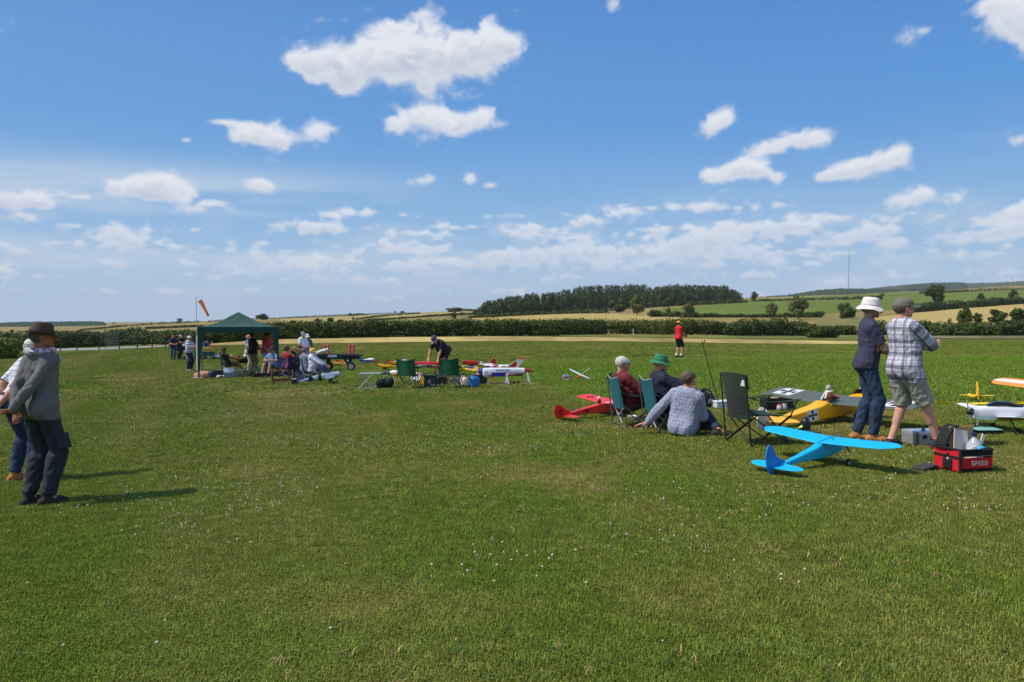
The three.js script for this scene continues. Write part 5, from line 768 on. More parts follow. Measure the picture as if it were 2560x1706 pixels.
for (const [i, px, py] of [[0, 1268, 961], [1, 1320, 957]]) { const p = G(px, py), t = thing('trestle', i ? 'white cradle under the red nose of the jet' : 'white x shaped cradle under the middle of the jet', 'trestle', p, [1, 0]); for (const s of [-1, 1]) part('cradle_leg', at(finGeo(rounded([[-0.06, 0], [-0.03, 0], [0.0, 0.12], [0.035, 0.28], [0.015, 0.30], [-0.03, 0.16]], 4), 0.02), s * 0.13, 0, 0, 0, s > 0 ? 0 : Math.PI, 0), WHITEPAINT, t); part('crossbar', [tube([-0.13, 0.13, 0], [0.13, 0.13, 0], 0.012)], WHITEPAINT, t); }
// simpler models further off
function small(label, px, py, heading, o2) {
  const p = G(px, py), k = o2.k ?? 1, o = plane(label, p, heading, o2.pitch ?? 0.1, 'models set out on the grass', 0), c = o2.c, c2 = o2.c2 ?? c; o.scale.setScalar(k);
  part('fuselage', loft([[0.34, 0.045, 0.12, 0.22], [0.25, 0.06, 0.09, 0.24], [-0.05, 0.06, 0.09, 0.25], [-0.5, 0.03, 0.13, 0.21], [-0.8, 0.012, 0.15, 0.18]].map(([z, hw, a, b]) => superLoop(z, hw, a, b, 3, 16))), c, o);
  part('wing', wingGeo({ span: o2.span ?? 1.4, root: 0.28, tipChord: 0.24, z: 0.16, y: o2.high ? 0.24 : 0.12, t: 0.09, dihedral: o2.high ? 0.03 : 0.06, tip: 'round', tipLen: 0.2 }, 16), c2, o); if (o2.biplane) { part('upper_wing', wingGeo({ span: o2.span ?? 1.4, root: 0.28, tipChord: 0.26, z: 0.22, y: 0.40, t: 0.08, tip: 'round', tipLen: 0.2 }, 16), c2, o); part('struts', [-0.4, 0.4].flatMap((x) => [tube([x, 0.14, 0.08], [x, 0.40, 0.14], 0.006), tube([x, 0.14, -0.06], [x, 0.40, 0.02], 0.006)]), BLACK, o); }
  part('fin', finGeo(rounded([[-0.62, 0.18], [-0.86, 0.16], [-0.87, 0.36], [-0.76, 0.38]], 4), 0.012), o2.fin ?? c, o); part('tailplane', wingGeo({ span: 0.52, root: 0.16, tipChord: 0.11, z: -0.66, y: 0.18, t: 0.03, tip: 'round', tipLen: 0.4 }, 8), o2.tail ?? c, o);
  gear(o, 0.34, 0.05, 0.1, 0.03, 0.025, BLACK); propeller(o, 0.36, 0.17, 0.26); part('cowling', at(lathe([[0.03, 0.04], [0.055, 0.03], [0.062, 0]], 14), 0, 0.17, 0.32, Math.PI / 2), o2.cowl ?? c, o); if (o2.band) part('band', loft([[-0.30, 0.0455, 0.107, 0.234], [-0.40, 0.040, 0.116, 0.224]].map(([z, hw, a, b]) => superLoop(z, hw + 0.002, a, b + 0.002, 3, 16)), false), o2.band, o); if (o2.canopy) part('canopy', ball(0.035, 0.05, 0.1, 0, 0.25, 0.02, 10), S(40, 48, 56, 0.1), o);
  return o;
}
const YEL = S(246, 190, 14, 0.4), RED = S(196, 36, 30, 0.4), WHT = S(226, 228, 230, 0.4), BLU = S(34, 64, 140, 0.4), ORG = S(240, 126, 26, 0.4), PBLUE = S(128, 160, 216, 0.4);
small('yellow model biplane with red cowl left of the green chairs', 962, 925, [-0.93, 0.36], { c: YEL, cowl: RED, biplane: 0, span: 1.5, fin: ORG, tail: ORG, k: 1.0, canopy: 1 });
small('orange and yellow model just beyond the yellow biplane', 985, 916, [-0.8, 0.6], { c: ORG, c2: YEL, span: 1.2, fin: YEL, cowl: RED, k: 0.9 });
small('long red model with a striped band behind the right green chair', 1178, 919, [-0.97, 0.22], { c: RED, c2: RED, span: 0.9, k: 1.15, fin: RED, band: WHT });
small('yellow model lying right of the green chair, low on the grass', 1152, 931, [-0.9, -0.42], { c: YEL, high: 1, span: 1.3, k: 0.8 });
small('dark blue model with pale blue wing behind the toolbox', 1186, 929, [-0.8, -0.6], { c: BLU, c2: PBLUE, span: 1.0, k: 0.75 });
small('white model with tee shaped tail seen from behind, left of the jet', 1252, 928, [0.12, -0.99], { c: WHT, c2: WHT, high: 1, span: 1.6, k: 0.85, pitch: 0.16, tail: WHT });
small('yellow and white model beneath the dark trolley', 842, 915, [-0.7, 0.7], { c: YEL, c2: WHT, span: 1.1, k: 0.75, fin: WHT });
small('orange model beside the trolley wheel', 856, 911, [0.5, -0.86], { c: ORG, c2: YEL, span: 0.9, k: 0.7 });
small('white winged model in the grass behind the trolley wheel', 868, 909, [0.8, -0.6], { c: WHT, c2: WHT, span: 1.1, k: 0.7, fin: RED });
small('small dark blue model with red and yellow tail right of the trolley', 912, 909, [-0.95, 0.3], { c: BLU, c2: WHT, span: 0.9, k: 0.8, fin: RED, tail: YEL });
small('white model with red fin beyond the yellow one, left of the green chairs', 1003, 911, [0.8, -0.6], { c: WHT, c2: WHT, span: 1.2, k: 0.9, fin: RED, canopy: 1 });
small('small white and blue model at the left end of the row by the trolley', 925, 905, [0.9, 0.4], { c: WHT, c2: PBLUE, span: 1.0, k: 0.8, fin: BLU });
small('red and white model low on the grass left of the tee tailed model', 1215, 921, [-0.6, -0.8], { c: RED, c2: WHT, span: 1.0, k: 0.7, high: 1 });
small('white model with blue wing panels behind the camp chair under the gazebo', 546, 898, [-0.9, 0.43], { c: WHT, c2: S(150, 190, 226, 0.4), span: 1.5, k: 1.0, fin: WHT });

// ---------------------------------------------------------------- camp chairs: facing +z, seat 0.42 m up
const RIGHTWARD = [0.985, -0.17], CHAIRC = [0.966, -0.26];
function campChair(label, p, heading, col, o2 = {}) {
  const o = thing('camp_chair', label, 'camp chair', p, heading, o2.group), { w = 0.54, back = 0.86, seat = 0.42, depth = 0.46, metal = S(112, 118, 124, 0.4, 0.6), arm = 0.60 } = o2, x = w / 2, zb = -depth / 2, zf = depth / 2, fab = (c, f) => part(c, f, VCfab, o);
  const tint = (g, c = col) => colourise(g, (X, Y, Z) => c.map((v) => v * (0.92 + 0.16 * noise3(X * 24, Y * 24, Z * 24))));
  fab('seat', tint(slab(10, 10, (u, v) => [(u - 0.5) * w, seat - 0.05 * Math.sin(u * Math.PI) * (0.4 + v * 0.6) - 0.03 * (1 - v) + 0.01 * Math.sin(v * 3), mix(zf, zb, v)], 0.006)));
  const hi = o2.high ?? 0, bk = (u, v) => { const y = mix(seat - 0.06, back, v), c = Math.sin(u * Math.PI), sag = hi ? 0 : -0.05 * c * smooth(0.75, 1, v); return [(u - 0.5) * w * (hi ? mix(0.86, 1, Math.abs(v - 0.35)) : 1), y + sag + (hi ? 0.02 * c * v : 0), zb - (hi ? 0.11 : 0.06) * c * (1 - v * 0.5) - 0.10 * v + 0.006 * Math.sin(u * 11) * v]; };
  fab('backrest', tint(slab(12, 12, bk, 0.006)));
  if (o2.trim) part('back_hem', [pipe([...Array(9).keys()].map((i) => bk(i / 8, 1)), 0.008, 16)], o2.trim, o);
  if (hi) { part('headrest', colourise(slab(10, 5, (u, v) => { const q = bk(u, 0.66 + 0.33 * v); return [q[0], q[1], q[2] + 0.018 + 0.02 * Math.sin(u * 3.14) * Math.sin(v * 3.14)]; }, 0.03), () => col.map((c) => c * 1.15)), VCfab, o); part('label_flash', grid(2, 3, (u, v) => { const q = bk(0.03 + 0.12 * u * (1 - v * 0.5), 0.74 + 0.14 * v); return [q[0], q[1], q[2] - 0.012]; }), S(226, 226, 220, 0.7), o); part('mesh_panel', grid(6, 4, (u, v) => { const q = bk(0.1 + 0.8 * u, 0.12 + 0.40 * v); return [q[0], q[1], q[2] - 0.008]; }), S(44, 42, 44, 0.9), o); }
  for (const s of [-1, 1]) {
    part('back_post', [tube([s * x, 0.02, zb - 0.02], [s * x, back - 0.01, zb - 0.11], 0.010)], metal, o);
    part('side_leg', [tube([s * x, 0.015, zf], [s * x, seat - 0.02, zb], 0.009), tube([s * x * 0.98, 0.015, zb], [s * x * 0.98, seat - 0.02, zf], 0.009)], metal, o);
    part('armrest', slab(3, 8, (u, v) => [s * (x - 0.035 + 0.09 * u), arm - 0.035 * Math.sin(v * Math.PI) - 0.02 * (1 - v) + (v > 0.9 ? 0.02 : 0), mix(zf + 0.12, zb - 0.04, v)], 0.008), o2.armMat ?? M(...col.map((c) => c * 0.8), 0.9), o);
    part('arm_post', [tube([s * x, seat - 0.02, zf], [s * x, arm - 0.03, zf + 0.09], 0.009)], metal, o);
  }
  part('front_cross', [tube([-x, 0.015, zf], [x, seat - 0.02, zf], 0.009)], metal, o); part('front_cross', [tube([x, 0.015, zf + 0.015], [-x, seat - 0.02, zf + 0.015], 0.009)], metal, o);
  part('back_cross', [tube([-x, 0.015, zb], [x, seat - 0.04, zb], 0.009)], o2.bright ?? metal, o); part('back_cross', [tube([x, 0.015, zb - 0.015], [-x, seat - 0.04, zb - 0.015], 0.009)], o2.bright ?? metal, o);
  for (const [sx, z] of [[-1, zf], [1, zf], [-1, zb], [1, zb]]) part('foot', ball(0.016, 0.012, 0.016, sx * x, 0.010, z, 8), BLACK, o);
  return o;
}
const VCfab = new THREE.MeshStandardMaterial({ vertexColors: true, roughness: 0.9, side: THREE.DoubleSide });
const TEAL = lin(10, 92, 102), GREEN = lin(14, 84, 56), DGREEN = lin(34, 52, 40), NAVY = lin(28, 38, 56);
const mid = (a, b) => on((a[0] + b[0]) / 2, (a[2] + b[2]) / 2);
const chairAt = (pxA, pyA, pxB, pyB, ahead, h) => { const m = mid(G(pxA, pyA), G(pxB, pyB)); return on(m[0] + h[0] * ahead, m[2] + h[1] * ahead); };
const CHA = chairAt(1530, 1064, 1560, 1071, 0.25, RIGHTWARD), CHB = chairAt(1610, 1073, 1645, 1083, 0.25, RIGHTWARD), CHC = chairAt(1826, 1106, 1888, 1117, 0.23, CHAIRC);
campChair('teal camp chair of the white haired man in the maroon jumper', CHA, RIGHTWARD, TEAL, { seat: 0.35, back: 0.79, arm: 0.53, trim: S(150, 156, 160, 0.7), bright: S(205, 208, 212, 0.35, 0.5) });
campChair('teal camp chair of the man in the green sun hat', CHB, RIGHTWARD, TEAL, { seat: 0.35, back: 0.79, arm: 0.53, trim: S(150, 156, 160, 0.7), bright: S(205, 208, 212, 0.35, 0.5) });
campChair('empty dark green high backed camp chair beside the man sitting on the grass', CHC, CHAIRC, DGREEN, { high: 1, w: 0.58, back: 0.90, seat: 0.40, depth: 0.54, arm: 0.60, metal: S(44, 50, 54, 0.45, 0.5) });
campChair('left of two empty green camp chairs seen from behind in the middle', G(1027, 971), [0.30, -0.95], GREEN, { back: 0.84, metal: S(40, 46, 44, 0.5, 0.4), group: 'empty green camp chairs' });
campChair('right of two empty green camp chairs, in front of the bending man', G(1131, 970), [0.22, -0.97], GREEN, { back: 0.84, metal: S(40, 46, 44, 0.5, 0.4), group: 'empty green camp chairs' });
campChair('dark reclined camp chair under the gazebo', G(572, 932), [0.95, -0.3], NAVY, { back: 0.95, depth: 0.5, metal: S(60, 64, 68, 0.5, 0.4) });
campChair('dark low chair of the man in the yellow cap', G(779, 954), [0.97, -0.2], lin(70, 78, 92), { back: 0.80, seat: 0.32, arm: 0.5, metal: S(150, 154, 158, 0.4, 0.5) });
campChair('green folding chair behind the brown rail', G(750, 944), [-0.7, -0.7], lin(40, 92, 70), { back: 0.62, seat: 0.40, metal: S(34, 38, 40, 0.5) });
campChair('dark chair with a red and blue jacket over it at the gazebo leg', G(722, 944), [0.5, -0.86], lin(24, 28, 60), { back: 0.85, metal: S(40, 44, 50, 0.5) });
campChair('red folding chair under the right side of the gazebo', G(690, 938), [-0.5, 0.86], lin(150, 34, 30), { back: 0.72, seat: 0.36, metal: S(60, 62, 64, 0.5) });

// ---------------------------------------------------------------- gazebo and windsock
{
  const L = G(503, 946), Rr = G(693, 941), c0 = mid(L, Rr), toCam = unit([-c0[0], 0, -c0[2]]), hw = 1.5, p = on(c0[0] - toCam[0] * 1.5, c0[2] - toCam[2] * 1.5), o = thing('gazebo', 'green pop up gazebo with a pointed roof, sheltering a group of people', 'gazebo', p, [toCam[0], toCam[2]]);
  const GZ = lin(17, 72, 62), fabm = new THREE.MeshPhysicalMaterial({ vertexColors: true, roughness: 0.85, side: THREE.DoubleSide, transmission: 0.12, thickness: 0 });
  const tint = (g) => colourise(g, (x, y, z) => GZ.map((v) => v * (0.9 + 0.2 * noise3(x * 5, y * 5, z * 5)))), ye = 2.02, yt = 2.50;
  const faces = [[0, 1], [1, 0], [0, -1], [-1, 0]], side = (d, u, h) => [d[0] * hw * h + d[1] * hw * h * (2 * u - 1), 0, d[1] * hw * h - d[0] * hw * h * (2 * u - 1)];
  for (const d of faces) {
    part('roof_panel', tint(grid(16, 12, (u, v) => { const h = 1 - v * 0.80, q = side(d, u, h), sag = 0.075 * Math.sin(v * Math.PI) + 0.05 * Math.sin(u * Math.PI) * (1 - v) + 0.05 * (noise3(u * 7 + d[0] * 9, v * 4, d[1] * 5) - 0.5) * Math.sin(u * Math.PI); return [q[0], mix(ye, yt - 0.04, v) - sag, q[2]]; })), fabm, o);
    part('roof_cap', tint(grid(8, 4, (u, v) => { const h = 0.27 * (1 - v * 0.999), q = side(d, u, h); return [q[0], mix(yt - 0.09, yt + 0.13, v) - 0.02 * Math.sin(u * Math.PI) * (1 - v), q[2]]; })), fabm, o);
    part('valance', tint(slab(24, 4, (u, v) => { const q = side(d, u, 1.004 + 0.008 * Math.sin(u * 40)), arch = 0.26 - 0.05 * Math.sin(u * Math.PI) + 0.02 * Math.sin(u * 25); return [q[0], ye + 0.01 - arch * v, q[2]]; }, 0.004)), fabm, o);
    part('eave_bar', [tube(add(side(d, 0.01, 0.99), [0, ye - 0.03, 0]), add(side(d, 0.99, 0.99), [0, ye - 0.03, 0]), 0.014)], S(176, 150, 120, 0.5, 0.3), o);
  }
  for (const [sx, sz] of [[-1, 1], [1, 1], [1, -1], [-1, -1]]) {
    part('pole', [tube([sx * hw * 0.985, -0.02, sz * hw * 0.985], [sx * hw * 0.985, ye, sz * hw * 0.985], 0.016)], S(70, 84, 84, 0.5, 0.4), o);
    if (sz > 0) part('corner_curtain', tint(join([0, 1].map((k) => slab(3, 14, (u, v) => { const wd = mix(0.26, 0.05, v ** 0.7), t = u * wd; const y = mix(ye - 0.02, 0.05, v); return k ? [sx * (hw * 1.006 - t), y, sz * hw * 1.006] : [sx * hw * 1.006, y, sz * (hw * 1.006 - t)]; }, 0.004)))), fabm, o);
    else if (sx > 0) part('corner_curtain', slab(3, 10, (u, v) => [sx * (hw - mix(0.32, 0.06, v) * u), mix(ye - 0.03, 0.6, v), sz * hw], 0.004), S(170, 120, 72, 0.9), o);
    part('foot_plate', [box(0.10, 0.012, 0.10, sx * hw * 0.985, 0.006, sz * hw * 0.985)], STEEL, o);
  }
}
{
  const p = G(494, 927), o = thing('windsock_pole', 'tall thin windsock pole with a white lower post beside the gazebo', 'pole', p); part('lower_post', [tube([0, -0.05, 0], [-0.02, 1.72, 0], 0.05, 0.045, 10)], S(206, 200, 188, 0.7), o); part('upper_pole', [tube([-0.02, 1.6, 0], [-0.05, 3.62, 0], 0.02, 0.016, 8)], S(188, 190, 194, 0.4, 0.4), o); part('swivel_wire', [tube([-0.05, 3.58, 0], [0.12, 3.52, 0.02], 0.006)], STEEL, o);
  const k = 1, s = thing('windsock', 'orange windsock hanging limp from the tall pole', 'windsock', [p[0], p[1], p[2]]);
  const ax = (t) => [0.16 + 0.40 * t, 3.42 - 0.70 * t - 0.05 * t * t, 0.02 * t]; const loops = [...Array(13).keys()].map((i) => { const t = i / 12, c = ax(t), r = mix(0.105, 0.045, t) * (1 + 0.05 * Math.sin(i * 2.3)), a = unit([0.40, -0.75, 0]), b = cross(a, [0, 0, 1]); return [...Array(18).keys()].map((j) => { const q = j / 18 * 6.283, rr = r * (1 + 0.08 * Math.sin(q * 3 + i)); return [c[0] + b[0] * Math.cos(q) * rr, c[1] + b[1] * Math.cos(q) * rr, c[2] + Math.sin(q) * rr]; }); });
  part('sleeve', loft(loops, false), new THREE.MeshPhysicalMaterial({ color: new THREE.Color().setRGB(...lin(255, 158, 84)), roughness: 0.9, side: THREE.DoubleSide, transmission: 0.35, thickness: 0 }), s); part('mouth_ring', [new THREE.TubeGeometry(new THREE.CatmullRomCurve3(loops[0].map(V), true), 24, 0.008, 5, true)], STEEL, s); part('red_end', loft(loops.slice(10).map((l, i) => l.map((q) => add(q, mul(sub(q, ax((10 + i) / 12)), 0.04)))), false), S(240, 66, 40, 0.8), s); void k;
}

// ---------------------------------------------------------------- things round the pits on the right
{
  const p = on(...((q) => [q[0], q[2]])(G(2316, 1109))), o = thing('tool_case', 'aluminium flight case with tools on its lid behind the legs in shorts', 'case', p, [0.14, 0.99]), AL = S(176, 180, 186, 0.38, 0.55);
  part('case_body', box(0.46, 0.105, 0.30, 0, 0.055, 0, 0.008), AL, o); part('lid', box(0.462, 0.055, 0.302, 0, 0.138, 0, 0.008), S(196, 200, 206, 0.35, 0.5), o); for (const sx of [-1, 1]) { part('corner', [box(0.03, 0.165, 0.03, sx * 0.222, 0.083, 0.142, 0.01)], STEEL, o); part('latch', [box(0.05, 0.05, 0.012, sx * 0.13, 0.105, 0.155, 0.004)], S(66, 68, 72, 0.4, 0.6), o); } part('handle', [pipe([[-0.05, 0.085, 0.155], [-0.045, 0.08, 0.18], [0.045, 0.08, 0.18], [0.05, 0.085, 0.155]], 0.007)], BLACK, o);
  const t = (name, label, cat, x, z, f) => { const h = thing(name, label, cat, [p[0] + x, p[1] + 0.167, p[2] + z], [1, 0.1]); f(h); };
  t('glue_tube', 'red and blue tube lying on the aluminium case', 'tube', 0.12, 0.02, (h) => { part('tube_body', at(cyl(0.018, 0.018, 0.12), 0, 0.018, -0.06, Math.PI / 2), S(176, 62, 44, 0.5), h); part('cap', at(cyl(0.014, 0.014, 0.03), 0, 0.018, 0.06, Math.PI / 2), S(34, 44, 120, 0.5), h); });
  t('screwdriver', 'yellow handled tool lying on the aluminium case', 'tool', 0.14, -0.07, (h) => { part('handle', at(cyl(0.012, 0.014, 0.09), 0, 0.014, -0.05, Math.PI / 2), S(236, 206, 24, 0.4), h); part('blade', at(cyl(0.004, 0.004, 0.08), 0, 0.014, 0.04, Math.PI / 2), STEEL, h); });
  t('pot', 'small grey pot on the aluminium case', 'pot', -0.06, 0.04, (h) => { part('pot_body', cyl(0.022, 0.022, 0.03), S(110, 112, 112, 0.5), h); part('lid', cyl(0.024, 0.024, 0.01, 0, 0.03), S(70, 72, 72, 0.5), h); });
}
let BAGP;
{
  const a = G(2400, 1187), b = G(2482, 1181), w = unit(sub(b, a)), n = unit([-w[2], 0, w[0]]), c = on((a[0] + b[0]) / 2 - n[0] * 0.17, (a[2] + b[2]) / 2 - n[2] * 0.17), o = thing('tool_bag', 'open red and black tool bag with SPEED on its front', 'bag', c, [n[0], n[2]]); BAGP = c;
  const W = 0.37, D = 0.34, Hh = 0.235, R1 = S(206, 16, 34, 0.75), K = S(18, 18, 20, 0.85);
  part('front_panel', [box(W, 0.055, 0.014, 0, Hh - 0.035, D / 2, 0.006)], K, o); part('red_front', [box(W * 0.98, 0.105, 0.018, 0, 0.105, D / 2 - 0.001, 0.006)], R1, o); part('base', [box(W * 1.0, 0.05, D, 0, 0.027, 0, 0.014)], K, o);
  part('side_panel', [box(0.014, Hh - 0.02, D * 0.98, -W / 2, Hh / 2 + 0.01, 0, 0.006)], R1, o); part('side_panel', [box(0.014, Hh - 0.02, D * 0.98, W / 2, Hh / 2 + 0.01, 0, 0.006)], K, o); part('back_panel', [box(W, Hh - 0.01, 0.014, 0, Hh / 2 + 0.01, -D / 2, 0.006)], K, o);
  part('corner_strip', [box(0.03, Hh, 0.03, -W / 2 + 0.004, Hh / 2 + 0.01, D / 2, 0.01)], K, o); part('side_strap', [box(0.006, 0.028, D, -W / 2 - 0.009, Hh * 0.66, 0, 0.002)], K, o); part('side_pocket', [at(box(0.022, 0.10, 0.12, 0, 0, 0, 0.01), -W / 2 - 0.012, 0.085, 0.02)], K, o); part('hanging_strap', [box(0.008, 0.16, 0.03, -W / 2 - 0.013, 0.11, 0.02, 0.003)], K, o); part('buckle', [box(0.01, 0.03, 0.02, -W / 2 - 0.018, 0.13, 0.03, 0.003)], S(206, 206, 206, 0.4), o); part('zip', [box(W * 0.9, 0.006, 0.006, 0.01, Hh - 0.062, D / 2 + 0.008, 0.002)], S(110, 112, 116, 0.4, 0.4), o); part('rim', [pipe([[-W / 2, Hh, D / 2], [W / 2, Hh, D / 2], [W / 2, Hh, -D / 2], [-W / 2, Hh, -D / 2], [-W / 2, Hh, D / 2]], 0.011, 60)], K, o);
  lettering('SPEED', 0.046, 0.004, S(214, 196, 190, 0.6), o, [0.03, 0.105, D / 2 + 0.009]);
  part('flap', slab(10, 8, (u, v) => [-W / 2 + 0.01 + 0.20 * v ** 1.2, Hh + 0.01 + 0.19 * Math.sin(v * 1.5), -D / 2 + 0.0 + D * 0.42 * u - 0.06 * v], 0.016), K, o);
  const P = (x, y, z) => { const q = V([x, y, z]).applyMatrix4(o.matrix.compose(o.position, o.quaternion, o.scale)); return [q.x, q.y, q.z]; }, hd = [n[0], n[2]];
  const sh = thing('card_sheet', 'pale cardboard sheet standing in the red bag', 'card', P(0.0, 0.05, 0.0), hd); part('panel', at(slab(6, 8, (u, v) => [-0.15 + 0.28 * u * mix(1, 0.72, v), 0.36 * v, -0.03 * Math.sin(u * 3)], 0.006), -0.02, 0, 0.02, -0.12, 0.25, -0.18), S(202, 196, 188, 0.8), sh); part('folded_edge', at(slab(2, 6, (u, v) => [0.0 + 0.05 * u, 0.26 + 0.1 * v, 0], 0.006), 0.06, 0, 0.05, 0, 0.3, -0.5), S(236, 234, 230, 0.7), sh);
  const bd = thing('cardboard_divider', 'brown cardboard flap at the back of the red bag', 'card', P(0.08, 0.05, -0.12), hd); part('panel', box(0.28, 0.36, 0.008, 0, 0.18, 0, 0.003), S(182, 158, 128, 0.85), bd); part('top_strip', box(0.285, 0.05, 0.012, 0, 0.355, 0, 0.004), S(196, 150, 100, 0.8), bd);
  const bt = thing('water_bottle', 'round clear bottle with a dark blue cap in the red bag', 'bottle', P(0.10, 0.07, 0.03), hd), glass = new THREE.MeshPhysicalMaterial({ color: 0xf2f4f6, roughness: 0.15, transmission: 0.55, thickness: 0, side: THREE.DoubleSide }); part('bottle_body', lathe([[0.001, 0], [0.075, 0.005], [0.082, 0.10], [0.075, 0.18], [0.04, 0.235], [0.022, 0.26], [0.022, 0.28]], 22), glass, bt); part('cap', cyl(0.026, 0.026, 0.035, 0, 0.275), S(30, 32, 74, 0.5), bt);
  const tin = thing('white_jar', 'white rounded jar low in the red bag', 'jar', P(0.03, 0.07, 0.09), hd); part('jar_body', lathe([[0.001, 0], [0.07, 0.01], [0.075, 0.10], [0.05, 0.155], [0.001, 0.17]], 18), S(226, 218, 206, 0.6), tin); part('cap', cyl(0.03, 0.03, 0.02, 0, 0.165), S(210, 204, 196, 0.6), tin);
  const bl = thing('blue_tool', 'bright blue tool handle on the rim of the red bag', 'tool', P(0.09, 0.235, 0.13), hd); part('grip', at(ball(0.045, 0.018, 0.02), 0, 0.008, 0, 0, 0, 0.15), S(40, 176, 220, 0.45), bl); part('tip', tube([0.04, 0.01, 0], [0.075, 0.014, 0], 0.007), STEEL, bl);
}
{ const p = G(2312, 1178), o = thing('transmitter_case', 'flat dark folding case on the grass left of the red bag', 'case', p, [0.35, 0.94]); part('lower_half', at(box(0.21, 0.022, 0.15, 0, 0.012, 0, 0.008), 0, 0, 0), S(46, 44, 46, 0.6), o); part('upper_half', at(box(0.20, 0.018, 0.14, 0, 0, 0, 0.006), 0.005, 0.045, 0, 0, 0, 0.16), S(62, 58, 58, 0.55), o); part('blue_clip', box(0.05, 0.035, 0.05, 0.125, 0.03, 0.01, 0.008), S(42, 96, 112, 0.5), o); }
{ const p = G(2462, 1084), o = thing('field_box', 'low black box with a pale teal lid beneath the white model', 'box', p, [0.05, 1]); part('box_body', box(0.32, 0.05, 0.24, 0.03, 0.027, 0, 0.008), S(24, 26, 26, 0.7), o); part('lid', at(box(0.33, 0.012, 0.26, 0, 0, 0, 0.005), -0.01, 0.066, 0.01, 0.04), S(128, 178, 172, 0.6), o); }
{ // tape along the flight line
  const pts = [[2140, 1000, 0.12], [2240, 1004, 0.11], [2330, 1005, 0.10], [2430, 1008, 0.08], [2470, 1008, 0.10], [2560, 1007, 0.13], [2650, 1006, 0.14]].map(([x, y, h]) => { const q = G(x, y + h * 155); return add(q, [0, h, 0]); }), o = thing('boundary_tape', 'yellow boundary tape stretched low across the grass at the right', 'tape', pts[0]), loc = pts.map((q) => sub(q, pts[0])), cv = new THREE.CatmullRomCurve3(loc.map(V));
  part('tape_strip', slab(60, 2, (u, v) => { const q = cv.getPoint(u); return [q.x, q.y + 0.016 * (v * 2 - 1) * (0.5 + 0.5 * Math.abs(Math.cos(u * 19))), q.z + 0.012 * (v * 2 - 1) * Math.sin(u * 19)]; }, 0.002), S(240, 214, 14, 0.5), o); for (const i of [2, 4]) part('peg', [tube([loc[i][0], loc[i][1] - (i === 2 ? 0.13 : 0.14), loc[i][2]], add(loc[i], [0, 0.01, 0]), 0.005)], S(170, 176, 176, 0.5), o);
}
{ const p = G(2014, 1079), o = thing('flask', 'dark blue flask standing between the yellow model and the blue wing', 'flask', p); part('flask_body', lathe([[0.001, 0], [0.062, 0.004], [0.066, 0.02], [0.066, 0.135], [0.05, 0.165], [0.04, 0.175]], 20), S(26, 30, 44, 0.4), o); part('cap', lathe([[0.04, 0.172], [0.042, 0.2], [0.038, 0.208], [0.001, 0.208]], 18), S(60, 62, 64, 0.5), o); }
{ const p = G(1999, 1079), o = thing('starter_cloth', 'lime yellow cloth beside the dark flask', 'cloth', p, [0.3, 0.95]); part('fold', slab(8, 8, (u, v) => [(u - 0.5) * 0.10, 0.115 * Math.sin(v * 1.7) * (0.5 + 0.5 * u), (v - 0.5) * 0.14 + 0.02 * Math.sin(u * 7)], 0.006), S(196, 230, 92, 0.8), o); part('hem', tube([-0.05, 0.008, -0.06], [0.05, 0.008, -0.06], 0.007), S(170, 206, 80, 0.8), o); }
{ const p = G(2030, 1083), o = thing('green_dish', 'flat dark green dish at the foot of the flask', 'dish', p); part('dish_body', lathe([[0.001, 0], [0.09, 0.004], [0.11, 0.02], [0.10, 0.022], [0.08, 0.01], [0.001, 0.008]], 20), S(26, 76, 56, 0.6), o); }
{ const p = G(2116, 1040), o = thing('fuel_jug', 'round cream plastic jug under the olive wing', 'jug', p); part('jug_body', lathe([[0.001, 0], [0.10, 0.005], [0.115, 0.06], [0.105, 0.15], [0.06, 0.205], [0.03, 0.225], [0.03, 0.25]], 20), S(222, 196, 170, 0.5), o); part('cap', cyl(0.034, 0.034, 0.03, 0, 0.245), S(206, 60, 44, 0.5), o); }
{ const p = G(1942, 1024), o = thing('field_box', 'black field box with red and white pots behind the empty dark green chair', 'box', p, [0.2, 0.98]); for (const [w, d, x, z] of [[0.50, 0.02, 0, 0.12], [0.50, 0.02, 0, -0.12], [0.02, 0.26, -0.24, 0], [0.02, 0.26, 0.24, 0]]) part('box_wall', box(w, 0.2, d, x, 0.1, z, 0.004), S(24, 24, 26, 0.6), o); part('box_floor', box(0.48, 0.02, 0.25, 0, 0.012, 0, 0.004), S(24, 24, 26, 0.6), o); part('tan_flap', box(0.12, 0.01, 0.12, -0.05, 0.206, 0, 0.003), S(196, 160, 128, 0.8), o);
  for (const [x, z, c, l] of [[-0.02, 0.20, S(206, 196, 196, 0.5), 'pale pot with a red lid in front of the black field box'], [0.07, 0.19, S(170, 168, 180, 0.4), 'grey pot right of the red lidded pot']]) { const q = thing('pot', l, 'pot', on(p[0] + x, p[2] + z)); part('pot_body', lathe([[0.001, 0], [0.045, 0.004], [0.05, 0.06], [0.035, 0.10]], 16), c, q); part('lid', cyl(0.037, 0.035, 0.022, 0, 0.095), x < 0 ? S(200, 60, 50, 0.5) : S(190, 190, 196, 0.4), q); } }
{ const p = G(1906, 1033), o = thing('folded_paper', 'crumpled grey plastic bag in front of the black field box', 'bag', p); part('sheet', slab(10, 8, (u, v) => [(u - 0.5) * 0.22, 0.09 * Math.sin(u * 3.1) * (0.6 + 0.4 * Math.sin(v * 5)) + 0.006, (v - 0.5) * 0.16 + 0.02 * Math.sin(u * 9)], 0.004), S(170, 166, 166, 0.5), o); }
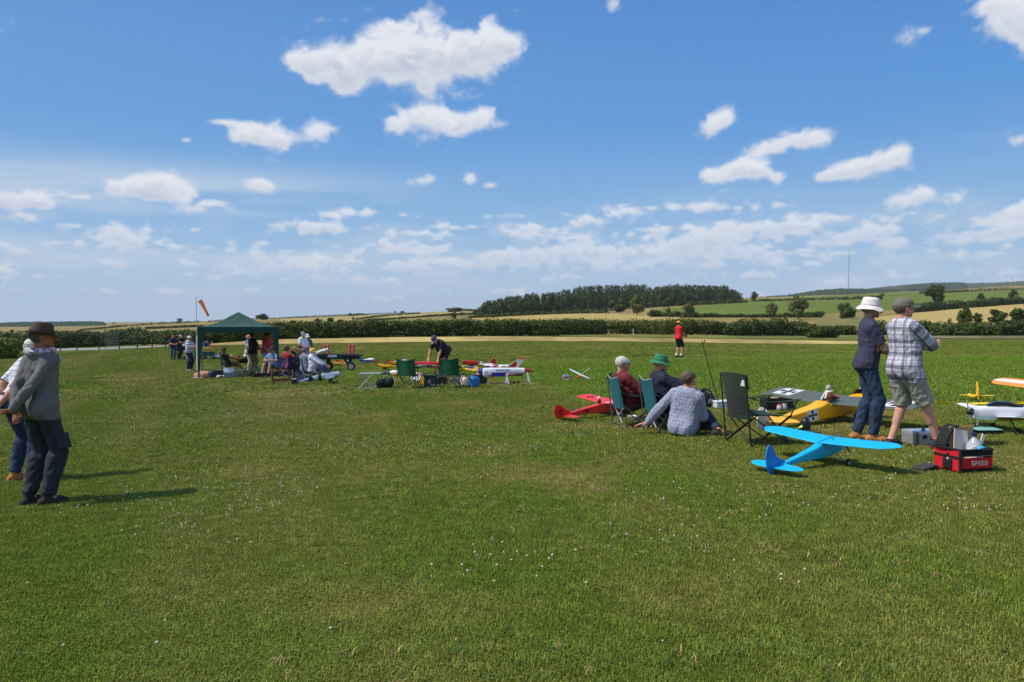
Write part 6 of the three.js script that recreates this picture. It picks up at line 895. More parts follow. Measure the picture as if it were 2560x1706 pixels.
{ const p = G(1806, 1019), o = thing('storage_box', 'white plastic storage box at the foot of the leaning stick', 'box', p, [0.25, 0.97]); part('box_body', box(0.34, 0.10, 0.22, 0, 0.052, 0, 0.012), S(196, 206, 214, 0.5), o); part('lid', box(0.36, 0.025, 0.24, 0, 0.115, 0, 0.01), S(222, 228, 232, 0.45), o); }
{ const p = G(1801, 1020), top = (() => { const q = pixelDir(1757, 860), d = -p[2] + 0.12; return [q[0] / -q[2] * d, EYE + q[1] / -q[2] * d, -d]; })(), o = thing('stick', 'thin dark stick leaning up with a forked tip', 'stick', p), t = sub(top, p); part('shaft', [tube([0, -0.04, 0], t, 0.009, 0.008, 8)], S(52, 36, 28, 0.8), o); part('fork', [pipe([add(t, [-0.015, 0.06, 0]), t, add(t, [0.03, 0.03, 0]), add(t, [0.034, 0.075, 0])], 0.008)], S(70, 36, 28, 0.7), o); }
{ const p = G(1762, 1018), o = thing('rucksack', 'black rucksack slumped on the grass behind the man in the checked shirt', 'rucksack', p, [0.3, 0.95]); part('main_pocket', colourise(surfaceNetsLater([[-0.08, 0.16, 0, 0.10, 0.13, 0, 0.15, 0.12], [0.05, 0.12, 0, 0.18, 0.09, 0.02, 0.12, 0.09], [-0.14, 0.10, 0.02, -0.05, 0.26, -0.02, 0.07, 0.07]]), speckle(lin(46, 46, 52), 0.2, 30)), VCfab, o); part('front_pocket', colourise(surfaceNetsLater([[0.02, 0.11, 0.12, 0.14, 0.09, 0.12, 0.06, 0.05]]), speckle(lin(84, 82, 90), 0.2, 30)), VCfab, o); part('strap', [pipe([[-0.16, 0.22, 0.04], [-0.06, 0.34, 0.06], [0.05, 0.30, 0.1], [0.1, 0.18, 0.15]], 0.016)], S(30, 30, 32, 0.9), o); part('buckle', box(0.05, 0.03, 0.015, 0.17, 0.17, 0.11, 0.005), S(180, 182, 184, 0.4), o); }
function surfaceNetsLater(list) { const L = list.map(([a, b, c, d, e, f, r, s]) => ({ a: [a, b, c], b: [d, e, f], ra: r, rb: s, k: 0.06 })), [lo, hi] = bounds(L, 0.05), f0 = fieldOf(L); lo[1] = Math.min(lo[1], -0.05); return surfaceNets((x, y, z) => Math.max(f0(x, y, z) + (noise3(x * 16, y * 16, z * 16) - 0.5) * 0.03, -y + 0.004), lo, hi, 0.012); }
{ const p = G(1582, 1052), o = thing('bowl', 'white bowl on the grass beneath the left teal chair', 'bowl', p); part('bowl_body', lathe([[0.001, 0], [0.07, 0.004], [0.10, 0.08], [0.105, 0.082], [0.098, 0.078], [0.07, 0.012], [0.001, 0.010]], 22), S(232, 224, 212, 0.5), o); part('contents', cyl(0.088, 0.09, 0.012, 0, 0.05), S(206, 190, 166, 0.8), o); }
{ const p = G(1648, 1068), o = thing('low_stand', 'low folding stand of pale wood under the right teal chair', 'stand', p, [0.8, 0.6]); part('top_board', box(0.30, 0.018, 0.16, 0, 0.19, 0, 0.004), S(226, 228, 228, 0.6), o); for (const s of [-1, 1]) part('leg', [tube([s * 0.14, 0.008, 0.07], [-s * 0.14, 0.185, 0.07], 0.011), tube([s * 0.14, 0.008, -0.07], [-s * 0.14, 0.185, -0.07], 0.011)], S(206, 176, 140, 0.7), o); }
for (const [i, px, py] of [[0, 1430, 1035], [1, 1444, 1046]]) { const p = G(px, py), o = thing('restraint_post', i ? 'grey post with a thin rod, nearer one at the red tail' : 'short dark post with a thin rod, farther one at the red tail', 'post', p); part('post_body', cyl(0.024, 0.024, i ? 0.16 : 0.10), S(104, 108, 112, 0.5), o); part('rod', [tube([0, 0.1, 0], [0, i ? 0.26 : 0.24, 0], 0.004)], S(110, 90, 60, 0.6), o); part('cross_rod', [tube([-0.08, i ? 0.22 : 0.215, 0], [0.03, i ? 0.225 : 0.22, 0], 0.003)], S(110, 90, 60, 0.6), o); }
{ const p = G(1524, 962), o = thing('weed', 'leafy green weed behind the white haired man', 'plant', p); part('stem', [tube([0, 0, 0], [0.02, 0.26, 0], 0.005)], S(90, 120, 50, 0.8), o); part('leaves', leafMass([[0.0, 0.22, 0, 0.10, 0.09, 0.10], [0.03, 0.30, 0, 0.07, 0.05, 0.07], [-0.05, 0.16, 0, 0.08, 0.04, 0.08]], 130, 0.028, [0.11, 0.20, 0.03], 505, 0.3, 0.7), VCleaf, o); }

// ---------------------------------------------------------------- things in the middle
{ const p = G(934, 971), o = thing('folding_table', 'light grey folding camp stool table with crossed legs', 'table', p, [0.1, 1]), AL = S(186, 190, 196, 0.35, 0.5); part('table_top', box(0.80, 0.02, 0.34, 0, 0.42, -0.1, 0.008), AL, o); for (const z of [0.06, -0.26]) { part('leg', [tube([-0.40, 0.015, z], [-0.02, 0.41, z], 0.011)], AL, o); part('leg', [tube([-0.02, 0.015, z], [-0.38, 0.41, z], 0.011)], AL, o); part('leg', [tube([0.02, 0.015, z], [0.38, 0.41, z], 0.011)], AL, o); } part('foot_bar', [tube([-0.42, 0.012, 0.06], [-0.02, 0.012, 0.06], 0.011)], AL, o); }
{ const p = G(962, 971), o = thing('holdall', 'dark green holdall slung beneath the light grey folding table', 'bag', p, [0.1, 1]); part('bag_body', colourise(surfaceNetsLater([[-0.13, 0.15, 0.08, 0.13, 0.17, 0.08, 0.12, 0.13], [-0.14, 0.04, 0.08, -0.10, 0.2, 0.08, 0.07, 0.08], [0.16, 0.04, 0.08, 0.18, 0.25, 0.08, 0.05, 0.06]]), speckle(lin(14, 40, 34), 0.2, 20)), VCfab, o); part('strap', [pipe([[-0.1, 0.05, 0.22], [-0.06, 0.3, 0.2], [-0.1, 0.42, 0.12], [0.05, 0.43, 0.1]], 0.014)], BLACK, o); part('handle', [pipe([[-0.06, 0.40, 0.1], [0, 0.46, 0.1], [0.08, 0.44, 0.1]], 0.014)], BLACK, o); }
{ const p = G(985, 950), o = thing('model_aeroplane', 'white and orange model with black engine left of the green chairs', 'model aeroplane', p, [0.96, 0.2]); part('body', ball(0.07, 0.08, 0.20, 0, 0.24, 0.02), WHT, o); part('orange_band', ball(0.074, 0.06, 0.12, 0, 0.19, 0.04), ORG, o); part('engine', box(0.12, 0.10, 0.22, 0, 0.22, -0.24, 0.02), BLACK, o); part('skid', [tube([0.08, 0.02, -0.2], [0.08, 0.02, 0.22], 0.009), tube([-0.08, 0.02, -0.2], [-0.08, 0.02, 0.22], 0.009), tube([0.08, 0.02, 0], [0.03, 0.18, 0], 0.007), tube([-0.08, 0.02, 0], [-0.03, 0.18, 0], 0.007)], S(206, 180, 150, 0.6), o); }
{ const p = G(1076, 970), o = thing('cool_box', 'dark green cool bag with a printed label in front of the bending man', 'cool box', p, [0.12, 0.99]); part('box_body', box(0.36, 0.32, 0.26, 0, 0.165, -0.13, 0.025), S(12, 58, 52, 0.75), o); part('lid', box(0.37, 0.03, 0.27, 0, 0.335, -0.13, 0.012), S(10, 46, 42, 0.7), o); part('pink_label', box(0.07, 0.10, 0.004, -0.03, 0.17, 0.002, 0.001), S(184, 130, 166, 0.7), o); part('grey_label', box(0.12, 0.05, 0.004, 0.07, 0.075, 0.002, 0.001), S(130, 150, 148, 0.7), o); part('dark_print', box(0.12, 0.12, 0.003, 0.08, 0.21, 0.001, 0.001), S(50, 66, 66, 0.7), o); part('handle', [pipe([[-0.18, 0.3, -0.1], [-0.2, 0.36, -0.12], [-0.1, 0.40, -0.13], [0.1, 0.40, -0.13], [0.2, 0.36, -0.12], [0.18, 0.3, -0.1]], 0.012)], BLACK, o); }
{ const p = G(1056, 962), o = thing('orange_panel', 'orange board leaning behind the green cool bag', 'board', p, [0.1, 1]); part('board', at(box(0.16, 0.30, 0.012, 0, 0.15, 0, 0.004), 0, 0, 0, -0.15, 0, -0.12), S(226, 150, 34, 0.6), o); }
{ const p = G(1105, 961), o = thing('flight_box', 'black flight box with red and green oddments between the green chairs', 'box', p, [0.1, 1]); part('box_body', box(0.30, 0.20, 0.22, 0, 0.102, 0, 0.012), S(22, 22, 24, 0.6), o); part('tray', box(0.28, 0.04, 0.2, 0, 0.22, 0, 0.01), S(90, 84, 50, 0.7), o); part('handle', [pipe([[-0.10, 0.22, 0], [-0.10, 0.36, 0], [-0.02, 0.38, 0], [-0.02, 0.22, 0]], 0.010)], S(120, 50, 44, 0.5), o); part('green_bottle', cyl(0.03, 0.022, 0.15, -0.12, 0.2, 0.06, 12), S(30, 150, 120, 0.4), o); part('red_reel', cyl(0.05, 0.05, 0.06, 0.09, 0.23, 0, 12), S(170, 70, 50, 0.5), o); }
{ const p = G(1098, 950), o = thing('wooden_crate', 'brown wooden crate stand beneath the hands of the bending man', 'crate', p, [0.1, 1]), WD = S(142, 88, 48, 0.8); for (const x of [-0.16, 0.16]) part('upright', box(0.03, 0.44, 0.26, x, 0.225, 0, 0.004), WD, o); for (const y of [0.06, 0.18, 0.30, 0.42]) part('slat', box(0.34, 0.07, 0.02, 0, y, 0.13, 0.004), S(156 - y * 30, 100, 58, 0.8), o); part('top_board', box(0.38, 0.02, 0.3, 0, 0.455, 0, 0.004), WD, o); }
{ const p = G(1138, 958), o = thing('silver_case', 'small silver case beneath the right green chair', 'case', p, [0.1, 1]); part('case_body', box(0.28, 0.12, 0.18, 0, 0.062, 0, 0.01), S(150, 156, 164, 0.4, 0.5), o); part('lid', box(0.28, 0.03, 0.18, 0, 0.138, 0, 0.008), S(176, 182, 190, 0.4, 0.5), o); part('handle', [pipe([[-0.05, 0.15, 0.05], [-0.04, 0.19, 0.05], [0.04, 0.19, 0.05], [0.05, 0.15, 0.05]], 0.008)], BLACK, o); }
{ const p = G(1161, 965), o = thing('fuel_can', 'pinkish translucent fuel can left of the blue bucket', 'can', p, [0.1, 1]); part('can_body', lathe([[0.001, 0], [0.105, 0.005], [0.112, 0.04], [0.112, 0.16], [0.09, 0.22], [0.05, 0.245]], 20), S(226, 196, 190, 0.45), o); part('cap', cyl(0.03, 0.03, 0.03, 0, 0.243), WHT, o); part('tap', cyl(0.015, 0.015, 0.05, 0.1, 0.2), RED, o); part('handle', [pipe([[-0.09, 0.2, 0], [-0.07, 0.27, 0], [0, 0.285, 0]], 0.013)], S(226, 206, 200, 0.5), o); }
{ const p = G(1185, 968), o = thing('blue_bucket', 'bright blue plastic tub standing on the grass left of the jet', 'tub', p); part('tub_body', lathe([[0.001, 0], [0.135, 0.004], [0.148, 0.05], [0.148, 0.22], [0.13, 0.275], [0.09, 0.30], [0.001, 0.305]], 24), S(22, 104, 178, 0.4), o); part('rib', [lathe([[0.149, 0.21], [0.155, 0.215], [0.155, 0.235], [0.147, 0.24]], 24)], S(24, 116, 190, 0.4), o); part('grip', [pipe([[-0.07, 0.29, 0.05], [-0.05, 0.325, 0.06], [0.05, 0.325, 0.06], [0.07, 0.29, 0.05]], 0.012)], S(20, 90, 160, 0.4), o); }
{ const p = G(1201, 961), o = thing('toolbox', 'black toolbox with a pink striped rag on top beside the jet tail', 'toolbox', p, [0.1, 1]); part('box_body', box(0.36, 0.24, 0.24, 0, 0.122, 0, 0.014), S(22, 22, 24, 0.6), o); part('lid', box(0.37, 0.04, 0.25, 0, 0.262, 0, 0.012), S(36, 28, 30, 0.6), o); part('rag', slab(8, 6, (u, v) => [-0.13 + 0.24 * u, 0.295 + 0.02 * Math.sin(u * 8 + v * 3), -0.08 + 0.14 * v], 0.01), S(226, 150, 158, 0.9), o); part('silver_tin', cyl(0.04, 0.04, 0.04, 0.2, 0.0, 0.1, 14), S(190, 196, 200, 0.3, 0.6), o); }
{ // red and white jet trainer on a low work stand, being worked on
  const p = G(1066, 948), s = thing('work_stand', 'low dark work stand under the red and white model', 'stand', p, [0.1, 1]); part('stand_top', box(0.70, 0.03, 0.3, 0, 0.40, 0, 0.006), S(60, 44, 30, 0.7), s); for (const x of [-0.3, 0.3]) part('leg', [tube([x, 0, 0.1], [x, 0.39, -0.1], 0.014), tube([x, 0, -0.1], [x, 0.39, 0.1], 0.014)], BLACK, s);
  const o = plane('red and white model on the work stand under the hands of the bending man', [p[0], p[1] + 0.415, p[2]], [-0.98, 0.2], 0.02); part('fuselage', loft([[0.52, 0.02, 0.06, 0.10], [0.38, 0.06, 0.03, 0.14], [0.1, 0.075, 0.02, 0.16], [-0.3, 0.06, 0.03, 0.15], [-0.6, 0.03, 0.06, 0.12]].map(([z, hw, a, b]) => superLoop(z, hw, a, b, 2.4, 18))), S(216, 40, 40, 0.35), o); part('wing', colourise(wingGeo({ span: 1.0, root: 0.3, tipChord: 0.18, z: 0.12, y: 0.06, t: 0.08, dihedral: 0.05, sweep: 0.15 }, 24), (x) => (Math.floor(Math.abs(x) * 14) % 2 ? lin(228, 226, 230) : lin(70, 66, 110))), VCp, o); part('fin', finGeo([[-0.4, 0.13], [-0.62, 0.11], [-0.64, 0.28], [-0.54, 0.28]], 0.012), RED, o); part('tailplane', wingGeo({ span: 0.4, root: 0.14, tipChord: 0.09, z: -0.45, y: 0.1, t: 0.04 }, 8), WHT, o); part('white_flash', loft([[0.3, 0.07, 0.02, 0.07], [0.0, 0.079, 0.012, 0.07], [-0.3, 0.064, 0.025, 0.07]].map(([z, hw, a, b]) => superLoop(z, hw, a, b, 3, 16))), WHT, o);
  const q = G(1040, 952), w = thing('model_wing', 'white wing panel with red and black flashes leaning under the work stand', 'model part', q, [0.1, 1]); part('panel', at(box(0.38, 0.28, 0.03, 0, 0.14, 0, 0.012), 0, 0, 0, -0.5, 0, -0.2), S(222, 220, 216, 0.5), w); part('red_flash', at(box(0.30, 0.05, 0.034, 0, 0.2, 0, 0.002), 0, 0, 0, -0.5, 0, 0.25), RED, w); part('black_flash', at(box(0.24, 0.035, 0.0345, 0.02, 0.15, 0, 0.002), 0, 0, 0, -0.5, 0, 0.25), BLACK, w);
}
{ // the dark launch trolley with its foam rollers
  const p = G(856, 926), o = thing('launch_trolley', 'dark blue launch trolley with four upright red foam rollers and pneumatic wheels', 'trolley', p, [-0.08, 1]), NV = S(18, 30, 44, 0.5);
  part('beam', box(1.78, 0.24, 0.20, -0.22, 0.60, 0, 0.02), NV, o); part('deck', box(0.95, 0.06, 0.30, 0.42, 0.66, 0, 0.012), NV, o); part('white_plate', box(0.40, 0.10, 0.006, -0.42, 0.62, 0.104, 0.002), S(176, 182, 190, 0.5), o);
  for (const x of [-0.80, -0.64, 0.33, 0.48]) { const m = part('foam_roller', [at(lathe([[0.001, 0], [0.055, 0.004], [0.058, 0.05], [0.058, 0.40], [0.05, 0.44], [0.001, 0.445]], 16), x, 0.69, 0)], S(196, 84, 84, 0.9), o); for (let i = 0; i < 4; i++) part('foam_ring', [at(new THREE.TorusGeometry(0.058, 0.006, 6, 18), x, 0.76 + i * 0.1, 0, Math.PI / 2)], S(226, 126, 122, 0.9), m); }
  part('leg', [at(box(0.16, 0.52, 0.10, 0, 0, 0, 0.01), 0.36, 0.34, 0, 0, 0, 0.1), at(box(0.10, 0.52, 0.08, 0, 0, 0, 0.01), 0.16, 0.40, 0, 0, 0, 0.62)], NV, o); part('leg', box(0.16, 0.46, 0.10, -0.62, 0.30, 0, 0.01), NV, o); part('end_block', box(0.12, 0.14, 0.2, 0.72, 0.56, 0, 0.01), NV, o);
  for (const [x, z] of [[0.46, 0.26], [0.30, -0.26], [-0.6, 0.2], [-0.66, -0.24]]) { const w = part('wheel', wheel(0.185, 0.09, x, 0.185, z, 'z'), RUBBER, o); part('wheel_rim', [new THREE.CylinderGeometry(0.11, 0.11, 0.07, 20).rotateX(Math.PI / 2).translate(x, 0.185, z)], S(166, 168, 172, 0.4, 0.3), w); part('axle_cap', ball(0.02, 0.02, 0.02, x, 0.185, z + 0.04, 8), BLACK, w); }
}
{ const q = G(786, 930), s = thing('model_cradle', 'dark cradle behind the man in the yellow cap', 'stand', q, [0.2, 1]); part('cradle_top', box(0.9, 0.10, 0.3, 0, 0.62, 0, 0.02), S(28, 34, 46, 0.6), s); part('white_board', box(0.5, 0.10, 0.02, -0.18, 0.70, 0.16, 0.004), S(176, 184, 194, 0.5), s); for (const x of [-0.36, 0.36]) part('leg', [tube([x, 0, 0], [x, 0.6, 0], 0.03)], S(28, 34, 46, 0.6), s);
  const o = plane('white and pale blue model wing propped up on the cradle', [q[0] + 0.15, q[1] + 0.70, q[2]], [0.92, -0.2], 0.32); part('fuselage', loft([[0.5, 0.05, 0.05, 0.16], [0.2, 0.07, 0.02, 0.2], [-0.4, 0.05, 0.04, 0.16]].map(([z, hw, a, b]) => superLoop(z, hw, a, b, 2.6, 18))), WHT, o); part('wing', colourise(wingGeo({ span: 0.7, root: 0.5, tipChord: 0.3, z: 0.42, y: 0.12, t: 0.07, sweep: 0.2 }, 16), (x, y, z) => (z > 0.1 && z < 0.26 ? lin(110, 176, 220) : lin(226, 228, 232))), VCp, o); part('fin', finGeo([[-0.2, 0.16], [-0.4, 0.14], [-0.42, 0.32], [-0.34, 0.32]], 0.012), S(90, 160, 214, 0.4), o); }
{ const a = G(680, 961), b = G(733, 957), u = unit(sub(b, a)), o = thing('wooden_rail', 'low brown wooden starting rail with two posts in front of the gazebo', 'rail', a, [-u[2], u[0]]), L = len(sub(b, a)), WD = S(96, 66, 46, 0.8); for (const x of [0, L]) part('post', [box(0.06, 0.46, 0.06, x, 0.22, 0, 0.006), box(0.05, 0.12, 0.22, x, 0.05, 0, 0.006)], WD, o); part('board', box(L, 0.10, 0.03, L / 2, 0.13, 0.02, 0.005), S(118, 82, 56, 0.8), o); }
{ const p = G(737, 961), o = thing('battery_box', 'black battery box with a pale rim at the tail of the silver fighter', 'box', p, [0.1, 1]); part('box_body', box(0.20, 0.16, 0.16, 0, 0.082, 0, 0.01), S(26, 26, 30, 0.6), o); part('rim', box(0.215, 0.016, 0.175, 0, 0.168, 0, 0.004), S(170, 172, 176, 0.5), o); }
{ const p = G(764, 953), o = thing('basket', 'straw coloured basket behind the silver fighter', 'basket', p); part('basket_body', lathe([[0.001, 0], [0.10, 0.004], [0.13, 0.20], [0.125, 0.2], [0.095, 0.012]], 18), S(206, 176, 120, 0.85), o); part('rim', [at(new THREE.TorusGeometry(0.13, 0.01, 6, 20), 0, 0.2, 0, Math.PI / 2)], S(186, 150, 96, 0.85), o); part('cloth', ball(0.09, 0.04, 0.09, 0, 0.19, 0, 10), S(196, 190, 206, 0.9), o); }
{ const p = G(752, 954), o = thing('rucksack', 'dark bag with purple cloth beside the straw basket', 'bag', p); part('bag_body', colourise(surfaceNetsLater([[-0.05, 0.12, 0, 0.14, 0.12, 0, 0.12, 0.11]]), speckle(lin(40, 38, 62), 0.3, 20)), VCfab, o); part('strap', [pipe([[-0.06, 0.2, 0.06], [0.02, 0.30, 0.06], [0.1, 0.2, 0.06]], 0.012)], BLACK, o); }
// under and round the gazebo
{ const p = G(505, 945), o = thing('sandbag', 'pink buff sandbag weighing down the gazebo leg', 'sandbag', p, [0.2, 1]); part('bag_body', colourise(surfaceNetsLater([[-0.18, 0.10, 0.02, 0.16, 0.13, -0.02, 0.12, 0.14], [-0.22, 0.06, 0.1, -0.1, 0.05, 0.12, 0.06, 0.06]]), speckle(lin(196, 148, 122), 0.12, 12)), VCfab, o); part('fringe', [pipe([[-0.3, 0.02, 0.16], [-0.1, 0.015, 0.2], [0.05, 0.02, 0.18]], 0.02)], S(214, 196, 184, 0.9), o); part('tie', [pipe([[-0.2, 0.22, 0.03], [0, 0.27, 0], [0.2, 0.24, -0.02]], 0.012)], S(226, 212, 196, 0.9), o); }
{ const p = G(545, 944), o = thing('storage_chest', 'long black chest with a blue end under the gazebo edge', 'chest', p, [0.35, 0.94]); part('chest_body', box(0.52, 0.28, 0.34, 0.06, 0.142, 0, 0.03), S(20, 20, 22, 0.6), o); part('blue_end', box(0.14, 0.24, 0.30, -0.24, 0.125, 0.02, 0.05), S(26, 46, 122, 0.5), o); part('lid_edge', box(0.54, 0.03, 0.36, 0.05, 0.285, 0, 0.01), S(60, 66, 78, 0.5), o); }
{ const p = G(573, 944), o = thing('silver_case', 'silver tool case at the foot of the man under the gazebo', 'case', p, [0.3, 0.95]); part('case_body', box(0.40, 0.20, 0.24, 0, 0.102, 0, 0.012), S(128, 140, 158, 0.4, 0.4), o); part('open_lid', at(box(0.40, 0.18, 0.03, 0, 0.09, 0, 0.008), -0.02, 0.2, -0.12, -0.35), S(196, 204, 212, 0.4, 0.3), o); }
{ const p = G(560, 944), o = thing('dust_sheet', 'crumpled pale sheet on the grass before the silver tool case', 'sheet', p); part('sheet', slab(12, 8, (u, v) => [(u - 0.5) * 0.5, 0.05 + 0.045 * Math.sin(u * 9 + v * 4), (v - 0.5) * 0.2 + 0.12], 0.008), S(186, 188, 196, 0.8), o); }
{ const p = G(604, 943), o = thing('step_stool', 'grey two step stool under the gazebo', 'stool', p, [0.3, 0.95]), GM = S(150, 156, 162, 0.45, 0.3); for (const x of [-0.17, 0.17]) part('side_frame', [box(0.025, 0.30, 0.03, x, 0.15, 0.1, 0.006), box(0.025, 0.30, 0.03, x, 0.15, -0.1, 0.006)], GM, o); part('top_step', box(0.38, 0.03, 0.24, 0, 0.30, -0.02, 0.008), GM, o); part('lower_step', box(0.34, 0.025, 0.14, 0, 0.15, 0.08, 0.006), GM, o); part('crossbar', box(0.33, 0.02, 0.02, 0, 0.05, 0.1, 0.004), GM, o); }
{ const p = G(610, 931), o = thing('camp_table', 'dark low table with bags beside the seated man under the gazebo', 'table', p, [0.36, 0.93]); part('table_top', box(0.60, 0.03, 0.45, 0, 0.62, 0, 0.008), S(24, 26, 34, 0.6), o); part('apron', box(0.56, 0.18, 0.40, 0, 0.50, 0, 0.01), S(28, 28, 40, 0.8), o); for (const [x, z] of [[-0.27, 0.19], [0.27, 0.19], [0.27, -0.19], [-0.27, -0.19]]) part('leg', [tube([x, 0, z], [x, 0.6, z], 0.016)], BLACK, o);
  const q = [p[0], p[1] + 0.637, p[2]], k = thing('red_jar', 'red lidded jar on the dark low table', 'jar', add(q, [-0.22, 0, 0.05])); part('jar_body', cyl(0.06, 0.06, 0.10), S(56, 40, 44, 0.5), k); part('lid', cyl(0.068, 0.068, 0.03, 0, 0.1), S(190, 40, 36, 0.5), k); const b = thing('carrier_bag', 'white and blue carrier bag on the dark low table', 'bag', add(q, [0.14, 0, 0])); part('bag_body', colourise(surfaceNetsLater([[-0.08, 0.1, 0, 0.09, 0.11, 0, 0.09, 0.10]]), (x, y, z) => (noise3(x * 14, y * 14, z * 14) > 0.5 ? lin(214, 218, 226) : lin(96, 140, 200))), VCfab, b); part('handle', [pipe([[-0.05, 0.19, 0], [0, 0.28, 0], [0.06, 0.19, 0]], 0.008)], WHT, b); }
{ const p = G(645, 929), o = thing('green_bottle', 'bright green bottle standing under the gazebo', 'bottle', p); part('bottle_body', lathe([[0.001, 0], [0.07, 0.005], [0.075, 0.16], [0.045, 0.21]], 16), S(26, 148, 106, 0.4), o); part('cap', cyl(0.04, 0.035, 0.05, 0, 0.21), S(20, 110, 80, 0.4), o); }
{ const p = G(664, 943), o = thing('clutter_box', 'dark low crate of oddments at the right leg of the gazebo', 'crate', p, [0.3, 0.95]); for (const [w, d, x, z] of [[0.9, 0.03, 0, 0.16], [0.9, 0.03, 0, -0.16], [0.03, 0.32, -0.44, 0], [0.03, 0.32, 0.44, 0]]) part('crate_wall', box(w, 0.16, d, x, 0.082, z, 0.005), S(28, 26, 30, 0.7), o); part('oddments', join([...Array(12).keys()].map((i) => box(0.07, 0.05, 0.07, -0.38 + i * 0.068, 0.14 + 0.03 * (i % 3), 0.05 * ((i % 2) * 2 - 1), 0.01, i))), S(110, 104, 110, 0.6), o).userData.kind = 'stuff'; }
{ const p = G(707, 941), o = thing('wheel_trolley', 'small trolley with a pale rimmed wheel at the right gazebo leg', 'trolley', p, [0.3, 0.95]); for (const s of [-1, 1]) { const w = part('wheel', wheel(0.14, 0.04, 0.1, 0.14, s * 0.15, 'z'), RUBBER, o); part('wheel_rim', [new THREE.TorusGeometry(0.105, 0.014, 6, 20).translate(0.1, 0.14, s * 0.15 + 0.02)], S(176, 190, 196, 0.4), w); } part('frame', box(0.5, 0.06, 0.28, -0.05, 0.22, 0, 0.01), S(150, 40, 36, 0.5), o); part('blue_sack', ball(0.2, 0.1, 0.14, 0.18, 0.08, 0.05, 12), S(34, 40, 92, 0.9), o); }
{ const p = G(521, 899), o = thing('garden_cart', 'green garden cart with a yellow crate beyond the gazebo', 'cart', p, [0.2, 0.98]); part('cart_tray', box(0.80, 0.26, 0.45, 0, 0.40, 0, 0.02), S(22, 78, 72, 0.5), o); for (const [x, z] of [[-0.3, 0.24], [0.3, 0.24], [-0.3, -0.24], [0.3, -0.24]]) { const w = part('wheel', wheel(0.15, 0.07, x, 0.15, z, 'z'), RUBBER, o); part('wheel_hub', [new THREE.CylinderGeometry(0.07, 0.07, 0.06, 14).rotateX(Math.PI / 2).translate(x, 0.15, z)], GREYPLASTIC, w); } part('cart_handle', [pipe([[0.15, 0.5, 0], [0.15, 1.02, 0], [0.12, 1.06, 0], [-0.3, 1.06, 0], [-0.34, 1.02, 0], [-0.34, 0.5, 0]], 0.018, 40)], S(40, 62, 52, 0.5), o); part('side_bar', [tube([0.5, 0.4, 0], [0.48, 0.86, 0], 0.014)], S(40, 62, 52, 0.5), o);
  const c = thing('yellow_crate', 'yellow crate of gear on the green garden cart', 'crate', [p[0], p[1] + 0.535, p[2]], [0.2, 0.98]); for (const [w, d, x, z] of [[0.68, 0.03, 0, 0.19], [0.68, 0.03, 0, -0.19], [0.03, 0.35, -0.325, 0], [0.03, 0.35, 0.325, 0]]) part('crate_wall', box(w, 0.24, d, x, 0.12, z, 0.006), S(196, 150, 40, 0.6), c); part('rim', box(0.7, 0.03, 0.42, 0, 0.235, 0, 0.006), S(206, 168, 60, 0.6), c); part('red_can', cyl(0.08, 0.08, 0.14, 0.30, 0.24, 0, 14), S(196, 44, 32, 0.5), c); }
{ const p = G(462, 896), o = thing('model_trolley', 'dark trolley carrying a pale grey model beside the man in black', 'trolley', p, [0.15, 1]); part('trolley_bed', box(1.3, 0.22, 0.3, 0, 0.66, 0, 0.02), S(20, 22, 28, 0.6), o); part('grey_board', box(0.5, 0.12, 0.02, -0.4, 0.80, 0.16, 0.005), S(150, 160, 172, 0.5), o); part('orange_flag', box(0.16, 0.08, 0.2, 0.66, 0.72, 0, 0.02), S(236, 130, 50, 0.6), o); const w = part('wheel', wheel(0.27, 0.08, 0.55, 0.27, 0.2, 'z'), RUBBER, o); part('wheel_rim', [new THREE.CylinderGeometry(0.17, 0.17, 0.06, 18).rotateX(Math.PI / 2).translate(0.55, 0.27, 0.2)], S(150, 160, 170, 0.4), w); part('leg', [tube([0.5, 0.6, 0], [0.55, 0.27, 0.1], 0.03), tube([-0.5, 0.6, 0], [-0.5, 0.0, 0], 0.03)], BLACK, o);
  const m = plane('pale grey model fuselage lying on the dark trolley', [p[0] - 0.2, p[1] + 0.775, p[2]], [0.98, 0.1], 0.06); part('fuselage', loft([[0.6, 0.03, 0.06, 0.12], [0.2, 0.07, 0.0, 0.2], [-0.3, 0.06, 0.02, 0.22], [-0.5, 0.02, 0.06, 0.34]].map(([z, hw, a, b]) => superLoop(z, hw, a, b, 2.2, 16))), S(166, 158, 168, 0.4), m); part('wing', wingGeo({ span: 0.8, root: 0.3, tipChord: 0.2, z: 0.2, y: 0.1, t: 0.08 }, 10), S(176, 170, 178, 0.4), m); part('fin', finGeo([[-0.32, 0.2], [-0.52, 0.2], [-0.54, 0.42], [-0.46, 0.42]], 0.015), S(160, 152, 164, 0.4), m);
  const b = G(461, 898), k = thing('small_box', 'small black box with a white ball on the grass by the trolley', 'box', b, [0.1, 1]); part('box_body', box(0.16, 0.16, 0.14, 0, 0.082, 0, 0.01), BLACK, k); part('white_cap', ball(0.07, 0.07, 0.07, 0.17, 0.07, 0, 10), WHT, k); }
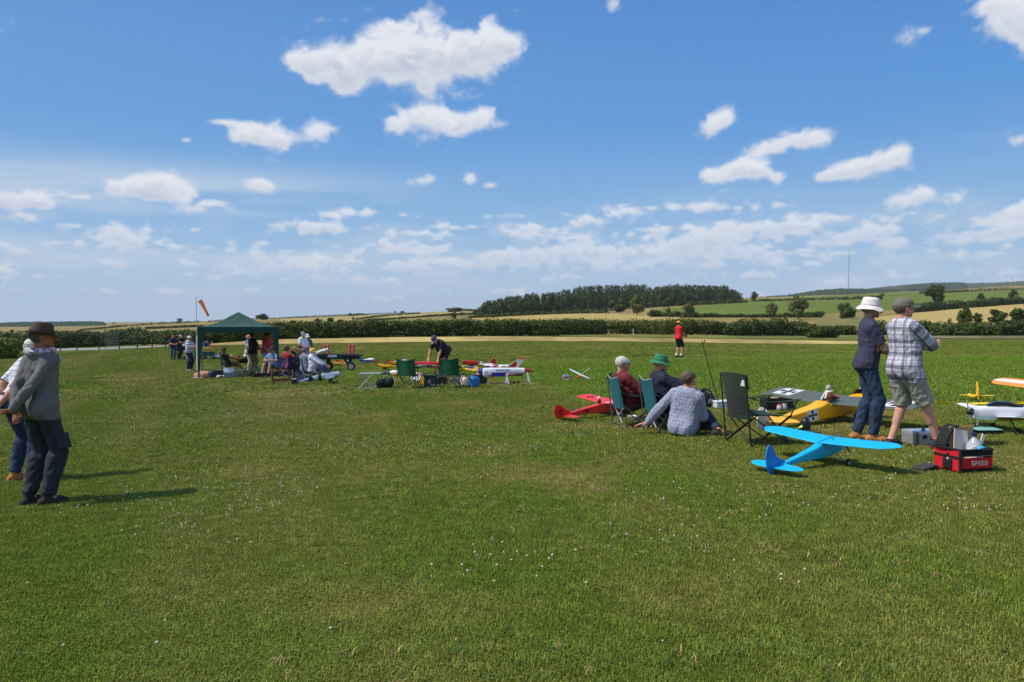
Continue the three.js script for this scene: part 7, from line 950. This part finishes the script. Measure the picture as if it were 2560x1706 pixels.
// wire fence and slatted panel at the left
{ const F = [[150, 879, 832], [192, 878, 831], [247, 876, 831], [298, 874, 832], [343, 872, 832], [380, 870, 832], [413, 868, 832], [455, 866, 829], [482, 865, 828]], ps = F.map(([x, y]) => G(x, y)), o = thing('wire_fence', 'tall dark wire safety fence in front of the car park at the left', 'fence', ps[0]), DG = S(28, 40, 34, 0.6); F.forEach(([x, y, t], i) => part('post', [tube(sub(ps[i], ps[0]), add(sub(ps[i], ps[0]), [0, (y - t) / ppm(ps[i]), 0]), 0.06, 0.05, 6)], DG, o)); for (let i = 0; i < ps.length - 1; i++) { const A = sub(ps[i], ps[0]), B = sub(ps[i + 1], ps[0]), ha = (F[i][1] - F[i][2]) / ppm(ps[i]), hb = (F[i + 1][1] - F[i + 1][2]) / ppm(ps[i + 1]), wires = []; for (let j = 1; j <= 8; j++) wires.push(tube(add(A, [0, ha * j / 8, 0]), add(B, [0, hb * j / 8, 0]), 0.006, 0.006, 3)); part('wire_panel', wires, DG, o).userData.kind = 'stuff'; } }
{ const p = G(281, 872), o = thing('slatted_panel', 'pale slatted wooden panel against the dark hedge at the left', 'panel', p, [0.5, 0.86]); for (let i = 0; i < 8; i++) part('slat', box(1.5, 0.09, 0.03, 0, 0.35 + i * 0.2, 0, 0.005), S(112, 112, 104, 0.8), o); for (const x of [-0.72, 0.72]) part('upright', box(0.07, 2.0, 0.05, x, 1.0, -0.045, 0.005), S(70, 72, 66, 0.8), o); }
{ const p = G(1583, 838), o = thing('white_marker', 'thin white marker post at the foot of the middle hedge', 'post', p); part('post_body', tube([0, 0, 0], [0, 1.0, 0], 0.04), WHT, o); part('post_cap', ball(0.05, 0.03, 0.05, 0, 1.0, 0, 8), WHT, o); }
{ // radio mast on the far ridge
  const d = 2600, v = pixelDir(2122, 724), x = v[0] / -v[2] * d, yb = EYE + v[1] / -v[2] * d, vt = pixelDir(2121, 627), yt = EYE + vt[1] / -vt[2] * d, o = thing('radio_mast', 'very tall thin radio mast on the far ridge at the right', 'mast', [x, yb, -d]), gm = S(120, 128, 138, 0.6); part('lattice_mast', [tube([0, -8, 0], [0, yt - yb, 0], 0.95, 0.75, 6)], gm, o); for (let i = 0; i < 3; i++) { const a = i * 2.094, r = 60; part('guy_wire', [tube([Math.cos(a) * r, -6, Math.sin(a) * r], [0, (yt - yb) * 0.62, 0], 0.06, 0.06, 3)], gm, o); } part('aerial', [tube([0, yt - yb, 0], [0, yt - yb + 8, 0], 0.4, 0.2, 5)], gm, o);
  const v2 = pixelDir(2530, 703), d2 = 3000, q = [v2[0] / -v2[2] * d2, EYE + v2[1] / -v2[2] * d2, -d2], g = thing('pylon', 'faint pylon on the far right skyline', 'pylon', q); part('tower', [tube([-2, 0, 0], [0, 22, 0], 0.35, 0.2, 4), tube([2, 0, 0], [0, 22, 0], 0.35, 0.2, 4)], gm, g); part('cross_arm', [tube([-4, 17, 0], [4, 17, 0], 0.25, 0.25, 4)], gm, g);
}

// ---------------------------------------------------------------- the people
const W2 = lin(224, 224, 226), flatC = (c, v = 0.12) => (q, a, x, y, z) => { const k = 1 + v * 2 * (noise3(x * 30, y * 30, z * 30) - 0.5); return c.map((m) => m * k); }, cl = (c, v = 0.14) => (x, y, z) => { const k = 1 + v * 2 * (noise3(x * 26, y * 12, z * 26) - 0.5) + v * (noise3(x * 90, y * 90, z * 90) - 0.5); return c.map((m) => m * k); };
const DENIM = lin(36, 54, 84), DKDENIM = lin(30, 42, 66), SHORTS = lin(150, 148, 138), KHAKI = lin(120, 104, 78);
const NEAR = 0.009, MIDC = 0.0125;
{ // brown hat, hands behind his back
  const P = person({ label: 'person in a brown brimmed hat, grey long sleeved top and dark trousers, hands clasped behind', at: G(104, 1261), heading: [0.42, -0.91], H: 1.82, cell: NEAR, fat: 0.86, skin: TAN,
    pose: { hip: 0.935, lean: 0.05, look: -0.55, nod: 0.02, belly: 0.0, footL: [0.085, 0, -0.07], footR: [-0.085, 0, 0.0], toeL: 8, toeR: -24, handR: [0.00, 0.905, -0.285], elbowR: [-1, 0.1, -0.35], reachR: [0.55, -0.25, -0.8], palmR: [0.4, 0.8, -0.4], handL: [0.03, 0.90, -0.215], elbowL: [1, 0.05, -0.3], reachL: [-0.8, -0.5, -0.1], palmL: [0.2, 0.2, -1], curlR: 0.16, curlL: 0.75, level: 0.6 },
    top: { name: 'jumper', sleeve: 'long', hem: -0.12, loose: 0.012, amp: 0.010, sleeveGrow: 0.0, cuff: 0.97, colour: flatC(lin(100, 100, 98), 0.10) }, bottom: { colour: cl(lin(36, 40, 52)), amp: 0.013, thigh: 0.018, shin: 0.026, cuff: 0.95 }, shoes: { colour: lin(36, 32, 30), high: 0.04 }, hair: { colour: lin(90, 80, 72), line: 0.19 },
    hat: { kind: 'hat', colour: lin(78, 60, 50), brim: 0.098, drop: 0.022, curl: 0.032, height: 0.115, taper: 0.82, flat: 1, band: lin(56, 42, 36), tilt: 0.12, wave: 0.004, pow: 1.4 } });
  const c = [...Array(17).keys()].map((i) => { const a = i / 16 * 6.283; return P.tp(Math.cos(a) * 0.112, 0.525 + 0.01 * Math.sin(a), -0.015 + Math.sin(a) * 0.10); }), g = new THREE.TubeGeometry(new THREE.CatmullRomCurve3(c.map(V), true), 60, 0.034, 10, true), n = (x, y, z) => { const s = Math.sin(x * 150 + y * 90) + Math.sin(z * 140 - y * 110); return s > 0.9 ? lin(150, 36, 60) : noise3(x * 50, y * 50, z * 50) > 0.56 ? lin(160, 160, 176) : lin(206, 204, 212); };
  const Q = g.attributes.position; for (let i = 0; i < Q.count; i++) { const k = (noise3(Q.getX(i) * 30, Q.getY(i) * 30, Q.getZ(i) * 30) - 0.5) * 0.03; Q.setY(i, Q.getY(i) + k); }
  g.computeVertexNormals(); const sc = part('scarf', colourise(g, n), VC, P.root); const e0 = P.tp(-0.10, 0.50, 0.07); part('scarf_end', colourise(slab(4, 12, (u, v) => [e0[0] + (u - 0.5) * 0.05 - 0.02 * v, e0[1] - 0.22 * v, e0[2] + 0.03 * Math.sin(v * 6 + u)], 0.01), n), VC, sc); void sc;
  part('cargo_pocket', colourise(slab(4, 6, (u, v) => { const b = lerp(P.leg.R.hip, P.leg.R.knee, 0.55 + 0.35 * (1 - v)); return [b[0] - 0.098 - 0.01 * Math.sin(u * 3.14), b[1], b[2] - 0.06 + 0.13 * u]; }, 0.02), cl(lin(40, 44, 58))), VC, P.root);
  part('watch', [at(new THREE.TorusGeometry(0.034, 0.008, 6, 18), ...lerp(P.arm.L.wr, P.arm.L.el, 0.08), 0, 1.2, 0)], S(150, 152, 156, 0.3, 0.7), P.root);
}
person({ label: 'stooping person in blue and white checked short sleeves and jeans behind the brown hat', at: G(55, 1204), heading: [0.52, -0.85], H: 1.74, cell: MIDC, fat: 1.1, pose: { hip: 0.92, hipZ: -0.06, lean: 0.36, nod: 0.1, belly: 0.04, look: 0.1, handL: [0.06, 0.93, -0.22], elbowL: [1, 0, -0.5], reachL: [-0.6, -0.6, -0.2], handR: [-0.03, 0.92, -0.25], elbowR: [-1, 0, -0.5], footL: [0.12, 0, -0.03], footR: [-0.10, 0, 0.06] },
  top: { sleeve: 'short', hem: -0.06, loose: 0.018, amp: 0.010, cuff: 0.80, collar: lin(214, 216, 226), colour: plaid(W2, [[0.062, 0, 0.16, lin(56, 66, 116), 0, 0.75], [0.062, 0.3, 0.16, lin(56, 66, 116), 1, 0.75], [0.062, 0.5, 0.10, lin(120, 130, 180), 0, 0.5], [0.062, 0.7, 0.10, lin(120, 130, 180), 1, 0.5]]) }, bottom: { colour: cl(DENIM), belt: lin(34, 28, 26), shin: 0.022 }, shoes: { colour: lin(168, 116, 52), sole: lin(206, 202, 196) }, hair: { colour: lin(170, 166, 160) }, hat: { kind: 'cap', colour: lin(212, 208, 198) } });
{ // white sun hat
  const P = person({ label: 'person in a white sun hat, navy short sleeved shirt and jeans with tan shoes', at: G(2166, 1101), heading: [0.96, 0.28], H: 1.84, cell: NEAR, pose: { hip: 0.94, lean: 0.05, nod: 0.06, look: -0.05, belly: 0.008, footL: [0.07, 0, -0.10], footR: [-0.07, 0, 0.06], toeL: 5, toeR: -6, handR: [-0.05, 1.03, 0.36], elbowR: [-1, -0.6, -0.8], reachR: [0.35, 0.02, 1], palmR: [0.6, -0.6, 0], handL: [0.05, 1.04, 0.34], elbowL: [1, -0.6, -0.8], reachL: [-0.4, 0, 1], palmL: [-0.6, -0.6, 0], curl: 0.5 },
    top: { sleeve: 'short', hem: -0.06, loose: 0.017, amp: 0.010, cuff: 0.78, collar: lin(50, 50, 72), sleeveGrow: 0.012, colour: flatC(lin(56, 56, 80), 0.12) }, bottom: { colour: cl(lin(34, 54, 82), 0.25), thigh: 0.006, shin: 0.018, amp: 0.012, cuff: 0.99 }, shoes: { colour: lin(172, 116, 66), sole: lin(120, 84, 54) }, hair: { colour: lin(120, 110, 104), low: 0.085 }, glasses: 1, beard: lin(150, 120, 104),
    hat: { kind: 'hat', colour: lin(232, 222, 214), brim: 0.047, drop: 0.050, height: 0.108, taper: 0.90, wave: 0.007, tilt: 0.05, pow: 1.2, band: lin(214, 204, 198) } });
  part('back_pocket', colourise(slab(4, 4, (u, v) => P.tp(-0.105 + 0.01 * u, -0.09 + 0.13 * v, -0.125 + 0.12 * u), 0.012), cl(lin(50, 74, 108))), VC, P.root);
}
{ // plaid shirt and shorts
  const ln = [[0.14, 0.0, 0.20, lin(44, 54, 84), 0, 0.7], [0.14, 0.12, 0.05, lin(20, 24, 40), 0, 0.8], [0.14, 0.42, 0.08, lin(120, 100, 116), 0, 0.6], [0.14, 0.62, 0.05, lin(66, 80, 110), 0, 0.6], [0.14, 0.0, 0.22, lin(40, 50, 80), 1, 0.7], [0.14, 0.1, 0.06, lin(18, 22, 38), 1, 0.8], [0.14, 0.45, 0.10, lin(124, 104, 120), 1, 0.55], [0.14, 0.7, 0.06, lin(70, 90, 122), 1, 0.6]];
  person({ label: 'person in a plaid shirt, grey shorts and grey cap with folded arms', at: G(2284, 1121), heading: [0.98, -0.20], H: 1.84, cell: NEAR, skin: lin(206, 150, 128), pose: { hip: 0.925, hipZ: -0.13, lean: -0.03, look: -0.12, nod: -0.02, belly: 0.005, footL: [0.13, 0, -0.19], footR: [-0.13, 0, 0.20], toeL: 14, toeR: -10, handR: [0.07, 1.20, 0.19], elbowR: [-1, -0.8, 0.3], reachR: [0.7, 0.1, -0.6], handL: [-0.08, 1.16, 0.21], elbowL: [1, -0.8, 0.3], reachL: [-0.6, 0.2, -0.7] },
    top: { sleeve: 'long', hem: -0.17, loose: 0.020, amp: 0.012, cuff: 0.55, sleeveGrow: 0.014, collar: lin(196, 200, 214), colour: plaid(lin(206, 204, 214), ln) }, bottom: { short: 1.0, colour: cl(SHORTS, 0.12), thigh: 0.040, amp: 0.016 }, shoes: { colour: lin(40, 42, 54), sole: lin(206, 120, 116) }, hair: { colour: lin(92, 80, 70), low: 0.08 }, hat: { kind: 'cap', colour: lin(112, 108, 94), tilt: -0.02 } });
}
// two seated men and the one on the grass
const seat = (c, back = 0.0) => c;
{
  person({ label: 'white haired person in a maroon jumper sitting in a teal chair', at: on(CHA[0] + 0.02, CHA[2]), heading: RIGHTWARD, H: 1.72, cell: NEAR, pose: { hip: 0.335, hipZ: -0.12, lean: -0.16, look: -0.15, nod: 0.02, belly: 0.05, level: 0, footL: [0.16, 0, 0.48], footR: [-0.14, 0, 0.52], kneeL: [0.1, 1, 0.5], kneeR: [-0.1, 1, 0.5], handR: [-0.12, 0.54, 0.24], handL: [0.12, 0.54, 0.24], elbowR: [-1, -0.5, -0.4], elbowL: [1, -0.5, -0.4], palmR: [0.3, -1, 0], palmL: [-0.3, -1, 0] },
    top: { name: 'jumper', sleeve: 'long', hem: -0.04, loose: 0.026, amp: 0.014, sleeveGrow: 0.014, collar: lin(150, 160, 196), colour: flatC(lin(108, 28, 34), 0.14) }, bottom: { colour: cl(lin(52, 40, 36)) }, shoes: { colour: lin(40, 34, 30) }, hair: { colour: lin(196, 190, 182), low: 0.045, puff: 0.010 }, glasses: 1 });
  person({ label: 'person in a green bucket hat and navy jumper sitting in the other teal chair', at: on(CHB[0] + 0.02, CHB[2]), heading: RIGHTWARD, H: 1.75, cell: NEAR, pose: { hip: 0.335, hipZ: -0.10, lean: -0.06, look: -0.42, nod: 0.08, belly: 0.05, level: 0, footL: [0.16, 0, 0.48], footR: [-0.16, 0, 0.50], kneeL: [0.1, 1, 0.5], kneeR: [-0.1, 1, 0.5], handR: [-0.20, 0.56, 0.34], handL: [0.16, 0.62, 0.40], elbowR: [-1, -0.5, -0.4], elbowL: [1, -0.5, -0.3], palmR: [0.3, -1, 0], palmL: [-0.3, -1, 0] },
    top: { name: 'jumper', sleeve: 'long', hem: -0.04, loose: 0.028, amp: 0.013, cuff: 0.25, sleeveGrow: 0.016, collar: lin(206, 176, 196), colour: flatC(lin(28, 34, 58), 0.14) }, bottom: { colour: cl(lin(40, 42, 50)) }, shoes: { colour: lin(40, 34, 30) }, hair: { colour: lin(150, 130, 110) }, hat: { kind: 'hat', colour: lin(46, 122, 82), brim: 0.045, drop: 0.040, height: 0.10, taper: 0.86, wave: 0.006, band: lin(36, 112, 74), tilt: 0.1 } });
}
person({ label: 'person in a pale checked shirt and jeans sitting on the grass, leaning on one hand', at: G(1706, 1089), heading: [0.52, -0.85], H: 1.80, cell: NEAR, skin: lin(196, 134, 104), pose: { hip: 0.115, lean: 0.10, side: 0.10, look: -0.28, nod: 0.04, level: 0, belly: 0.03, footR: [-0.46, 0.02, 0.10], footL: [-0.16, 0.0, 0.56], toeR: -70, toeL: -60, tipR: -8, kneeR: [-0.9, 0.45, 1], kneeL: [0.1, 0.8, 1], handL: [0.56, 0.06, -0.06], elbowL: [0.7, 0.3, -0.9], reachL: [0.9, -0.28, -0.3], palmL: [0, -1, 0], handR: [-0.12, 0.30, 0.34], elbowR: [-0.5, -1, -0.3], palmR: [0, -1, 0], curlL: 0.08 },
  top: { sleeve: 'long', hem: -0.10, loose: 0.018, amp: 0.011, cuff: 0.97, sleeveGrow: 0.012, collar: lin(196, 200, 214), colour: plaid(lin(152, 158, 178), [[0.048, 0, 0.22, lin(92, 96, 128), 0, 0.45], [0.048, 0.4, 0.22, lin(92, 96, 128), 1, 0.45]]) }, bottom: { colour: cl(lin(34, 44, 64)), shin: 0.02, cuff: 1.0 }, shoes: { colour: lin(58, 48, 44), sole: lin(90, 78, 70) }, hair: { colour: lin(96, 80, 68), low: 0.06, puff: 0.010 } });
{ // red polo on the flying strip
  const P = person({ label: 'person in a red polo shirt and black shorts standing alone on the flying strip', at: G(1697, 894), heading: [0.90, -0.42], H: 1.74, cell: 0.02, pose: { hip: 0.93, belly: 0.03, nod: -0.05, footL: [0.09, 0, -0.08], footR: [-0.09, 0, 0.06], handR: [-0.04, 1.05, 0.34], handL: [0.08, 1.05, 0.34], elbowR: [-1, -0.5, -0.6], elbowL: [1, -0.5, -0.6], palmR: [0.6, -0.4, 0], palmL: [-0.6, -0.4, 0] }, top: { sleeve: 'short', hem: -0.08, loose: 0.02, colour: flatC(lin(206, 20, 44), 0.06) }, bottom: { short: 0.98, colour: cl(lin(24, 24, 30)), thigh: 0.03 }, shoes: { colour: lin(34, 34, 38) }, socks: { colour: lin(226, 226, 226), h: 0.10 }, hair: { colour: lin(50, 40, 34) }, hat: { kind: 'cap', colour: lin(226, 176, 34), visor: lin(226, 196, 50), band: lin(196, 34, 30) } });
  const q = V([0.02, 1.06, 0.40]); P.root.updateMatrixWorld(); P.root.localToWorld(q); const t = thing('transmitter', 'radio transmitter held by the person in the red polo shirt', 'transmitter', [q.x, q.y, q.z], [0.90, -0.42]); part('transmitter_case', box(0.18, 0.04, 0.14, 0, 0, 0, 0.01), BLACK, t); part('aerial', tube([0, 0.02, 0.06], [0, 0.06, 0.2], 0.004), STEEL, t);
}
{ // bending over the model
  person({ label: 'person in a navy polo and grey cap bending over the red and white model', at: G(1103, 943), heading: [-0.62, 0.78], H: 1.80, cell: 0.016, skin: lin(206, 146, 120), pose: { hip: 0.90, hipZ: -0.22, lean: 0.98, nod: 0.25, look: 0.0, belly: 0.05, level: 0.75, footL: [0.13, 0, -0.12], footR: [-0.13, 0, -0.10], kneeL: [0.1, 0, 1], kneeR: [-0.1, 0, 1], handL: [0.14, 0.60, 0.30], handR: [-0.26, 0.66, 0.32], elbowL: [1, 0.2, -0.2], elbowR: [-1, 0.2, -0.2], palmL: [0, -1, 0], palmR: [0, -1, 0] }, top: { sleeve: 'short', hem: -0.10, loose: 0.024, colour: flatC(lin(26, 28, 46), 0.14), cuff: 0.8, sleeveGrow: 0.016, collar: lin(30, 32, 50) }, bottom: { colour: cl(lin(26, 28, 38)) }, hair: { colour: lin(150, 140, 130) }, hat: { kind: 'cap', colour: lin(58, 66, 90), visor: lin(120, 130, 156) }, glasses: 1 });
}
const far = (o) => person({ cell: 0.022, ...o });
const HOLD = { handR: [-0.10, 1.06, 0.30], handL: [0.10, 1.06, 0.30], elbowR: [-1, -0.5, -0.5], elbowL: [1, -0.5, -0.5] };
const SIT = { hip: 0.46, hipZ: -0.08, lean: -0.06, level: 0, footL: [0.15, 0, 0.46], footR: [-0.15, 0, 0.48], kneeL: [0.1, 1, 0.5], kneeR: [-0.1, 1, 0.5], handR: [-0.16, 0.66, 0.28], handL: [0.16, 0.66, 0.28], elbowR: [-1, -0.5, -0.4], elbowL: [1, -0.5, -0.4] };
far({ label: 'person in a navy top and jeans farthest left of the gazebo', at: G(432, 900), heading: [0.75, 0.66], pose: { ...HOLD, nod: 0.1 }, top: { sleeve: 'short', loose: 0.03, colour: flatC(lin(34, 38, 56)) }, bottom: { colour: cl(lin(36, 72, 104)) }, hair: { colour: lin(120, 90, 66) } });
far({ label: 'person in a black t-shirt and pale cap working at the dark trolley', at: G(448, 899), heading: [0.97, 0.2], pose: { nod: 0.3, lean: 0.12, handR: [-0.15, 1.12, 0.45], handL: [0.12, 1.1, 0.42], elbowR: [-1, -0.5, -0.3], elbowL: [1, -0.5, -0.3] }, top: { sleeve: 'short', loose: 0.024, colour: flatC(lin(28, 26, 28)) }, bottom: { colour: cl(lin(34, 38, 54)) }, hair: { colour: lin(110, 96, 84) }, hat: { kind: 'cap', colour: lin(166, 166, 160) } });
{ const st = (q, a, x, y, z) => { const t = ((q[1] / 0.115 + 0.1) % 1 + 1) % 1; return t < 0.42 ? lin(92, 112, 160) : lin(214, 218, 226); };
  far({ label: 'person in a blue and white striped polo with a pale cap beside the windsock pole', at: G(473, 927), heading: [0.80, 0.30], H: 1.76, cell: 0.018, pose: { nod: 0.12, belly: 0.04, handR: [-0.02, 1.12, 0.40], handL: [0.10, 1.12, 0.34], elbowR: [-1, -0.4, -0.3], elbowL: [1, -0.4, -0.3] }, top: { sleeve: 'short', hem: -0.04, loose: 0.022, colour: st }, bottom: { colour: cl(lin(30, 38, 62)), shin: 0.035 }, shoes: { colour: lin(150, 130, 110) }, hair: { colour: lin(130, 120, 110) }, hat: { kind: 'cap', colour: lin(206, 208, 214), visor: lin(70, 70, 80) } }); }
far({ label: 'person in a pink cap and pale patterned shirt behind the one in black', at: G(622, 932), heading: [0.85, 0.1], H: 1.72, pose: { ...HOLD, nod: 0.05 }, beard: lin(206, 200, 194), top: { sleeve: 'short', loose: 0.024, colour: (q, a, x, y, z) => (noise3(x * 12, y * 12, z * 12) > 0.62 ? lin(120, 110, 160) : lin(214, 204, 200)) }, bottom: { colour: cl(lin(190, 184, 170)) }, hair: { colour: lin(206, 200, 194) }, hat: { kind: 'cap', colour: lin(206, 128, 120) } });
far({ label: 'person in a black t-shirt and khaki shorts under the gazebo', at: G(632, 936), heading: [0.62, -0.78], H: 1.80, pose: { ...HOLD }, skin: lin(150, 104, 84), top: { sleeve: 'short', hem: -0.10, loose: 0.03, colour: flatC(lin(24, 22, 24)) }, bottom: { short: 0.95, colour: cl(KHAKI), thigh: 0.03 }, hair: { colour: lin(70, 50, 40) } });
far({ label: 'person in a red t-shirt and dark hat standing under the gazebo', at: G(664, 938), heading: [0.80, 0.15], H: 1.80, pose: { lean: 0.08, handR: [-0.2, 0.80, 0.26], handL: [0.16, 0.82, 0.3], nod: 0.15 }, skin: lin(150, 100, 80), top: { sleeve: 'short', hem: -0.06, loose: 0.024, colour: flatC(lin(176, 24, 46)) }, bottom: { colour: cl(lin(126, 140, 158)), shin: 0.03 }, hair: { colour: lin(60, 44, 36) }, hat: { kind: 'hat', colour: lin(30, 26, 26), brim: 0.05, drop: 0.012, height: 0.10 } });
far({ label: 'person with brown hair reclining in the dark chair under the gazebo', at: G(574, 934), heading: [0.95, -0.3], H: 1.78, pose: { ...SIT, lean: -0.38, nod: 0.25, hip: 0.42, footL: [0.14, 0, 0.62], footR: [-0.1, 0, 0.66], handR: [-0.12, 0.62, 0.30] }, skin: lin(150, 100, 70), top: { sleeve: 'short', loose: 0.024, colour: flatC(lin(42, 34, 34)) }, bottom: { short: 0.95, colour: cl(lin(96, 76, 56)), thigh: 0.03 }, hair: { colour: lin(96, 62, 44), puff: 0.022 }, hat: { kind: 'hat', colour: lin(96, 62, 46), brim: 0.04, drop: 0.03, height: 0.09 } });
far({ label: 'person in a pale blue t-shirt and dark cap sitting by the right gazebo leg', at: G(682, 941), heading: [-0.4, 0.92], H: 1.72, pose: { ...SIT, hip: 0.42, lean: 0.25, nod: 0.2 }, top: { sleeve: 'short', loose: 0.024, colour: flatC(lin(112, 140, 176)) }, bottom: { short: 0.95, colour: cl(lin(90, 96, 110)) }, hair: { colour: lin(60, 50, 46) }, hat: { kind: 'cap', colour: lin(52, 46, 56) } });
far({ label: 'person seen from behind in a red and navy jacket at the gazebo leg', at: G(722, 946), heading: [0.5, -0.86], H: 1.72, pose: { ...SIT, hip: 0.44, nod: 0.1 }, top: { name: 'jacket', sleeve: 'long', loose: 0.034, colour: (q) => (q[1] > 0.36 ? lin(150, 34, 46) : Math.abs(q[0] + 0.12) < 0.03 ? lin(170, 60, 90) : lin(32, 36, 84)) }, bottom: { colour: cl(lin(30, 34, 60)) }, hair: { colour: lin(36, 30, 30) }, hat: { kind: 'cap', colour: lin(34, 32, 44) } });
far({ label: 'tanned person with arms raised behind the green folding chair', at: G(745, 938), heading: [-0.2, 0.97], H: 1.66, pose: { ...SIT, hip: 0.48, handR: [-0.1, 1.12, 0.26], handL: [0.1, 1.1, 0.26] }, skin: lin(186, 122, 78), top: { sleeve: 'short', loose: 0.02, colour: flatC(lin(40, 44, 52)) }, bottom: { colour: cl(lin(40, 44, 52)) }, hair: { colour: lin(34, 30, 30), low: 0.05 } });
far({ label: 'person in a white t-shirt and grey cap standing behind the trolley', at: G(757, 930), heading: [0.80, 0.45], H: 1.78, cell: 0.018, pose: { ...HOLD, nod: 0.25, belly: 0.05 }, top: { sleeve: 'short', hem: -0.06, loose: 0.026, colour: flatC(lin(206, 210, 218), 0.04) }, bottom: { colour: cl(lin(64, 92, 128)) }, hair: { colour: lin(130, 124, 118) }, hat: { kind: 'cap', colour: lin(122, 138, 148) } });
far({ label: 'person in a grey top and white cap just behind the white t-shirt', at: G(768, 928), heading: [0.5, 0.86], H: 1.68, pose: { nod: 0.15 }, top: { sleeve: 'long', loose: 0.024, colour: flatC(lin(84, 92, 98)) }, bottom: { colour: cl(lin(40, 44, 56)) }, hair: { colour: lin(120, 100, 84) }, hat: { kind: 'cap', colour: lin(222, 216, 210) } });
far({ label: 'person in a yellow cap and white jacket sitting behind the silver fighter', at: G(788, 950), heading: [0.97, 0.05], H: 1.74, cell: 0.015, pose: { ...SIT, hip: 0.36, lean: -0.05, nod: 0.12, footL: [0.12, 0, 0.46], footR: [-0.12, 0, 0.48], belly: 0.04, handR: [-0.12, 0.52, 0.36], handL: [0.12, 0.52, 0.36] }, beard: lin(206, 204, 200), top: { name: 'jacket', sleeve: 'long', cuff: 0.6, hem: -0.16, loose: 0.03, colour: flatC(lin(212, 214, 222), 0.06) }, bottom: { colour: cl(lin(40, 72, 120)) }, hair: { colour: lin(214, 212, 208) }, hat: { kind: 'cap', colour: lin(226, 176, 66) } });
far({ label: 'person in a grey top and blue cap sitting left of the yellow cap', at: G(768, 950), heading: [0.6, -0.8], H: 1.72, pose: { ...SIT, hip: 0.40, nod: 0.1 }, top: { sleeve: 'short', loose: 0.026, colour: flatC(lin(118, 126, 146)) }, bottom: { colour: cl(lin(60, 66, 80)) }, hair: { colour: lin(110, 90, 76) }, hat: { kind: 'cap', colour: lin(76, 104, 146) } });
far({ label: 'person in blue bending behind the garden cart beyond the gazebo', at: G(511, 897), heading: [0.9, 0.4], H: 1.74, pose: { hip: 0.82, hipZ: -0.2, lean: 0.9, nod: 0.2, level: 0.8, handR: [-0.2, 0.7, 0.4], handL: [0.2, 0.7, 0.4], kneeL: [0.1, 0, 1], kneeR: [-0.1, 0, 1] }, top: { sleeve: 'short', loose: 0.024, colour: flatC(lin(40, 62, 140)) }, bottom: { colour: cl(lin(206, 206, 210)) }, hair: { colour: lin(40, 34, 30) } });
scene.traverse((o) => { if (o.isMesh) o.castShadow = o.receiveShadow = true; });
renderer.render(scene, camera);
